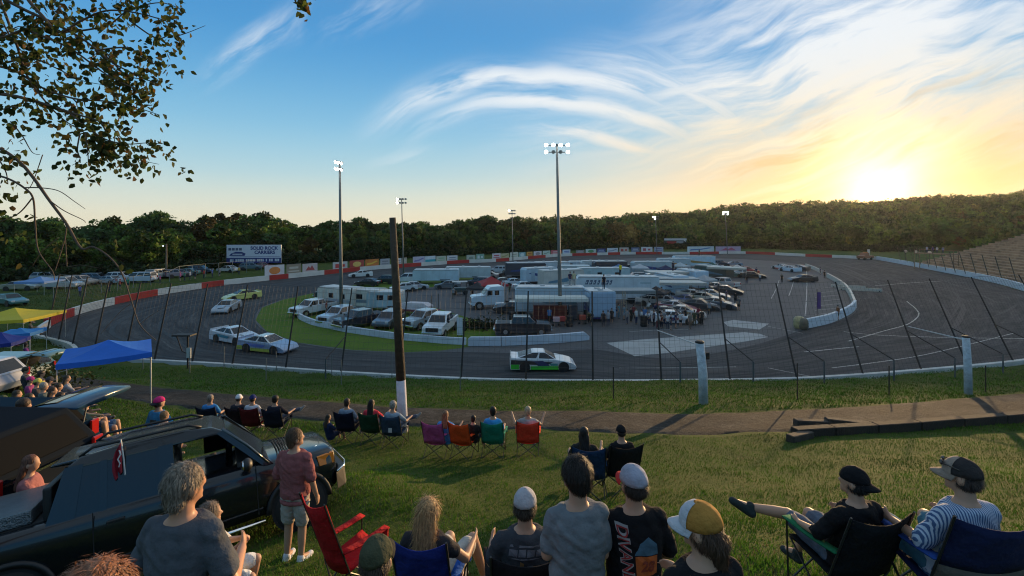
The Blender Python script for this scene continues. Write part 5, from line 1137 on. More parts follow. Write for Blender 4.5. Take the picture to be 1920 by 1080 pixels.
# ---- scoreboard
Y=212.; xa,xb=XP(1245,Y),XP(1287,Y); zt=ZP(447,Y); zb=ZP(470,Y); W=xb-xa; bx=(xa+xb)/2; t=thing('scoreboard','dark scoreboard with a white header and red panel at the far turn','scoreboard',(bx,Y,0))
MB().box((0,0,(zt+ZP(461,Y))/2),(W,.4,zt-ZP(461,Y))).build('cabinet',M((.015,.02,.022),.5),t); MB().box((-.0,-.25,zt-.45),(W,.08,.9)).build('header',M((.5,.53,.53),.5),t); MB().box((-W*.17,-.25,ZP(455.5,Y)),(W*.42,.08,1.5)).build('red_panel',M((.28,.02,.02),.5),t); MB().box((W*.2,-.25,ZP(454,Y)),(W*.3,.08,1.0)).build('score_panel',M((.25,.27,.28),.5),t)
put_text('5',2.3,M((.6,.6,.58),.5),t,facing((W*.42,-.3,zt-1.2),fn)); 
for sx in (-.4,.4): MB().tube([(W*sx,.2,-.3),(W*sx,.2,zt-.5)],.2,n=6).build('post',DKMET,t)
# ---- terraces on the right bank
tc_=thing('terraces','weathered stepped terraces climbing the bank on the right with railings','grandstand'); A=np.array(P(1694,497)[:2]); B=np.array([84.,70.]); ax=(B-A)/np.linalg.norm(B-A); nrm=np.array([-ax[1],ax[0]]); 
if nrm@(CEN-A)>0: nrm=-nrm
OLD=M((.33,.20,.115),.9,var=.45,sc=.35,bump=.5,bsc=2.,name='weathered_concrete'); RUST=M((.10,.07,.05),.9,var=.4,sc=.8,name='earth_bank')
Lg=np.linalg.norm(B-A)+26; rows=19
for k in range(rows):
    o=A+nrm*(3.5+k*1.12)+ax*(k*.35); z=.9+k*.47; mid=o+ax*Lg/2; M4=Matrix.Translation((mid[0],mid[1],z))@Matrix.Rotation(math.atan2(ax[1],ax[0]),4,'Z')
    if nrm@np.array([-ax[1],ax[0]])<0: pass
    mb=MB(); n=24
    for i in range(n):
        mb.box((-Lg/2+Lg*(i+.5)/n,0,-.28+rt.uniform(-.03,.03)),(Lg/n-.05,1.1,.55),X=M4)
    mb.build('step',OLD,tc_)
bk=MB(); e=A+nrm*(3.5+rows*1.12)
mid=e+ax*Lg/2+nrm*6; bk.box((0,0,4.2),(Lg,12.5,9.4),X=Matrix.Translation((mid[0],mid[1],0))@Matrix.Rotation(math.atan2(ax[1],ax[0]),4,'Z')); bk.build('earth_bank',RUST,tc_)
for k in range(3,17,2):
    pass
for i in range(14):
    s=Lg*.03+i*5.; p=e+ax*s; MB().tube([(p[0],p[1],8.8),(p[0],p[1],10.6)],.06,n=5).build('rail_post',DKMET,tc_)
p0=e+ax*Lg*.03;p1=e+ax*(Lg*.03+65); MB().tube([(p0[0],p0[1],10.5),(p1[0],p1[1],10.5)],.05,n=5).build('rail',DKMET,tc_)
ff=thing('spectator_fence','leaning catch fence in front of the terraces on the right','fence'); fw=MB(); prev=None
for i in range(19):
    s=-4+i*4.6; p=A+ax*s+nrm*.9; q=p-nrm*1.2; MB().tube([(p[0],p[1],0),(q[0],q[1],5.2)],.08,n=5).build('post',M((.09,.07,.05),.7),ff)
    if prev is not None:
        for h in np.linspace(.2,1,9): fw.tube([tuple(Vector((prev[0][0],prev[0][1],0)).lerp(Vector((prev[1][0],prev[1][1],5.2)),h)),tuple(Vector((p[0],p[1],0)).lerp(Vector((q[0],q[1],5.2)),h))],.012,n=3,cap=False)
    prev=(p,q)
fw.build('wire',M((.08,.075,.07),.6),ff,fixn=False)
# ================================================================ PLACEMENT: CARS AND PITS
def G(px,py): return P(px,py,0)
def hd(a): return R(a)          # heading in degrees from world +X (right), 90 = away
# ---- race cars on the track
stock_car('white race car with bright green lower panels racing past the near wall',G(1016,690),hd(1),(.62,.63,.64),low=(.04,.5,.03),num='9',numcol=(.02,.04,.14),side=(.012,.012,.03),group='race cars on the track')
_c=[o for o in COL.objects if o.get('category')=='race car'][0]
for s in (-1,1):
    MB().add([(-2.40,s*1.0,.56),(-.35,s*1.006,.56),(-.75,s*.985,.80),(-2.36,s*.96,.90)],[(0,1,2,3)]).build('quarter_panel',paint((.012,.012,.016)),_c); MB().add([(-.35,s*1.008,.44),(.55,s*1.008,.44),(.0,s*.985,.82),(-.75,s*.985,.80)],[(0,1,2,3)]).build('door_panel',paint((.02,.035,.12)),_c); MB().add([(.60,s*1.006,.46),(1.1,s*1.006,.46),(1.1,s*.99,.62),(.45,s*.99,.62)],[(0,1,2,3)]).build('fender_graphic',paint((.05,.22,.22)),_c)
stock_car('white and teal race car running just ahead of the blue one at the left turn',G(441,640),hd(-27),(.58,.6,.64),num=None,side=(.03,.22,.30),group='race cars on the track',hood=(.6,.6,.6))
stock_car('pale blue race car with a yellow green door in the left turn',G(502,657),hd(-17),(.26,.34,.48),low=(.38,.42,.06),num=None,side=(.10,.16,.42),group='race cars on the track',roof=(.6,.6,.56))
stock_car('grey race car coming head on through the left turn',G(425,583),hd(-78),(.30,.33,.36),group='race cars on the track',hood=(.4,.42,.45))
stock_car('lemon yellow race car entering the left turn',G(454,561),hd(-128),(.62,.58,.16),group='race cars on the track')
stock_car('plain white race car on the far side of the track by the red wall',G(676,519),hd(-155),(.66,.66,.63),group='race cars on the track')
# ---- race cars by the pit wall
GP='race cars lined up by the pit wall'
stock_car('white race car with a red tail, leftmost by the pit wall',G(1465,505),hd(100),(.6,.6,.6),low=(.4,.03,.03),group=GP)
stock_car('light blue race car second along the pit wall line',G(1481,509),hd(110),(.5,.6,.68),group=GP)
stock_car('black race car with a white roof beside the pit wall',G(1497,507),hd(120),(.03,.03,.035),roof=(.6,.6,.58),group=GP)
stock_car('black race car nearest the camera by the pit wall',G(1505,528),hd(175),(.02,.02,.022),hood=(.3,.3,.3),group=GP)
# ---- car park inside the left turn
GI='vehicles parked inside the left turn'
pickup('white pickup parked farthest left behind the infield wall',G(588,589),hd(-118),(.6,.61,.62),GI)
pickup('pale blue grey pickup between the white one and the black one',G(640,604),hd(-112),(.38,.46,.54),GI)
pickup('black pickup with chrome bumper behind the infield wall',G(676,612),hd(-128),(.02,.023,.035),GI)
pickup('dark teal pickup parked behind the campers by the lawn edge',G(628,560),hd(190),(.03,.05,.06),GI)
sedan('dark blue grey wagon half hidden by the wooden pole',G(730,611),hd(-100),(.07,.10,.14),GI,kind='suv')
pickup('silver blue pickup left of the big white one',G(798,612),hd(-122),(.30,.36,.40),GI)
pickup('big white heavy pickup facing the near track',G(827,626),hd(-98),(.64,.65,.66),GI,heavy=True,sc=1.06)
pickup('black pickup standing broadside behind the concrete blocks',G(980,626),hd(0),(.016,.017,.022),GI,sc=.98)
sedan('white car with dark windows behind the wooden pole',G(757,546),hd(200),(.55,.56,.56),GI)
sedan('small pale hatchback at the back of the lawn',G(778,543),hd(20),(.4,.4,.42),GI)
pickup('white pickup hitched to the long white trailer',G(766,531),hd(185),(.6,.62,.64),GI,sc=1.05)
sedan('black car low in the grass left of the pole',G(690,536),hd(170),(.015,.016,.018),GI)
sedan('dark green car parked behind the black one in the grass',G(723,532),hd(165),(.02,.03,.025),GI,kind='suv')
trailer('white camper trailer with a blue grey front behind the pickups',G(640,579),hd(152),L=6.2,H=2.9,col=(.56,.55,.50),group='campers and trailers inside the left turn',name='camper_trailer',window=True,cat='camper',ribs=False,stripe=(.3,.33,.36))
trailer('cream camper trailer with a grey slide out side',G(688,581),hd(168),L=4.6,H=2.75,col=(.60,.58,.52),group='campers and trailers inside the left turn',name='camper_trailer',window=True,cat='camper',ribs=False,stripe=(.16,.22,.27))
trailer('pale blue camper trailer beside the wooden pole',G(724,583),hd(175),L=4.2,H=2.6,col=(.36,.47,.52),group='campers and trailers inside the left turn',name='camper_trailer',window=True,cat='camper',ribs=False)
# boat-like flatbed loaded with white parts
t=thing('flatbed_trailer','maroon flatbed trailer loaded with pale bodywork right of the wooden pole','trailer',G(782,590),hd(160),'campers and trailers inside the left turn'); MB().box((0,0,.6),(5.4,2.,.18)).build('deck',M((.16,.03,.035),.6,var=.2),t); add_wheels(t,(-.4,-1.2),1.0,.33,.2,False)
MB().shell([(-1.9,.7),(2.2,.7),(2.6,1.2),(1.2,1.5),(-1.2,1.55),(-1.9,1.2)],lambda x,z:.75-.2*(z-.7)).build('load',M((.5,.45,.46),.5,var=.2),t,bevel=.05); MB().tube([(-2.5,.8,.7),(-2.5,.8,2.6)],.04).build('upright',DKMET,t); MB().tube([(-2.5,-.8,.7),(-2.5,-.8,2.6)],.04).build('upright',DKMET,t)
# ---- brush heap and upright board by the black pickup
bh=random.Random(4); C=[];
for i in range(700): C.append(np.array([bh.gauss(0,1.5),bh.gauss(0,.7),abs(bh.gauss(0,.45))]))
Vq,Fq_=leaf_quads(np.array(C),.22,np.random.default_rng(1)) if 'leaf_quads' in globals() else (None,None)
if Vq is not None:
    o=link('brush_heap',fastmesh('brush_heap',Vq,Fq_,LEAFM['leaf'],tint=np.tile(np.array([.035,.04,.018]),(700,1))*np.random.default_rng(2).uniform(.5,1.5,(700,1)))); o.location=G(908,615); tag(o,'heap of dark brush left of the black pickup','brush heap')
t=thing('sign_post','narrow upright white board beside the big white pickup','sign',G(862,631)); MB().box((0,0,1.0),(.55,.08,1.7)).build('panel',M((.5,.55,.6),.5),t); MB().tube([(-.2,0,-.1),(-.2,0,.4)],.03).build('post',DKMET,t); MB().tube([(.2,0,-.1),(.2,0,.4)],.03).build('post',DKMET,t)
# ---- haulers
GH='race haulers and trailers in the pits'
tl=lambda *a,**k: trailer(*a,**dict(dict(group=GH,name='race_hauler',cat='hauler'),**k))
WB=(.50,.56,.60); BL=(.40,.50,.57); CR=(.52,.50,.45)
hauler_tractor('white semi truck cab parked left of the long blue white hauler',G(929,577),hd(195),(.55,.62,.68))
tl('long blue white hauler with an awning over red tool chests',G(1030,590),hd(178),L=8.4,H=3.5,W=2.6,col=BL)
canopy('red canopy tent behind the white semi truck cab',G(921,562),.3,(.36,.03,.035),W=4.2,H=2.4,peak=1.1,group='canopy tents in the pits')
tl('long pale hauler with dark slanted lettering along its side',G(1156,567),hd(177),L=11.4,H=3.8,W=2.6,col=WB)
tl('cream sided hauler parked at an angle left of the lettered one',G(1052,545),hd(22),L=7.6,H=3.6,col=CR)
tl('blue fronted trailer left of the cream hauler',G(1010,532),hd(205),L=6.6,H=3.1,col=BL)
tl('dark sided trailer with a pale roof behind the white sedan',G(985,520),hd(8),L=8.5,H=3.2,col=(.05,.05,.06),ribs=False)
tl('plain white trailer between the dark one and the tallest mast',G(1035,517),hd(10),L=7.5,H=3.1,col=(.5,.55,.58))
tl('long light blue trailer parked broadside in the back lawn, left one',G(818,531),hd(183),L=8.6,H=2.7,col=(.42,.54,.60),group=GH)
tl('grey green trailer parked broadside right of the light blue one',G(877,525),hd(183),L=9.2,H=2.7,col=(.42,.48,.48))
tl('long teal trailer with dark windows behind the lettered hauler',G(1130,531),hd(180),L=10.,H=3.0,col=(.38,.50,.52),window=True)
tl('short white trailer at the head of the back row',G(1087,510),hd(182),L=5.5,H=2.6,col=(.55,.6,.64))
tl('white box trailer right of the short one in the back row',G(1112,512),hd(182),L=5.8,H=2.9,col=(.52,.55,.55))
tl('dark trailer with a bright roof left of the man in yellow',G(1143,514),hd(184),L=7.5,H=3.,col=(.04,.04,.05),roofc=(.65,.63,.58),ribs=False)
tl('light blue trailer farthest back right of the scoreboard',G(1300,502),hd(178),L=10.5,H=3.1,col=(.42,.56,.64))
tl('pale trailer with a curved roof in the back row',G(1262,505),hd(180),L=8.0,H=2.8,col=(.38,.45,.48))
tl('grey trailer behind the flat roofed awnings',G(1222,516),hd(185),L=9.,H=3.1,col=(.34,.42,.45))
tl('white enclosed trailer with its back doors toward the pit lane',G(1258,551),hd(100),L=6.5,H=3.2,col=(.44,.55,.64))
tl('blue white enclosed trailer right of the first back facing one',G(1297,541),hd(98),L=6.5,H=3.3,col=(.44,.56,.66))
tl('dark green trailer near the right end of the pits',G(1338,524),hd(120),L=7.5,H=2.8,col=(.06,.09,.08),roofc=(.55,.55,.5),ribs=False)
tl('blue and white merchandise trailer with a roof deck beside the lettered hauler',G(1121,597),hd(95),L=4.2,H=3.4,W=3.,col=(.30,.42,.55),stripe=(.01,.02,.22))
for i,(px,py,h,c,lab) in enumerate(((965,536,20,(.58,.6,.62),'white sedan in the gravel left of the haulers'),(985,543,15,(.5,.52,.52),'light grey sedan nearest the red canopy'),(940,535,190,(.02,.02,.022),'black sedan behind the red canopy'),(915,522,170,(.35,.3,.28),'brownish sedan at the lawn edge'),(1000,529,30,(.03,.03,.03),'black coupe beside the blue fronted trailer'),(1340,505,200,(.5,.55,.6),'small white car right of the farthest trailer'),(1350,512,20,(.06,.2,.2),'teal car near the far right mast'))):
    sedan(lab,G(px,py),hd(h),c,'cars among the haulers',sc=1.0)
sedan('low dark car in the gravel left of the red canopy',G(960,586),hd(175),(.018,.02,.024),'cars among the haulers')
# lettering strokes on the lettered hauler
lt=[o for o in COL.objects if o.get('label','').startswith('long pale hauler')][0]
st_=MB()
for i,wd_ in enumerate((.42,.4,.34,.3,.3,.42,.3)):
    x=-(-4.6+i*.56); st_.add([(x,1.325,2.7),(x-wd_*.9,1.325,2.7),(x-wd_*.9-.2,1.325,3.3),(x-.2,1.325,3.3)],[(0,1,2,3)])
    st_.add([(x-.1,1.33,2.85),(x-wd_*.6,1.33,2.85),(x-wd_*.6-.12,1.33,3.1),(x-.2,1.33,3.1)],[(0,1,2,3)],1)
st_.build('side_lettering',[M((.02,.05,.12),.5,var=.1,name='navy_letter'),M(WB,.4,var=.06,sc=1.,name='trailer_skin')],lt,fixn=False)
MB().box((-3.8,1.325,2.95),(1.5,.02,.12)).build('side_lettering',M((.15,.3,.34),.5),lt)
# ---- flat awnings on poles
def awning(label,px,py,rz,W,D,H,col,valance=None):
    t=thing('awning',label,'awning',G(px,py),hd(rz),'flat awnings beside the haulers'); MB().box((0,0,H),(W,D,.1)).build('awning_top',M(col,.6,var=.12,name='awning_cloth'),t,bevel=.03,seg=1); MB().box((0,-D/2-.01,H-.2),(W,.03,.32)).build('valance',M(valance or tuple(c*.7 for c in col),.6),t)
    for a in (-1,1):
        for b in (-1,1): MB().tube([(a*W*.48,b*D*.47,0),(a*W*.48,b*D*.47,H)],.035,n=5).build('leg',MET,t)
    return t
awning('cream awning over the red tool chests beside the blue white hauler',1033,602,0,8.2,2.6,2.75,(.55,.56,.5),(.5,.5,.46))
awning('grey awning along the side of the lettered hauler',1178,586,0,6.2,3.,2.9,(.25,.28,.28))
awning('long pale awning, front one of two over the pit stalls',1265,566,-3,8.,3.,2.9,(.5,.49,.45))
awning('long pale awning behind the front one over the pit stalls',1262,556,-3,7.,3.,2.9,(.45,.44,.42))
awning('white slanting awning at the right end of the pits',1362,528,-30,7.,2.2,2.8,(.52,.5,.44))
awning('white flat awning left of the man in yellow',1075,523,0,6.5,3.,2.8,(.5,.55,.55))
awning('cream topped awning behind the roof deck trailer',1250,541,2,7.,3.5,3.0,(.56,.53,.48))
# tool chests
for i,(px,c,w_,lab) in enumerate(((1018,(.16,.025,.02),2.2,'wide dark red tool chest, left one under the cream awning'),(1048,(.2,.03,.02),1.8,'dark red tool chest, middle one under the cream awning'),(1074,(.05,.06,.08),1.0,'narrow dark tool chest, right one under the cream awning'))):
    t=thing('tool_chest',lab,'tool chest',G(px,600),0,'tool chests under the cream awning'); MB().box((0,0,.95),(w_,.8,1.55)).build('cabinet',M(c,.4,var=.1),t,bevel=.03)
    for z in (.45,.85,1.25): MB().box((0,-.41,z),(w_*.92,.03,.34)).build('drawer',M(tuple(x*.8 for x in c),.4),t)
    for sx in (-1,1): MB().lathe([(.09,-.03),(.09,.03)],n=10,X=Matrix.Translation((sx*w_*.4,0,.09))@Matrix.Rotation(R(90),4,'X')).build('castor',TYRE,t)
for i,(px,py,c,lab) in enumerate(((1043,612,(.5,.3,.3),'pink and white race tyre rack left of the awning leg'),(1054,611,(.45,.05,.04),'red fuel can rack beside the awning leg'),(1092,608,(.4,.06,.03),'orange red jack stand pile beside the roof deck trailer'))):
    t=thing('pit_cart',lab,'pit cart',G(px,py),0,'small pit carts in front of the awning'); MB().box((0,0,.5),(.8,.5,.08)).build('tray',DKMET,t); MB().box((0,0,.78),(.7,.42,.5)).build('load',M(c,.5,var=.25,sc=6.),t,bevel=.04)
    for sx in (-1,1): MB().lathe([(.13,-.03),(.13,.03)],n=10,X=Matrix.Translation((sx*.35,0,.13))@Matrix.Rotation(R(90),4,'X')).build('wheel',TYRE,t); MB().tube([(sx*.33,0,.13),(sx*.33,0,.5)],.02,n=4).build('strut',DKMET,t)
t=thing('blue_banner','tall royal blue banner panel beside the roof deck trailer','banner',G(1119,603),0); MB().box((0,0,1.45),(1.05,.06,2.3)).build('cloth',M((.008,.018,.20),.6,var=.1),t); MB().tube([(-.52,0,0),(-.52,0,2.7)],.025).build('pole',DKMET,t); MB().tube([(.52,0,0),(.52,0,2.7)],.025).build('pole',DKMET,t)
# step ladder
t=thing('step_ladder','wooden step ladder leaning beside the lettered hauler','ladder',G(1170,592),.3)
for s in (-.22,.22): MB().tube([(s,-.5,0),(s*.7,0,2.9)],.035,n=5).build('rail',M((.32,.26,.18),.7),t); MB().tube([(s,.5,0),(s*.7,.05,2.9)],.03,n=5).build('rail',M((.32,.26,.18),.7),t)
for z in (.5,1.,1.5,2.,2.5): MB().box((0,-.5+z*.17,z),(.42,.1,.03)).build('tread',M((.32,.26,.18),.7),t)
# ---- race cars in the pits
GR='race cars parked in the pits'
for px,py,h,c,k,lab in ((1300,560,-28,(.55,.55,.52),dict(low=(.2,.2,.2)),'white race car under the end of the long pale awnings'),(1322,566,-30,(.5,.46,.38),dict(low=(.05,.1,.2)),'cream race car nosing out beside the white one'),(1345,577,-32,(.10,.11,.13),dict(roof=(.5,.48,.45)),'dark race car with a pale roof, rightmost of the front pit row'),(1345,545,-30,(.45,.2,.22),dict(roof=(.55,.55,.5),low=(.1,.35,.08)),'red and green race car at the right of the pit stalls'),(1268,584,-25,(.3,.06,.08),dict(roof=(.55,.52,.55),low=(.05,.08,.3)),'red race car with a pale roof behind the silver one'),(1282,594,-22,(.52,.47,.45),dict(low=(.5,.3,.03),side=(.5,.28,.03)),'silver race car with yellow and orange flames'),(1262,605,-12,(.55,.58,.62),dict(num='3',side=(.3,.05,.05)),'white race car nearest the camera with crew bending over it'),(1312,580,-28,(.03,.035,.04),dict(hood=(.5,.5,.5)),'black race car behind the flame painted one'),
    (1385,508,-20,(.22,.12,.32),dict(),'purple race car far right in the pits'),(1402,511,-25,(.42,.05,.04),dict(),'red race car beside the purple one'),(1394,517,-15,(.45,.52,.55),dict(),'pale blue race car in front of the purple one'),(1412,521,-30,(.02,.02,.02),dict(),'black race car at the far right end of the pits'),(1370,519,-15,(.12,.2,.18),dict(),'dark green race car left of the purple one'),(1240,596,170,(.03,.03,.04),dict(),'black race car half hidden by the crew')):
    stock_car(lab,G(px,py),hd(h),c,group=GR,**k)
# golf cart with a canopy on the lawn
t=thing('utility_cart','dark utility cart with a flat pale roof on the lawn beside the gravel','cart',G(862,552),hd(190)); MB().box((0,0,.75),(2.6,1.5,.7)).build('body',M((.02,.05,.05),.5),t,bevel=.08); MB().box((0,0,2.05),(2.4,1.6,.08)).build('roof',M((.5,.48,.45),.6),t,bevel=.02); MB().add([(1.2,-.65,1.1),(1.2,.65,1.1),(.9,.65,2.0),(.9,-.65,2.0)],[(0,1,2,3)]).build('windscreen',M((.02,.12,.11),.1),t); add_wheels(t,(.85,-.85),.8,.35,.25,False)
for a in (-1,1):
    for b in (-1,1): MB().tube([(a*1.1,b*.7,1.),(a*1.0,b*.72,2.05)],.03,n=5).build('roof_post',DKMET,t)
# ---- people in the pits: shared figures
SM=stand(); DS=figure_meshes('st_far',SM,.035,legs='trousers',cap=0); DSc=figure_meshes('st_cap',SM,.035,legs='shorts',cap=1,hair='under')
DB=figure_meshes('bend_far',dict(stand(armL=((-.25,.42,.95),(-.15,.62,.85)),armR=((.25,.42,.95),(.15,.62,.85))),chest=V3(0,.22,1.15),neck=V3(0,.38,1.28),head=V3(0,.5,1.38),shL=V3(-.18,.33,1.22),shR=V3(.18,.33,1.22)),.035,legs='trousers')
rp=random.Random(11); GPp='crew and visitors walking in the pits'
pits=[(1140,612,DS,(.3,.32,.36),(.04,.05,.08),'person in a grey shirt standing by the roof deck trailer'),(1147,607,DSc,(.03,.03,.03),(.03,.03,.03),'person in black beside the grey shirted one'),(1131,613,DS,(.02,.02,.025),(.03,.03,.04),'person in dark clothes near the orange red jack stands'),(1160,597,DS,(.1,.25,.3),(.1,.2,.25),'person in teal standing under the grey awning'),(1170,600,DSc,(.12,.2,.24),(.3,.32,.35),'person in blue with light shorts at the step ladder'),(1183,604,DS,(.02,.02,.02),(.02,.02,.02),'person in black right of the step ladder'),(1193,608,DS,(.5,.5,.5),(.05,.06,.12),'person in a white shirt left of the bending crew'),(1203,609,DS,(.45,.5,.52),(.04,.05,.1),'person in pale shirt and jeans in the pit crowd'),(1214,610,DB,(.6,.62,.66),(.04,.05,.09),'person in white bending over beside the nearest race car'),(1226,612,DS,(.05,.05,.08),(.02,.02,.03),'person in navy standing at the nearest race car door'),(1232,616,DB,(.45,.42,.42),(.12,.02,.03),'person leaning on the tail of the nearest race car'),(1252,617,DS,(.56,.56,.58),(.04,.05,.08),'person in white with back turned at the nearest race car'),(1258,619,DSc,(.03,.04,.07),(.03,.04,.07),'person in dark blue beside the white shirted one'),(1294,617,DS,(.18,.15,.12),(.14,.11,.09),'person in tan clothes in front of the race car noses'),(1302,612,DS,(.06,.07,.04),(.10,.09,.06),'person in olive standing right of the race car noses'),(1316,610,DS,(.03,.03,.03),(.02,.02,.02),'person in black, rightmost of the crew crowd'),(1379,571,DS,(.02,.02,.022),(.02,.02,.022),'person in black walking alone on the open pit lane'),(1466,530,DS,(.02,.02,.02),(.02,.02,.02),'person in black standing by the race cars near the pit wall'),(1385,583,DSc,(.1,.1,.1),(.02,.02,.02),'person in grey following across the open pit lane'),
    (858,529,DS,(.05,.03,.06),(.02,.02,.02),'person standing on the lawn between the two light trailers'),(1085,571,DS,(.02,.03,.05),(.02,.02,.04),'person in dark blue by the rear of the blue white hauler'),(1546,522,DS,(.02,.02,.02),(.02,.02,.02),'person in black leaning at the gap in the pit wall'),(1571,600,DSc,(.1,.04,.02),(.02,.02,.02),'person in brown sitting behind the bright pit wall'),(1240,616,DS,(.12,.02,.02),(.02,.02,.03),'person in dark red behind the nearest race car')]
for px,py,D,sh,bt_,lab in pits: person(lab,G(px,py),rp.uniform(-3,3),D,sh,bt_,group=GPp,sc=rp.uniform(.97,1.05),hair=(.05,.03,.02),cap=(.1,.1,.1))
def onroof(px,Yl,z,lab,sh,bt_,D=DS): person(lab,(XP(px,Yl),Yl,z),rp.uniform(-.5,.5),D,sh,bt_,group='people standing on hauler roofs')
Yh=P(1156,567).y; onroof(1163,Yh+.3,3.84,'person in a bright yellow shirt standing on the lettered hauler roof',(.55,.5,.02),(.02,.02,.03)); onroof(1132,P(1121,597).y,3.44,'person in black standing on the roof deck trailer',(.02,.02,.03),(.02,.03,.05)); Yh=P(1030,590).y
onroof(1069,Yh+.2,3.55,'person in a dark top on the blue white hauler roof',(.03,.03,.07),(.3,.3,.3)); onroof(1076,Yh+.4,3.55,'person in pale yellow on the blue white hauler roof',(.5,.48,.3),(.3,.3,.3)); Yh=P(1300,502).y; onroof(1311,Yh+.3,3.15,'person in brown on the farthest light blue trailer roof',(.12,.05,.04),(.02,.02,.02))
onroof(1262,P(1250,541).y,3.07,'person in dark blue on the cream topped awning deck',(.02,.03,.06),(.02,.02,.03))
# ---- purple flag
t=thing('feather_flag','narrow purple feather flag standing in the barred pit stalls','flag',G(1532,601)); MB().tube([(0,0,0),(0,0,3.6)],.03,n=5).build('pole',DKMET,t); MB().box((.22,0,2.3),(.42,.02,1.9)).build('cloth',M((.07,.03,.17),.7),t)
# ---- tow truck and people at the right rim
t=thing('service_truck','white service truck with a light bar parked at the gap in the far wall','truck',G(1622,487),hd(200)); MB().shell([(2.6,.5),(2.7,1.3),(1.3,1.5),(.8,2.3),(-.5,2.3),(-.6,1.4),(-2.7,1.4),(-2.7,.5)],1.).build('body',M((.25,.1,.05),.5),t,bevel=.06); MB().box((-.1,0,2.45),(.3,1.4,.2)).build('light_bar',AMBER,t); MB().box((-1.7,0,2.4),(.5,.5,2.0)).build('crane_post',M((.55,.55,.52),.5),t); add_wheels(t,(1.7,-1.6),1.0,.45,.3,False)
for i,px in enumerate((1698,1718,1743)):
    x,y=XP(px,140-i*8),140-i*8; t=thing('bulkhead_lamp',['pale round lamp on a short post, left of three behind the right wall','pale round lamp on a short post, middle of three behind the right wall','pale round lamp on a short post, right of three behind the right wall'][i],'lamp',(x,y,.5)); h=ZP(471+i*1.2,y)-.5; MB().tube([(0,0,0),(0,0,h)],.06,n=5).build('post',DKMET,t); MB().ell((0,0,h),.42).build('globe',M((.6,.5,.4),.4),t)
# ================================================================ PLACEMENT: HILLSIDE
def gp(px,Y,dz=0): x=XP(px,Y); return Vector((x,Y,ground(x,Y)+dz))
# ---- canopies on the left
c0=gp(203,21.2); lh=[c0.z-ground(c0.x+a*1.5,c0.y+b*1.5)+.1 for a,b in ((-1,-1),(1,-1),(1,1),(-1,1))]
canopy('royal blue pop up canopy beside the path on the left',c0,R(38),(.014,.14,.60),W=3.1,H=2.3,peak=.48,group='pop up canopies on the left bank',val=.22,legH=[max(0,h) for h in lh])
canopy('yellow canopy tent on the far left bank',gp(28,40),R(10),(.62,.5,.03),W=4.6,H=2.45,peak=.65,group='pop up canopies on the left bank')
canopy('small bright blue canopy in front of the yellow one',gp(38,36),R(20),(.03,.22,.55),W=2.2,H=2.0,peak=.25,group='pop up canopies on the left bank')
canopy('dark blue canopy at the left edge of the photo',gp(2,33),R(20),(.012,.03,.25),W=2.2,H=2.0,peak=.6,group='pop up canopies on the left bank')
canopy('light blue canopy in the far left parking row',gp(76,70),R(8),(.16,.30,.58),W=3.9,H=2.0,peak=.6,group='pop up canopies on the left bank')
# ---- far left parking
GC='cars parked beyond the red and white wall on the left'
cl_=[(40,74,(.3,.28,.22),'sedan',10,'tan car at the far left end of the parking row'),(18,60,(.05,.16,.16),'sedan',-20,'teal car near the yellow canopy'),(120,76,(.4,.42,.42),'van',5,'grey van right of the light blue canopy'),(150,80,(.42,.36,.32),'suv',0,'beige wagon in the left parking row'),(180,84,(.06,.10,.14),'suv',10,'dark blue wagon in the left parking row'),(205,82,(.35,.4,.44),'sedan',170,'pale grey sedan near the bare twig'),(228,86,(.5,.52,.52),'suv',5,'white wagon left of the silver van'),(262,84,(.42,.46,.52),'van',185,'long silver van behind the red stretch of wall'),(296,90,(.5,.48,.44),'van',95,'white and orange truck right of the silver van'),(332,92,(.16,.16,.2),'suv',60,'dark wagon right of the wooden yard light pole'),(350,96,(.10,.20,.18),'sedan',190,'green sedan behind the standing spectators'),(375,100,(.05,.07,.10),'suv',10,'dark wagon under the billboard, left one'),(428,103,(.5,.5,.48),'sedan',165,'white sedan at the foot of the billboard'),(470,108,(.06,.12,.14),'suv',20,'dark teal wagon at the foot of the billboard'),(495,112,(.3,.1,.1),'sedan',20,'dull red sedan right of the billboard foot'),(90,86,(.3,.33,.35),'suv',15,'grey wagon behind the light blue canopy')]
for px,Y,c,k,h,lab in cl_: sedan(lab,gp(px,Y),R(h),c,GC,kind=k,detail=False,sc=1.03)
t=thing('parking_fence','thin wire fence with a top rail along the left parking area','fence'); pv_=None; rail=MB()
for px,Y in ((100,66),(130,69),(160,71),(190,74),(220,77),(250,80),(282,84),(318,89),(336,91),(360,94),(385,97),(410,99),(436,102),(462,105),(490,109)):
    g_=gp(px,Y-3.5); h=2.6 if px>320 else 1.9; MB().tube([tuple(g_),(g_.x,g_.y,g_.z+h)],.05,n=5).build('post',MET,t); tp=Vector((g_.x,g_.y,g_.z+h))
    if pv_ is not None:
        rail.tube([tuple(pv_),tuple(tp)],.035,n=4)
    pv_=tp
rail.build('top_rail',MET,t,fixn=False)
rq=random.Random(21); GS='spectators standing along the left parking fence'
cols=[((.45,.1,.25),'pink'),((.05,.25,.15),'green'),((.5,.5,.5),'white'),((.03,.03,.04),'black'),((.4,.05,.05),'red'),((.1,.15,.4),'blue'),((.3,.3,.3),'grey'),((.5,.35,.05),'amber')]
wh=['just right of the yard light pole','second right of the yard light pole','under the left post of the fence rail','in the middle of the fence rail group','left of the white sedan','right of the white sedan','under the left end of the billboard','under the right end of the billboard','beside the white and orange truck','left of the silver van','by the dull red sedan','before the pale grey sedan','near the white wagon','beside the beige wagon']
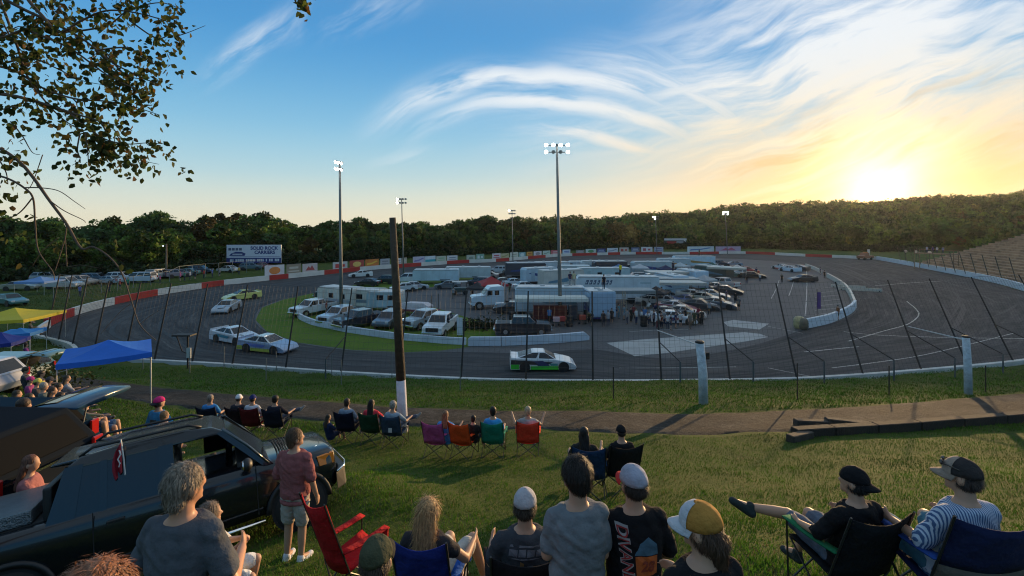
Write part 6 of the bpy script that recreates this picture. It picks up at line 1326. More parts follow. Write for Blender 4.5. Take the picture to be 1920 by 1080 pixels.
for i,px in enumerate((338,346,356,366,382,398,412,448,300,240,500,205,225,150)):
    c,n_=cols[i%8]; Y=np.interp(px,[100,320,500],[62,84,104]); person('person in a %s top standing %s'%(n_,wh[i]),gp(px,Y),rq.uniform(-.6,.9)-.8,DS if i%3 else DSc,c,(.04,.05,.08),cap=c,group=GS,sc=rq.uniform(.95,1.05))
# ---- spectators at the right bank
for i,(px,Y,c,lab) in enumerate(((1738,118,(.4,.42,.5),'person in pale blue at the platform in front of the terraces'),(1749,117,(.05,.05,.15),'person in navy at the platform in front of the terraces'),(1757,116,(.5,.5,.48),'person in white at the platform in front of the terraces'),(1768,115,(.2,.22,.3),'person in grey at the right end of the platform'))):
    person(lab,(XP(px,Y),Y,4.2),2.2,DS,c,(.05,.05,.07),group='spectators on the right platform')
t=thing('viewing_platform','small wooden viewing platform with railings in front of the terraces','platform',(XP(1755,116),116,0),-1.1); MB().box((0,0,4.1),(8,3,.18)).build('deck',M((.2,.13,.08),.8,var=.3),t)
for sx in (-1,1):
    for sy in (-1,1): MB().tube([(sx*3.8,sy*1.3,-.2),(sx*3.8,sy*1.3,5.0)],.09,n=5).build('post',M((.2,.13,.08),.8,var=.3),t)
MB().box((0,1.3,5.0),(7.8,.08,.1)).build('rail',M((.2,.13,.08),.8,var=.3),t)
# ---- SUVs pointing left with open hatches
def slope_mat(x,y,h,dz=0,tilt=True,sc=1.):
    z=ground(x,y)+dz; f=Vector((math.cos(h),math.sin(h),0)); l=Vector((-math.sin(h),math.cos(h),0)); u=Vector((0,0,1))
    if tilt:
        f=Vector((f.x,f.y,ground(x+f.x,y+f.y)-ground(x-f.x,y-f.y))); f.z/=2; f.normalize(); l=Vector((l.x,l.y,(ground(x+l.x,y+l.y)-ground(x-l.x,y-l.y))/2)); u=f.cross(l).normalized(); l=u.cross(f)
    m=Matrix(((f.x,l.x,u.x,x),(f.y,l.y,u.y,y),(f.z,l.z,u.z,z),(0,0,0,1))); return m@Matrix.Scale(sc,4)
def hatch(t,col,ang=22,L=1.25,W=1.35,hz=1.66,hx=-1.75):
    h=MB(); X=Matrix.Translation((hx,0,hz))@Matrix.Rotation(R(ang),4,'Y')
    rings=[]
    for i in range(7):
        u=i/6; x=-u*L; z=.05+.10*math.sin(u*2.4)-.16*u*u; w=W/2*(1-.05*u); rings.append([(x,-w,z-.05),(x,-w*.97,z),(x,-w*.6,z+.035),(x,0,z+.045),(x,w*.6,z+.035),(x,w*.97,z),(x,w,z-.05),(x,w*.8,z-.08),(x,0,z-.09),(x,-w*.8,z-.08)])
    o=h.loft(rings,X=X).build('open_hatch',paint(col),t,smooth=True)
    g=[]; 
    for i in (1,2,3,4):
        u=i/6; x=-u*L; z=.05+.10*math.sin(u*2.4)-.16*u*u+.055; w=W/2*.74; g.append([(x,-w,z-.012),(x,0,z),(x,w,z-.012),(x,w,z-.04),(x,-w,z-.04)])
    MB().loft(g,X=X).build('hatch_glass',GLASS,o); MB().tube([X@Vector((-.55,W*.45,-.03)),(hx-.35,W*.47,hz-.65)],.02,n=5).tube([X@Vector((-.55,-W*.45,-.03)),(hx-.35,-W*.47,hz-.65)],.02,n=5).build('gas_strut',MET,t)
DKB=(.012,.03,.05)
tx=XP(128,9.9); t=sedan('dark blue wagon with its tailgate raised over people sitting inside',None or (0,0,0),0,DKB,'wagons backed toward the track on the left',kind='suv',mat=slope_mat(tx-2.35,9.9,R(178),-.05,False)); hatch(t,(.02,.06,.11),14,1.5)
tx=XP(100,7.7); t=sedan('black wagon at the left edge with its red tail light toward the truck bed',(0,0,0),0,(.012,.016,.022),'wagons backed toward the track on the left',kind='suv',mat=slope_mat(tx-2.3,7.9,R(176),-.05,False)); MB().box((-2.235,0,1.03),(.03,1.5,.035)).build('chrome_strip',CHROME,t)
tx=XP(34,20.); t=sedan('white wagon with a lit red tail light at the left edge',(0,0,0),0,(.42,.45,.5),'wagons backed toward the track on the left',kind='suv',mat=slope_mat(tx-2.6,20.,R(178),.25,False,1.0))
tx=XP(58,25.); t=sedan('teal wagon with its hatch up beyond the white wagon',(0,0,0),0,(.05,.12,.14),'wagons backed toward the track on the left',kind='suv',mat=slope_mat(tx-2.3,25.5,R(178),.2,False,1.05)); hatch(t,(.10,.20,.23),6,1.5)
# ---- big black sport truck
x0,y0,h0,gy_,gx_,dz0,s_=TRUCK; c_,n_=math.cos(h0),math.sin(h0); f=Vector((c_,n_,-gy_*n_-gx_*c_)).normalized(); l=Vector((-n_,c_,-gy_*c_+gx_*n_)).normalized(); u=f.cross(l).normalized(); l=u.cross(f)
tm=Matrix(((f.x,l.x,u.x,x0),(f.y,l.y,u.y,y0),(f.z,l.z,u.z,CH+np.interp(y0,prY,prZ)+dz0),(0,0,0,1)))@Matrix.Scale(s_,4)
T=thing('pickup_truck','glossy black four door pickup in the foreground with a small red flag on its window','pickup truck',mat=tm); BP=M((.005,.007,.010),.2,var=.05,coat=.6,spec=.4,name='gloss_black_paint')
st_=[(2.66,.74,.50,1.0,.02),(2.62,.84,.44,1.07,.03),(2.5,.91,.40,1.11,.04),(2.2,.925,.38,1.11,.05),(1.8,.94,.36,1.14,.055),(1.45,.95,.35,1.17,.05),(1.15,.955,.34,1.19,.02),(0,.96,.34,1.2,0.),(-1.2,.96,.34,1.21,0.),(-1.6,.96,.36,1.22,0.),(-2.3,.95,.40,1.23,0.),(-2.62,.92,.46,1.22,0.),(-2.68,.88,.5,1.18,0.)]
rings=[]
for x,w,zb,zt,cr in st_:
    half=[(w*.75,zb),(w*.97,zb+.07),(w*1.0,zb+.3),(w*1.005,zt-.36),(w*.985,zt-.14),(w*.95,zt-.03),(w*.86,zt+.01),(w*.5,zt+cr*.7),(0.,zt+cr)]
    rings.append([(x,-y,z) for y,z in half]+[(x,y,z) for y,z in half[::-1][1:]])
MB().loft(rings).build('body',BP,T,smooth=True)
cr_=[]
hwf=lambda x,z: .91-.24*max(0,(z-1.15))/.75*.8-(.03 if z>1.88 else 0)
MB().shell([(.74,1.80),(.56,1.90),(.2,1.955),(-.6,1.965),(-1.02,1.93),(-1.16,1.84),(-1.1,1.79),(.66,1.77)],hwf).build('cab_roof',BP,T,bevel=.035,seg=3)
def side_pane(nm,pts,s,mat,par=T,off=.012,th=.03):
    q=[(x,s*(hwf(x,z)+off),z) for x,z in pts]; b=[(x,s*(hwf(x,z)+off-th),z) for x,z in pts]; return MB().loft([q,b]).build(nm,mat,par)
for s in (-1,1):
    if s>0: side_pane('side_window',[(1.10,1.22),(.66,1.78),(.40,1.78),(.40,1.22)],s,GLASS)
    side_pane('front_pillar',[(1.42,1.15),(1.24,1.15),(.62,1.80),(.76,1.84)],s,BP,off=.004,th=.07); side_pane('centre_pillar',[(.07,1.15),(-.13,1.15),(-.13,1.82),(.05,1.82)],s,BP,off=.004,th=.06); side_pane('rear_pillar',[(-1.06,1.15),(-1.36,1.15),(-1.18,1.84),(-.98,1.84)],s,BP,off=.004,th=.07); side_pane('door_pillar',[(-.72,1.15),(-.80,1.15),(-.80,1.82),(-.72,1.82)],s,BP,off=.004,th=.05)
    side_pane('rear_side_window',[(-.12,1.17),(-.12,1.80),(-.74,1.80),(-.74,1.17)],s,GLASS,off=-.006); side_pane('quarter_window',[(-.79,1.17),(-.79,1.80),(-1.02,1.80),(-1.10,1.17)],s,GLASS,off=-.006)
    MB().tube([(1.34,s*(hwf(1.36,1.15)+.005),1.17),(1.02,s*(hwf(1.0,1.48)+.008),1.53),(.7,s*(hwf(.7,1.82)),1.85)],.022,n=6).build('pillar_trim',M((.02,.03,.035),.15,coat=1.,var=0),T,smooth=True)
    MB().tube([(.42,s*.58,1.93),(.25,s*.58,2.0),(-.9,s*.58,2.01),(-1.05,s*.58,1.92)],.022,n=6).build('roof_rail',BLK,T,smooth=True)
    for xx in (-.03,1.12,-.86): MB().box((xx,s*.966,.83),(.012,.008,.74)).build('door_seam',DARK,T)
    for xx in (-.62,.18): MB().box((xx,s*.975,1.02),(.2,.03,.04)).build('door_handle',BLK,T,bevel=.01,seg=1)
    MB().tube([(1.2,s*1.03,.36),(-.95,s*1.03,.36)],.035,n=8).build('running_board',CHROME,T,smooth=True)
    mi=MB().ell((1.0,s*1.09,1.28),(.08,.13,.10),n=12,m=8).build('mirror',BLK,T,smooth=True); MB().ell((.945,s*1.09,1.28),(.03,.105,.078),n=12,m=8).build('mirror_glass',CHROME,mi,smooth=True)
    MB().loft([[(2.60,s*.50,.86),(2.60,s*.50,1.03),(2.54,s*.86,1.04),(2.54,s*.86,.86)],[(2.68,s*.50,.87),(2.68,s*.50,1.01),(2.60,s*.84,1.02),(2.60,s*.84,.87)]]).build('headlight',LAMP,T); MB().loft([[(2.55,s*.85,.85),(2.55,s*.85,1.05),(2.24,s*.928,1.05),(2.28,s*.93,.88)],[(2.60,s*.86,.86),(2.60,s*.86,1.03),(2.25,s*.945,1.035),(2.29,s*.948,.89)]]).build('turn_signal',AMBER,T)
    for xa_ in (1.85,-1.72):
        ar=MB(); n=16; o1=[];
        for i in range(n+1):
            a=math.pi*i/n; o1.append([(xa_+.50*math.cos(a),s*.93,.40+.50*math.sin(a)),(xa_+.50*math.cos(a),s*.995,.40+.50*math.sin(a)),(xa_+.43*math.cos(a),s*.995,.40+.43*math.sin(a)),(xa_+.43*math.cos(a),s*.93,.40+.43*math.sin(a))])
        ar.loft(o1,closed=True).build('fender_flare',BLK,T,smooth=True); MB().lathe([(.43,-.02),(.43,.02)],n=20,X=Matrix.Translation((xa_,s*.955,.42))@Matrix.Rotation(R(90),4,'X')).build('wheel_well',DARK,T)
    MB().box((-2.66,s*.78,.98),(.06,.16,.42)).build('tail_light',TAILR,T,bevel=.02)
def alloy(t,x,y,s,r=.40,w=.26):
    X=Matrix.Rotation(R(90),4,'X'); o=MB().lathe([(r*.62,-w/2),(r*.92,-w/2),(r,-w*.34),(r,w*.34),(r*.92,w/2),(r*.62,w/2)],n=28,X=X).build('wheel',TYRE,t,smooth=True); o.location=(x,y,r)
    m=MB(); m.lathe([(r*.63,-.09),(r*.60,-.1),(r*.55,-.02),(r*.55,.09),(r*.63,.1)],n=28,X=X)
    for k in range(5):
        a=2*math.pi*k/5+.3
        for da in (-.17,.17): m.tube([(math.cos(a)*.05,s*.095,math.sin(a)*.05),(math.cos(a+da)*r*.60,s*.105,math.sin(a+da)*r*.60)],[.034,.026],n=6)
    m.lathe([(.075,-.115),(.075,.115),(.03,.125)],n=14,X=X); m.build('rim',M((.55,.55,.54),.25,1.,var=0,name='alloy'),o); MB().lathe([(.2,-.06),(.2,.06)],n=18,X=X).build('brake_disc',DKMET,o)
for xx in (1.85,-1.72):
    for s in (-1,1): alloy(T,xx,s*.86,s)
MB().loft([[(2.60,-.93,.42),(2.60,-.93,.70),(2.78,-.80,.72),(2.80,-.80,.42)],[(2.72,-.6,.40),(2.72,-.6,.72),(2.86,-.6,.73),(2.88,-.6,.40)],[(2.72,.6,.40),(2.72,.6,.72),(2.86,.6,.73),(2.88,.6,.40)],[(2.60,.93,.42),(2.60,.93,.70),(2.78,.80,.72),(2.80,.80,.42)]]).build('bumper',BLK,T,bevel=.02)
MB().tube([(2.62,-.95,.72),(2.81,-.80,.745),(2.885,-.55,.755),(2.885,.55,.755),(2.81,.80,.745)],.02,n=6).build('bumper_trim',CHROME,T,smooth=True); MB().box((2.68,0,.90),(.05,.95,.17)).build('grille',CHROME,T,bevel=.02)
hl=MB()
for i in range(6): hl.tube([(1.52+i*.055,-.75+.03*i,1.195+.0),(1.55+i*.055,-.45,1.225),(1.55+i*.055,.45,1.225),(1.52+i*.055,.75-.03*i,1.195)],.012,n=5)
hl.build('hood_louvres',DARK,T,fixn=False)
ws=[(1.335,-.80,1.19),(1.335,.80,1.19),(.72,.68,1.80),(.72,-.68,1.80)]; MB().loft([[(x+.02,y,z+.02) for x,y,z in ws],[(x-.02,y,z-.02) for x,y,z in ws]]).build('windscreen',GLASS,T)
MB().box((-1.98,0,1.235),(1.2,1.62,.02)).build('bed',DARK,T); MB().box((-1.36,0,1.42),(.1,1.5,.45)).build('bed_bulkhead',BLK,T,bevel=.03)
PLT=M((.13,.16,.18),.38,.75,var=.2,sc=3.,bump=.8,bsc=45.,name='tread_plate'); MB().box((-2.02,-.02,1.335),(1.05,1.55,.17),top=(.97,.98)).build('bed_cover',PLT,T,bevel=.025); 
SP=MB().shell([(-1.05,1.90),(-1.34,1.90),(-1.37,1.86),(-1.12,1.84)],.60).build('roof_spoiler',BP,T,bevel=.02)
# seats seen through the open window
for s in (-.38,.38): MB().box((.02,s,1.36),(.15,.44,.42),top=(.8,.85)).box((.0,s,1.64),(.1,.24,.16)).build('seat_back',M((.10,.085,.065),.8),T,bevel=.05)
MB().box((1.05,0,1.22),(.35,1.5,.1)).build('dashboard',M((.03,.03,.03),.7),T,bevel=.03); MB().loft([[(.78+.05*math.cos(b)+.0,.38+(.17+.015*math.cos(b))*math.cos(a),1.38+(.17+.015*math.cos(b))*math.sin(a)) for b in [0,1.6,3.1,4.7]] for a in np.linspace(0,6.28,17)],cap=False).build('steering_wheel',BLK,T,smooth=True)
MB().loft([[(-1.20,-.70,1.20),(-1.20,.70,1.20),(-1.14,.62,1.80),(-1.14,-.62,1.80)],[(-1.24,-.70,1.20),(-1.24,.70,1.20),(-1.18,.62,1.80),(-1.18,-.62,1.80)]]).build('rear_window',GLASS,T)
# blunt, short nose: draw the front overhang in
fm_=lambda x: 1.2+(x-1.2)*.80 if x>1.2 else x
seen=set()
for c in [c for c in T.children]+[g for c in T.children for g in c.children if not c.name.startswith('wheel') or c.name.startswith('wheel_well')]:
    if c.name.startswith('wheel') and not c.name.startswith('wheel_well'): c.location.x=fm_(c.location.x); continue
    if c.data.name in seen: continue
    seen.add(c.data.name); vs=c.data.vertices; mx_=sum(v.co.x for v in vs)/len(vs)
    if c.name.startswith(('fender_flare','wheel_well')):
        for v in vs: v.co.x+=fm_(mx_)-mx_
    else:
        for v in vs: v.co.x=fm_(v.co.x)
    c.data.update()
# flag on the window
fx,fy,fz=-.52,-(hwf(-.5,1.74)+.03),1.72
fo=thing('car_flag','small dark red flag with white marks clipped to the black pickup window','flag',mat=tm@Matrix.Translation((fx,fy,fz-.22))); MB().tube([(0,0,0),(-.01,-.02,.3),(-.03,-.03,.56)],.011,n=6).build('stick',M((.6,.6,.58),.5),fo)
V=[];n1,n2=9,7
for s_ in (0,1):
    for i in range(n1+1):
        for j in range(n2+1):
            u_=i/n1; v_=j/n2; V.append((-.028-.11*v_*(.4+.6*math.sin(u_*2.2+.4)),-.03-.035*math.sin(v_*9)*(.4+u_)+.006*(s_-.5),.53-.42*u_-.12*v_*(1-.2*u_)))
w_=n2+1; N1=len(V)//2; fs=[]
for i in range(n1):
    for j in range(n2): a=i*w_+j; fs+= [(a,a+w_,a+w_+1,a+1),(N1+a,N1+a+1,N1+a+w_+1,N1+a+w_)]
MB().add(V,fs).build('cloth',M((.26,.008,.022),.8,var=.15,name='flag_red'),fo,smooth=True,fixn=False)
MB().tube([(-.05,-.055,.42),(-.035,-.06,.36),(-.07,-.055,.30),(-.045,-.06,.24),(-.06,-.055,.19)],.010,n=5).build('emblem',M((.6,.58,.58),.7),fo)
# ---- foreground people
GN='spectators watching from the grass bank'
def figp(key,p,vox=.011,**k): return figure_meshes(key,p,vox,**k)
def put(label,px,Y,D,dz=0.,rz=0.,sc=1.,**k): g_=gp(px,Y,dz); return person(label,g_,rz,D,sc=sc,**k)
# A grey haired man carrying a child
pA=stand(armL=((-.30,.02,1.12),(-.20,.26,1.10)),armR=((.31,-.02,1.13),(.16,.26,1.12)),wide=.98)
D=figp('A',pA,yaw=-.35,tilt=-.05,hair='short',sleeve=.72,legs='trousers',belly=.03,wr=.011)
put('grey haired man in a dark grey tee holding a small child beside the pickup',345,2.88,D,sc=1.085,rz=-.12,shirt=(.075,.082,.095),bottom=(.06,.07,.09),hair=(.21,.17,.13),skin=M((.44,.22,.13),.5,var=.08,sc=6.,name='warm_skin'),group=GN)
pk=seat(kneeL=((-.12,.28,.50),(-.2,.22,.16),(-.2,.34,.11)),kneeR=((.16,.26,.48),(.26,.15,.14),(.27,.27,.10)),armL=((-.19,-.03,.74),(-.08,.12,.80)),armR=((.19,-.03,.74),(.08,.12,.80))); Dk=figp('kid',pk,yaw=.3,hair='short',sleeve=1.0,legs='shorts')
gA=gp(345,2.88); t=person('small child with light brown hair carried on the right arm of the grey haired man',(gA.x+.05,gA.y+.34,gA.z+.68),-1.2,Dk,(.55,.53,.5),(.6,.6,.6),(.42,.24,.16),(.17,.13,.10),sc=.62,group=GN)
# B man in pink tee
pB=stand(armR=((.255,-.03,1.12),(.27,.06,.87)),armL=((-.24,-.02,1.12),(-.18,.12,.92)))
D=figp('B',pB,yaw=-.75,tilt=.02,hair='short',sleeve=.9,legs='shorts',wr=.011)
put('man in a dusty pink tee, pale shorts and white sneakers at the pickup front wheel',553,6.15,D,rz=-.15,shirt=(.24,.085,.085),bottom=(.36,.32,.28),shoe=(.6,.6,.62),hair=(.10,.06,.035),group=GN)
# C camouflage cap
pC=stand(); D=figp('C',pC,yaw=-.1,tilt=.06,hair='under',sleeve=.7,legs='trousers',cap=1)
put('person in a green camouflage cap and red shirt between the red and blue chairs',705,2.5,D,sc=.90,rz=-.1,shirt=(.35,.03,.025),cap=(.055,.06,.035),brim=(.02,.022,.02),hair=(.06,.04,.03),group=GN)
# D blonde woman in blue chair
ch=gp(815,4.5); camp_chair('royal blue camp chair holding the blonde woman',ch,R(-8),(.012,.025,.16),arm=(.02,.10,.42),group='camp chairs in the foreground',sc=1.06,bh=.66,open_=.84)
pD=seat(kneeL=((-.02,.46,.56),(.06,.50,.14),(.08,.66,.08)),kneeR=((.24,.40,.62),(.34,.48,.2),(.38,.62,.14)),armR=((.30,-.02,.72),(.30,.24,.72)))
D=figp('D',pD,yaw=-.15,tilt=.0,hair='long',sleeve=.4,legs='shorts',fem=1,wr=.005)
person('blonde long haired woman sitting in the royal blue camp chair',ch,R(-12),D,(.03,.03,.035),(.45,.42,.38),(.3,.3,.3),(.42,.26,.12),group=GN,sc=1.05)
# red half folded chair
camp_chair('bright red camp chair standing empty and half folded beside the camouflage cap',gp(664,5.3),R(-32),(.34,.012,.014),group='camp chairs in the foreground',sc=1.06,open_=.68,bh=.78)
# E grey cap, dark tee, seated
ch=gp(982,4.3); camp_chair('black camp chair under the man in the grey cap',ch,R(4),(.012,.012,.014),group='camp chairs in the foreground',sc=1.1)
D=figp('E',seat(wide=1.08),yaw=-.25,tilt=-.05,hair='under',sleeve=.8,legs='shorts',cap=1,belly=.03,wr=.010)
E_=person('man in a plain grey cap and printed charcoal tee sitting in the black camp chair',(ch.x,ch.y,ch.z+.06),R(3),D,(.045,.05,.06),(.05,.05,.06),(.1,.1,.1),(.04,.03,.02),cap=(.36,.36,.39),group=GN,sc=1.10)
pr_=MB(); 
for i,(w_,z_) in enumerate(((.30,.93),(.27,.86),(.2,.80))): pr_.box((0,-.31+.02*i,z_),(w_,.008,.012 if i==0 else .03))
# F dark haired young man
pF=stand(armL=((-.20,.02,1.13),(-.10,.2,1.0)),armR=((.18,-.0,1.12),(.08,.2,1.0)),wide=.86)
D=figp('F',pF,yaw=.25,tilt=-.12,hair='bushy',sleeve=.75,legs='trousers',wr=.011,hem=-.02)
put('tall dark haired young man in a grey tee beside the black printed tee',1082,3.3,D,sc=1.06,rz=.12,shirt=(.16,.175,.19),bottom=(.06,.09,.15),hair=(.016,.012,.01),group=GN)
# G red and grey cap, black printed tee
pG=stand(wide=1.0,armL=((-.27,.02,1.12),(-.2,.2,.98)),armR=((.27,.02,1.12),(.2,.2,.98)))
D=figp('G',pG,yaw=.35,tilt=.02,hair='under',sleeve=.85,legs='trousers',cap=1,belly=.03,wr=.010)
g_=put('man in a grey cap with red brim and black tee with orange print, standing',1188,3.4,D,sc=1.02,rz=.05,shirt=(.010,.010,.012),bottom=(.02,.02,.03),hair=(.03,.02,.015),cap=(.30,.31,.38),brim=(.42,.03,.03),group=GN)
# graphic on the shirt: built as thin printed pieces following the back
def on_back(D,pts2,off=.004):
    """project (x,z) points onto the back of a shirt mesh"""
    from mathutils.bvhtree import BVHTree
    me=D['shirt']; bv=BVHTree.FromPolygons([v.co.copy() for v in me.vertices],[tuple(p.vertices) for p in me.polygons]); out=[]
    for x,z in pts2:
        h=bv.ray_cast(Vector((x,-1.2,z)),Vector((0,1,0))); out.append(Vector((x,(h[0].y if h[0] is not None else -.15)-off,z)))
    return out
def print_poly(t,D,poly,mat,name,n=3,off=.004):
    me=bpy.data.meshes.new(name); bm=bmesh.new(); vs=[bm.verts.new((p[0],0,p[1])) for p in poly]; f=bm.faces.new(vs); bmesh.ops.triangulate(bm,faces=[f]); bmesh.ops.subdivide_edges(bm,edges=bm.edges,cuts=n,use_grid_fill=True)
    pts=on_back(D,[(v.co.x,v.co.z) for v in bm.verts],off)
    for v,p in zip(bm.verts,pts): v.co=p
    bm.to_mesh(me); bm.free(); me.materials.append(mat); return link(name,me,t)
def print_text(t,D,s,size,cx,cz,rot,mat,name,off=.005,bold=True,shear=.2):
    me=text_mesh(s,size,mat,bold,shear,name,0.); c,s_=math.cos(rot),math.sin(rot); bm=bmesh.new(); bm.from_mesh(me); bmesh.ops.subdivide_edges(bm,edges=[e for e in bm.edges if e.calc_length()>.03],cuts=2)
    xy=[(cx+v.co.x*c-v.co.y*s_,cz+v.co.x*s_+v.co.y*c) for v in bm.verts]
    for v,p in zip(bm.verts,on_back(D,xy,off)): v.co=p
    bm.to_mesh(me); bm.free(); return link(name,me,t)
PR=M((.30,.02,.02),.8,var=.1,name='red_print'); PW=M((.30,.28,.28),.8,var=.1,name='white_print'); PO=M((.42,.09,.015),.8,var=.25,sc=20,name='orange_print'); PB=M((.05,.12,.18),.8,var=.4,sc=12,name='smoke_print')
print_text(g_,D,'DIVAND',.105,-.10,1.23,R(-83),PW,'shirt_lettering_edge',.004,True,.25); print_text(g_,D,'DIVAND',.098,-.10,1.23,R(-83),PR,'shirt_lettering',.007,False,.25)
print_poly(g_,D,[(-.035,1.22),(.12,1.22),(.115,1.10),(-.03,1.085)],PO,'car_print'); print_poly(g_,D,[(-.04,1.225),(.125,1.225),(.12,1.29),(.06,1.34),(0,1.30)],PB,'smoke_print'); print_text(g_,D,'28',.09,.045,1.155,0,M((.2,.03,.01),.8,name='number_print'),'number_print',.007)
for i in range(9):
    a=-.12+i*.03; zz=1.03-.03*math.cos((i-4)/4*1.2)+.02*abs(i-4)/4; print_poly(g_,D,[(a,zz),(a+.02,zz+.003),(a+.018,zz+.02),(a+.002,zz+.022)],PW,'script_print',1)
DE=_fig['E']; PG=M((.13,.13,.15),.8,var=.3,sc=20,name='grey_print')
for (x0_,x1_,z0_,z1_) in ((-.13,.13,.93,.945),(-.14,-.075,.865,.915),(-.065,-.01,.868,.918),(0,.06,.866,.916),(.07,.14,.864,.914),(-.12,.12,.845,.853)): print_poly(E_,DE,[(x0_,z0_),(x1_,z0_),(x1_+.008,z1_),(x0_+.008,z1_)],PG,'shirt_print',2)
print_poly(E_,DE,[(-.06,.74),(-.03,.72),(-.02,.82),(-.05,.83)],M((.20,.11,.04),.8),'shirt_print',2); print_poly(E_,DE,[(0,.76),(.06,.76),(.05,.80),(.0,.80)],PG,'shirt_print',2)
# H gold and white cap
pH=stand(armL=((-.25,.06,1.12),(-.17,.26,1.06)),armR=((.27,.05,1.12),(.10,.30,1.15))); D=figp('H',pH,yaw=.75,tilt=-.10,hair='shag',sleeve=.8,legs='trousers',cap=1,roll=-.08)
h=put('person in a gold cap with white front, brown hair under it, holding up a phone',1316,2.5,D,sc=1.0,rz=.25,shirt=(.012,.012,.014),hair=(.075,.04,.025),cap=(.37,.18,.04),brim=(.42,.44,.48),group=GN)
HM=D['_HM']; cp=[c for c in h.children if c.name.startswith('cap')][0]; fm=MB(); n=16;vs=[]
rr=[]
for i in range(6):
    tt=R(-3)+(R(80))*i/5; ring=[]
    for j in range(n+1):
        a=R(32)+R(116)*j/n; ring.append((.0955*math.cos(tt)*math.cos(a),.115*math.cos(tt)*math.sin(a)-.006,.032+.111*math.sin(tt)))
    rr.append(ring)
fm.loft(rr,X=HM,closed=False,cap=False).build('front_panel',cloth((.42,.44,.48),.06),cp,smooth=True,fixn=False)
MB().box((0,0,0),(.075,.012,.15),X=Matrix.Translation(pH['wrL']+Vector((.02,.08,-.06)))@Matrix.Rotation(-.3,4,'X')).build('phone',BLK,h,bevel=.006)
# I black clothes, cap backwards, leg crossed
gi=gp(1572,4.3); camp_chair('green and black camp chair of the person in black',gi,R(8),(.010,.011,.013),arm=(.015,.13,.055),group='camp chairs in the foreground',sc=1.04)
pI=seat(kneeL=((-.16,.40,.60),(-.46,.56,.62),(-.62,.60,.68)),kneeR=((.12,.42,.55),(.05,.5,.12),(.05,.66,.05)),armL=((-.28,-.05,.72),(-.24,.18,.66))); D=figp('I',pI,yaw=.55,tilt=.03,hair='under',sleeve=1.2,legs='shorts',cap=-1,wr=.010)
person('person in black with a backward black cap and crossed leg in the green chair',(gi.x,gi.y,gi.z-.02),R(14),D,(.011,.011,.013),(.10,.12,.16),(.03,.04,.04),(.012,.01,.009),cap=(.010,.010,.012),group=GN,sc=1.02)
# J striped shirt
gj=gp(1772,3.9); camp_chair('navy camp chair with tan lower back under the man in stripes',gj,R(-4),(.012,.018,.06),arm=(.02,.06,.24),lower=(.10,.085,.07),group='camp chairs in the foreground',sc=1.16)
pJ=seat(kneeL=((-.22,.42,.62),(-.26,.5,.14),(-.27,.66,.06)),kneeR=((.28,.38,.55),(.42,.46,.22),(.52,.56,.20))); D=figp('J',pJ,yaw=.62,tilt=-.02,hair='under',sleeve=1.0,legs='shorts',cap=1,belly=.02,wr=.010)
SM_=bpy.data.materials.new('striped_cloth'); SM_.use_nodes=True; n_=SM_.node_tree.nodes; l_=SM_.node_tree.links; b_=n_['Principled BSDF']; b_.inputs['Roughness'].default_value=.85; tcn_=n_.new('ShaderNodeTexCoord'); wv=n_.new('ShaderNodeTexWave'); wv.bands_direction='X'; wv.inputs['Scale'].default_value=19.; wv.inputs['Distortion'].default_value=1.2; wv.inputs['Detail Scale'].default_value=1.5; l_.new(tcn_.outputs['Object'],wv.inputs['Vector']); rp_=n_.new('ShaderNodeValToRGB'); e_=rp_.color_ramp.elements; e_[0].position=.35; e_[0].color=(.05,.10,.22,1); e_[1].position=.55; e_[1].color=(.42,.48,.58,1); l_.new(wv.outputs['Fac'],rp_.inputs[0]); l_.new(rp_.outputs[0],b_.inputs['Base Color'])
j=person('man in a blue striped shirt and tan cap with sunglasses on it, seated at right',(gj.x-.03,gj.y,gj.z+.02),R(6),D,bottom=(.05,.14,.2),shoe=(.3,.33,.38),hair=(.05,.035,.03),cap=(.035,.03,.03),brim=(.25,.19,.15),group=GN,sc=1.10,shirtmat=SM_)
HM=D['_HM']; cp=[c for c in j.children if c.name.startswith('cap')][0]; rr=[]
for i in range(6):
    tt=R(-3)+(R(82))*i/5; rr.append([(.0955*math.cos(tt)*math.cos(R(30)+R(120)*q/16),.115*math.cos(tt)*math.sin(R(30)+R(120)*q/16)-.006,.032+.111*math.sin(tt)) for q in range(17)])
MB().loft(rr,X=HM,closed=False,cap=False).build('front_panel',cloth((.27,.21,.17),.08),cp,smooth=True,fixn=False)
sg=MB(); 
for s in (-1,1): sg.ell((s*.037,.105,.085),(.03,.012,.02),n=10,m=6,X=HM); sg.tube([HM@Vector((s*.066,.10,.088)),HM@Vector((s*.094,.0,.075))],.004,n=5)
sg.build('sunglasses',GLASS,j)
# K top of a head
D=figp('K',stand(),yaw=.4,hair='short',sleeve=.8,legs='trousers'); put('person whose reddish brown hair pokes in at the bottom left corner',172,1.34,D,sc=1.10,shirt=(.05,.05,.06),hair=(.26,.11,.055),group=GN,dz=-.02)
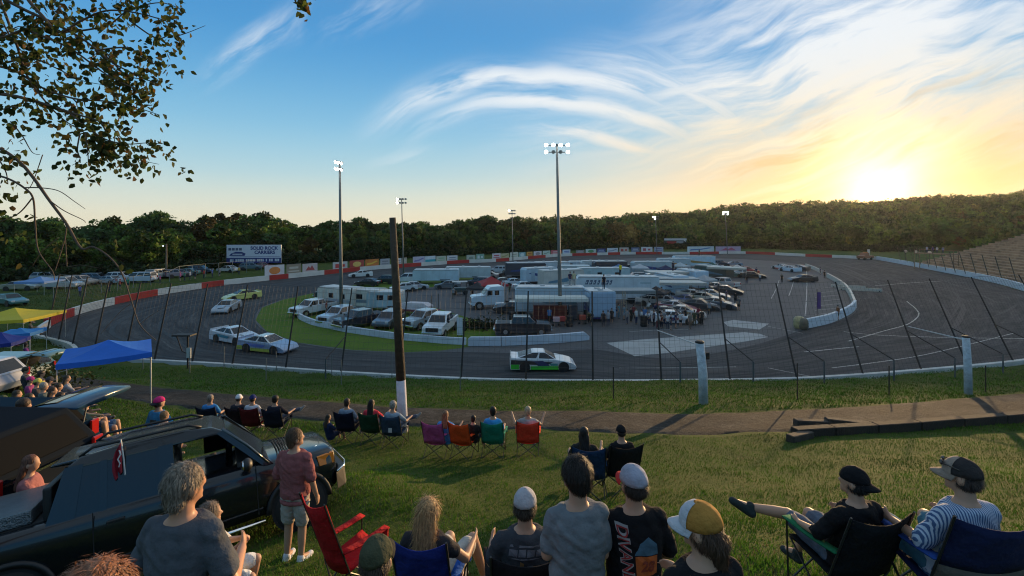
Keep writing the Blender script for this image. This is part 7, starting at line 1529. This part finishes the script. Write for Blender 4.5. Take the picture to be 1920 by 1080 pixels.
# ---- row of seated spectators by the path
GM='spectators sitting along the edge of the path'; GCH='folding camp chairs along the path'
S1=figp('S1',seat(),.02,hair='short',sleeve=.75,legs='shorts'); S2=figp('S2',seat(armR=((.3,0,.72),(.34,.24,.80))),.02,hair='long',sleeve=.7,legs='shorts',fem=1,yaw=-.2); S3=figp('S3',seat(kneeR=((.3,.36,.56),(.36,.44,.1),(.42,.58,.04))),.02,hair='under',sleeve=.8,legs='shorts',cap=1); S4=figp('S4',seat(kneeR=((.2,.42,.6),(.42,.6,.62),(.52,.66,.68)),armR=((.32,.0,.7),(.36,.22,.72))),.02,hair='bushy',sleeve=.8,legs='trousers')
S5=figp('S5',seat(armL=((-.34,.02,.76),(-.42,.2,.92)),armR=((.34,.02,.76),(.42,.2,.92))),.02,hair='short',sleeve=.6,legs='shorts')
row=[(400,15.4,(.05,.22,.50),S1,(.22,.17,.14),None,(.01,.015,.03),'grey haired person in a bright blue tee, leftmost of the path row','dark blue chair under the leftmost grey haired person in blue',.04),(453,15.4,(.03,.03,.04),S3,(.05,.03,.02),(.6,.6,.62),(.02,.012,.016),'person in black with a white cap in the path row','black chair under the person in the white cap',.0),(479,15.3,(.5,.52,.56),S3,(.05,.03,.02),(.02,.03,.12),(.10,.012,.014),'person in a white shirt and navy cap in the maroon chair','maroon chair under the person in the navy cap',.0),(521,15.1,(.02,.02,.03),S4,(.02,.015,.012),None,(.012,.016,.03),'person in black with a leg crossed, right of the maroon chair','navy chair under the person with the crossed leg',-.02),
 (655,14.5,(.20,.25,.32),S1,(.04,.025,.02),None,(.012,.014,.03),'man in a grey blue tee with a pink back print left of the red shirt','dark blue chair under the man with the pink print',-.1),(701,14.3,(.55,.04,.06),S2,(.02,.013,.01),None,(.012,.05,.025),'dark haired woman in a bright red shirt in a green chair','dark green chair under the woman in red',-.15),(741,13.9,(.24,.30,.36),S4,(.3,.26,.22),None,(.035,.06,.10),'grey haired man in a pale tee at the foot of the wooden pole','slate blue chair with a white tag under the grey haired man at the pole',-.15),
 (829,12.9,(.06,.25,.55),S2,(.20,.10,.05),None,(.48,.08,.22),'girl in sky blue with a reddish ponytail beside the pink chair','pink folding chair beside the orange one',-.2),(880,12.8,(.02,.02,.02),S1,(.015,.01,.01),None,(.75,.08,.015),'small person in black leaning out of the orange chair','bright orange folding chair between pink and teal',-.3),(926,12.9,(.05,.26,.58),S1,(.015,.012,.01),None,(.012,.20,.13),'dark haired person in a blue tee in the teal chair','teal green folding chair left of the red one',-.1),(990,12.95,(.3,.3,.3),S5,(.45,.32,.2),None,(.72,.05,.025),'fair haired person with arms spread in the red chair by the path','bright red folding chair, rightmost of the path row',-.05),
 (1160,9.3,(.012,.012,.014),S3,(.02,.015,.012),(.012,.012,.014),(.012,.012,.013),'person in black with a black cap, alone in front on the lawn','black chair with cup holder on the open lawn',.1),(1098,9.1,(.02,.02,.02),S2,(.012,.01,.01),None,(.012,.035,.085),'dark haired person reaching an arm out of the tall navy chair','tall navy chair right of the dark haired young man',-.1)]
for px,Y,sh,D,hr,cp_,cc,lab,cl2,rz in row:
    g_=gp(px,Y,.04); off=0
    if 'pink folding' in cl2: off=-.12
    if 'orange folding' in cl2: off=-.13
    if 'navy chair right' in cl2: off=.03
    camp_chair(cl2,(g_.x+off,g_.y-abs(off)*.3,g_.z),rz,cc,group=GCH,sc=1.06 if Y>10 else 1.12); sc=.78 if 'small person' in lab else (.95 if 'girl' in lab else 1.04)
    q=person(lab,(g_.x-off*1.2,g_.y,g_.z+(.12 if sc<.9 else .02)),rz,D,sh,(.06,.07,.1),(.2,.2,.2),hr,cap=cp_,group=GM,sc=sc)
    if 'pink back print' in lab: print_poly(q,D,[(-.045,.83),(.035,.83),(.04,.89),(-.04,.89)],M((.5,.12,.3),.8),'shirt_print',2)
    if 'white tag' in cl2:
        c_=[o for o in COL.objects if o.get('label')==cl2][0]; MB().box((.02,-.40,.60),(.10,.012,.12)).build('tag',M((.5,.5,.5),.6),c_)
g_=gp(622,14.6); person('small dark haired child sitting low on the grass left of the grey blue tee',(g_.x,g_.y,g_.z-.18),-.6,S2,(.015,.03,.08),(.03,.04,.08),(.1,.1,.1),(.04,.03,.02),group=GM,sc=.82)
# pink cap and child
D=figp('PC',stand(armR=((.28,.05,1.14),(.2,.26,1.1))),.014,yaw=-.4,hair='under',sleeve=.85,legs='shorts',cap=-1); q=put('man in a bright pink cap and sky blue tee standing behind the pickup roof',298,10.6,D,sc=1.03,rz=-.2,shirt=(.04,.22,.42),bottom=(.02,.09,.33),hair=(.04,.03,.02),cap=(.55,.03,.16),brim=(.03,.03,.04),group=GN)
for (xa_,xb_,za_,zb_,c_) in ((-.09,.09,1.22,1.30,(.05,.07,.05)),(-.07,.08,1.10,1.19,(.16,.03,.03))): print_poly(q,D,[(xa_,za_),(xb_,za_),(xb_-.01,zb_),(xa_+.02,zb_)],M(c_,.8,var=.3,sc=15),'shirt_print',2)
g_=gp(321,10.4); person('small fair child held against the side of the man in the pink cap',(g_.x,g_.y,g_.z+.52),-.9,Dk,(.25,.2,.2),(.3,.3,.35),(.4,.24,.16),(.28,.17,.09),group=GN,sc=.78)
camp_chair('dark red empty chair behind the pickup roof',gp(254,10.2),R(20),(.22,.015,.02),group=GCH)
# left cluster
GL='spectators crowded at the tailgates on the left'
SR=figp('SR',seat(armL=((-.26,.05,.70),(-.14,.28,.66)),armR=((.26,.05,.70),(.14,.28,.66))),.02,hair='bushy',sleeve=.9,legs='shorts',yaw=-.2)
for px,Y,D,sh,bt_,hr,cp_,rz,dz,lab in ((150,10.9,SR,(.04,.34,.32),(.03,.04,.07),(.03,.02,.015),None,-.9,.55,'man in a turquoise tee seated facing right behind the raised tailgate'),(178,11.6,S3,(.012,.012,.014),(.05,.1,.2),(.03,.02,.015),(.03,.04,.24),-.9,.4,'person in black with a royal blue cap right of the turquoise tee'),(128,13.5,S1,(.02,.02,.025),(.2,.03,.03),(.03,.02,.015),None,-.7,.35,'dark haired person in black by the canopy front leg'),(112,14.8,S2,(.05,.06,.06),(.1,.1,.12),(.05,.03,.02),None,-.8,.35,'woman in dark grey leaning on her arms under the blue canopy'),(95,15.5,SR,(.08,.10,.10),(.1,.1,.12),(.3,.26,.22),None,-.8,.4,'grey haired person in olive under the blue canopy'),(82,16.5,S3,(.06,.05,.05),(.1,.1,.12),(.04,.03,.02),(.5,.45,.1),-.8,.4,'person in a yellow cap in the crowd left of the canopy leg'),(68,17.5,S3,(.25,.05,.15),(.2,.2,.2),(.04,.03,.02),(.4,.05,.2),-.9,.3,'person in a magenta cap beside the white wagon'),(66,9.1,SR,(.02,.022,.026),(.05,.05,.06),(.05,.03,.02),None,-1.0,.55,'man in a black tee sitting in the open tailgate, leaning forward'),(112,9.6,S1,(.38,.02,.022),(.05,.05,.06),(.1,.06,.04),None,-1.1,.45,'person in a red shirt sitting under the raised tailgate'),(84,7.3,S2,(.30,.12,.12),(.12,.12,.16),(.12,.05,.03),None,-1.0,.35,'woman in a dusty pink top sitting behind the black wagon tail light'),
    (30,30,S1,(.4,.03,.05),(.1,.1,.1),(.05,.03,.02),None,-.7,.2,'person in red below the small bright blue canopy'),(12,31,S3,(.3,.3,.32),(.1,.1,.1),(.05,.03,.02),(.2,.2,.25),-.7,.2,'person in grey under the dark blue canopy'),(48,32,S2,(.03,.05,.03),(.1,.1,.1),(.05,.03,.02),None,-.7,.2,'person in dark green below the yellow canopy'),(55,34,S1,(.25,.06,.2),(.1,.1,.1),(.05,.03,.02),None,-.7,.2,'person in plum right of the small blue canopy')):
    g_=gp(px,Y,dz); person(lab,g_,rz,D,sh,bt_,(.1,.1,.1),hr,cap=cp_,group=GL,sc=1.05)
for px,Y,c,lab in ((172,10.3,(.02,.03,.10),'navy patterned folding chair right of the raised tailgate'),(104,13.4,(.18,.02,.02),'dark red chair among the crowd by the canopy leg'),(140,9.6,(.02,.03,.06),'dark blue chair below the turquoise tee')): camp_chair(lab,gp(px,Y),-.9,c,group=GCH)
for px,Y,D,sh,cp_,lab in ((140,12.4,S2,(.25,.06,.05),None,'woman in brick red between the canopy front leg and the turquoise tee'),(122,15.9,S1,(.12,.13,.14),None,'person in grey in the second row under the blue canopy'),(104,17.2,S3,(.03,.03,.05),(.05,.05,.06),'person in a black cap in the second row under the blue canopy'),(88,18.6,S1,(.30,.18,.14),None,'person in a tan top near the white wagon tail light'),(58,19.5,SR,(.05,.05,.06),None,'person in charcoal leaning beside the white wagon'),(160,13.2,S4,(.02,.02,.03),None,'person in black with an outstretched leg behind the turquoise tee'),(136,17.6,S2,(.28,.28,.3),None,'woman in pale grey farthest back under the blue canopy'),(44,8.9,S1,(.05,.05,.06),None,'person half hidden by the hinge of the raised tailgate'),(20,12.5,S3,(.10,.12,.08),(.06,.08,.05),'person in a green cap at the left edge above the raised tailgate'),(46,14.,S2,(.16,.05,.14),None,'woman in plum left of the crowd under the canopy'),(70,13.2,S1,(.04,.05,.05),None,'dark haired person low in the crowd left of the canopy leg'),(34,37,S1,(.3,.1,.1),None,'person in dull red under the yellow canopy'),(62,42,S3,(.2,.2,.22),(.4,.4,.4),'person in a pale cap behind the yellow canopy'),(50,47,S1,(.4,.04,.08),None,'person in crimson standing behind the yellow canopy')):
    g_=gp(px,Y,.35 if Y<25 else .25); person(lab,g_,-.8+random.uniform(-.3,.3),D,sh,(.06,.06,.08),(.1,.1,.1),(.04,.03,.02),cap=cp_,group=GL,sc=1.05)
# leafy weeds beside the canopy
Cw=np.random.default_rng(8).normal(size=(900,3))*np.array([1.0,.6,.45])
Vq,Fq_=leaf_quads(Cw,.11,np.random.default_rng(1)); o=link('bush',fastmesh('bush',Vq,Fq_,LEAFM['leaf'],tint=np.tile(np.array([.045,.055,.016]),(900,1))*np.random.default_rng(2).uniform(.5,1.6,(900,1)))); o.location=gp(90,24.5)+Vector((0,0,.7)); tag(o,'leafy bush left of the royal blue canopy','bush')
# ================================================================ MORE OF THE CROWDED PITS
GQ='cars and trucks packed among the haulers'
for px,py,h,c,k,lab in ((1098,519,185,(.5,.52,.53),'pickup','white pickup nosed up to the back row trailers'),(1180,509,170,(.04,.05,.06),'suv','dark wagon behind the man in yellow'),(1200,505,10,(.5,.5,.5),'sedan','white sedan at the far edge of the pits left of the meadow mast'),(1215,501,190,(.3,.05,.05),'sedan','red sedan at the far edge of the pits'),(1237,499,175,(.42,.46,.5),'suv','silver wagon below the far mast'),(1322,497,180,(.5,.52,.52),'sedan','white sedan behind the farthest trailer'),(1348,499,15,(.03,.03,.04),'suv','black wagon beside the far right mast'),(1375,499,165,(.2,.24,.3),'sedan','slate sedan right of the far right mast'),(1310,532,120,(.42,.44,.46),'pickup','silver pickup beside the blue white enclosed trailer'),(1280,528,100,(.05,.06,.10),'pickup','navy pickup between the two back facing trailers'),(1220,531,185,(.5,.5,.48),'van','cream van behind the flat awnings'),(1192,527,180,(.06,.07,.07),'suv','dark green wagon behind the lettered hauler'),(1040,508,182,(.48,.5,.52),'pickup','white pickup at the rear of the dark sided trailer'),(1005,509,5,(.16,.18,.2),'sedan','grey sedan beyond the dark sided trailer'),(935,512,175,(.45,.47,.48),'suv','pale wagon on the lawn behind the trailers'),(950,519,185,(.03,.03,.03),'sedan','black sedan by the thin far mast'),(1075,535,20,(.35,.36,.36),'suv','grey wagon tucked behind the cream hauler'),(900,536,160,(.05,.05,.06),'suv','dark wagon on the gravel behind the utility cart'),(840,541,185,(.12,.13,.14),'sedan','charcoal sedan at the edge of the back lawn'),(1355,540,120,(.45,.42,.4),'pickup','beige pickup behind the red and green race car')):
    (pickup if k=='pickup' else sedan)(lab,G(px,py),hd(h),c,GQ,**({'detail':False} if k=='pickup' else {'kind':k,'detail':False}))
for px,py,c,W,lab in ((1200,520,(.5,.52,.54),3.4,'white pop up canopy in the back of the pits'),(1248,523,(.02,.03,.09),3.,'navy pop up canopy behind the awnings'),(1275,516,(.45,.5,.52),3.,'pale pop up canopy left of the far light blue trailer'),(1335,516,(.03,.10,.08),3.,'dark green pop up canopy near the far right mast'),(1060,512,(.02,.02,.03),3.2,'black pop up canopy in the back row'),(1160,520,(.06,.16,.36),3.,'blue pop up canopy beyond the teal trailer'),(1382,522,(.5,.49,.45),3.,'cream pop up canopy at the right end of the pits'),(1230,577,(.02,.02,.024),3.,'black pop up canopy behind the crew crowd'),(1320,548,(.40,.41,.42),3.,'grey pop up canopy over the pit stalls'),(895,566,(.03,.03,.035),2.6,'dark low canopy beside the red canopy tent')):
    canopy(lab,G(px,py),random.uniform(0,1.5),c,W=W,H=2.15,peak=.75,group='canopy tents in the pits')
for px,py,h,c,low,lab in ((1225,572,-15,(.5,.48,.45),(.05,.05,.06),'cream race car under the black pop up canopy'),(1290,571,-28,(.06,.10,.24),None,'blue race car in the second pit row'),(1335,560,-30,(.5,.5,.5),(.4,.2,.02),'white race car with orange skirts in the second pit row'),(1250,572,-22,(.4,.4,.42),(.3,.02,.02),'grey race car with red skirts behind the crew crowd'),(1362,551,-32,(.03,.03,.035),None,'black race car at the end of the second pit row')):
    stock_car(lab,G(px,py),hd(h),c,low=low,group=GR)
more=[(1105,607,'olive'),(1110,612,'black'),(1150,600,'navy'),(1176,608,'grey'),(1188,599,'maroon'),(1209,604,'blue'),(1219,604,'white'),(1237,606,'black'),(1245,612,'grey'),(1267,616,'navy'),(1276,613,'white'),(1285,606,'black'),(1308,602,'maroon'),(1330,590,'grey'),(1352,584,'black'),(1362,566,'navy'),(1300,575,'olive'),(1240,560,'black'),(1215,588,'white'),(1228,594,'navy'),(990,573,'blue'),(968,580,'grey'),(1400,532,'black'),(1425,528,'white'),(1418,516,'navy'),(955,553,'olive'),(885,560,'black'),(600,584,'olive'),(612,589,'maroon'),(850,560,'grey'),(1538,515,'navy'),(1030,606,'blue')]
PC={'olive':(.10,.10,.05),'black':(.015,.015,.017),'navy':(.02,.03,.09),'grey':(.24,.25,.26),'maroon':(.16,.02,.03),'blue':(.06,.16,.34),'white':(.55,.55,.54)}
wher=['left of the blue banner','at the foot of the blue banner','under the grey awning edge','before the step ladder','beside the step ladder','left of the crew crowd','behind the bending crew','at the tail of the crew crowd','by the nearest race car bonnet','right of the white shirted crew','at the flame painted car nose','at the silver car roof','between the two front pit rows','right of the front pit row','alone right of the dark race car','walking past the pit stalls','in the second pit row','under the long pale awnings','in the thick of the crew crowd','behind the nearest race car','beside the semi truck steps','in the gravel behind the black pickup','far out on the open pit lane','leftmost on the far pit lane','near the purple race car','beside the red canopy tent','under the dark low canopy','left of two by the white pickup on the lawn','right of two by the white pickup on the lawn','by the utility cart','behind the far pit wall stretch','in front of the red tool chests']
for (px,py,cn),w_ in zip(more,wher): person('person in %s %s'%(cn,w_),G(px,py),rp.uniform(-3,3),rp.choice([DS,DS,DSc,DB] if px>1100 else [DS,DSc]),PC[cn],rp.choice([(.03,.04,.08),(.02,.02,.02),(.14,.12,.09)]),group=GPp,cap=PC[cn],sc=rp.uniform(.95,1.05))
# swashes and door graphics on the haulers
for o in [o for o in COL.objects if o.get('group')==GH]:
    b=[c for c in o.children if c.name.startswith('body')][0]; xs_=[v.co.x for v in b.data.vertices]; L=max(xs_)-min(xs_); Wd=max(v.co.y for v in b.data.vertices); Hh=max(v.co.z for v in b.data.vertices)
    if rp.random()<.7 and not o['label'].startswith('long pale hauler'):
        c=rp.choice([(.03,.06,.2),(.3,.03,.03),(.05,.05,.06),(.10,.22,.3),(.35,.2,.04)])
        for s in (-1,1): MB().loft([[(-L*.40,s*(Wd+.010),Hh*.42),(L*.05,s*(Wd+.010),Hh*.45),(L*.42,s*(Wd+.010),Hh*.70),(L*.30,s*(Wd+.010),Hh*.74),(-.1*L,s*(Wd+.010),Hh*.58),(-L*.38,s*(Wd+.010),Hh*.5)],[(-L*.40,s*Wd,Hh*.42),(L*.05,s*Wd,Hh*.45),(L*.42,s*Wd,Hh*.70),(L*.30,s*Wd,Hh*.74),(-.1*L,s*Wd,Hh*.58),(-L*.38,s*Wd,Hh*.5)]]).build('side_graphic',M(c,.4,var=.1,name='vinyl'),o)
    for x in (-L*.25,L*.1):
        MB().box((x,0,Hh+.11),(.6,.6,.2),top=(.8,.8)).build('roof_vent',M((.4,.4,.4),.5,name='vent'),o)
# stacked tyres and drums
for i,(px,py,lab) in enumerate(((1100,600,'stack of race tyres left of the blue banner'),(1248,606,'stack of race tyres behind the nearest race car'),(1310,606,'stack of race tyres at the right of the crew crowd'),(1207,612,'stack of race tyres at the left of the bending crew'),(960,604,'stack of race tyres behind the black pickup bed'),(1068,612,'stack of race tyres right of the red fuel can rack'))):
    t=thing('tyre_stack',lab,'tyre stack',G(px,py),0,'tyre stacks in the pits')
    for k in range(4): MB().lathe([(.2,k*.29+.02),(.33,k*.29),(.36,k*.29+.06),(.36,k*.29+.22),(.33,k*.29+.28),(.2,k*.29+.27)],n=14).build('tyre',TYRE,t)
# things lying about on the spectators' bank
def cooler(label,px,Y,c,rz):
    t=thing('cooler',label,'cooler',gp(px,Y),rz,'coolers beside the chairs'); MB().box((0,0,.17),(.5,.32,.32)).build('box',M(c,.5),t,bevel=.03); MB().box((0,0,.355),(.52,.34,.06)).build('lid',M((.5,.5,.5),.5),t,bevel=.02); MB().tube([(-.26,-.1,.25),(-.3,-.1,.33),(-.3,.1,.33),(-.26,.1,.25)],.012,n=5).build('handle',DKMET,t)
t=thing('white_bag','crumpled white plastic bag beside the royal blue chair','bag',gp(872,4.35),0); bm_=MB(); bm_.ell((0,0,.2),(.17,.15,.24),n=12,m=9); me=remesh(bm_,.02,2,'bag',.03); me.materials.append(M((.52,.5,.47),.6,var=.1,name='bag_plastic')); link('bag',me,t)
# ---- evening air
hz=bpy.data.materials.new('evening_air'); hz.use_nodes=True; n=hz.node_tree.nodes; n.remove(n['Principled BSDF']); pv=n.new('ShaderNodeVolumePrincipled'); pv.inputs['Color'].default_value=(.93,.94,.96,1); pv.inputs['Density'].default_value=.00006; pv.inputs['Anisotropy'].default_value=.62
hz.node_tree.links.new(pv.outputs[0],n['Material Output'].inputs['Volume'])
HAZE=True
if HAZE:
    o=MB().box((100,640,44.5),(2040,1350,92)).build('haze',hz); o['kind']='stuff'
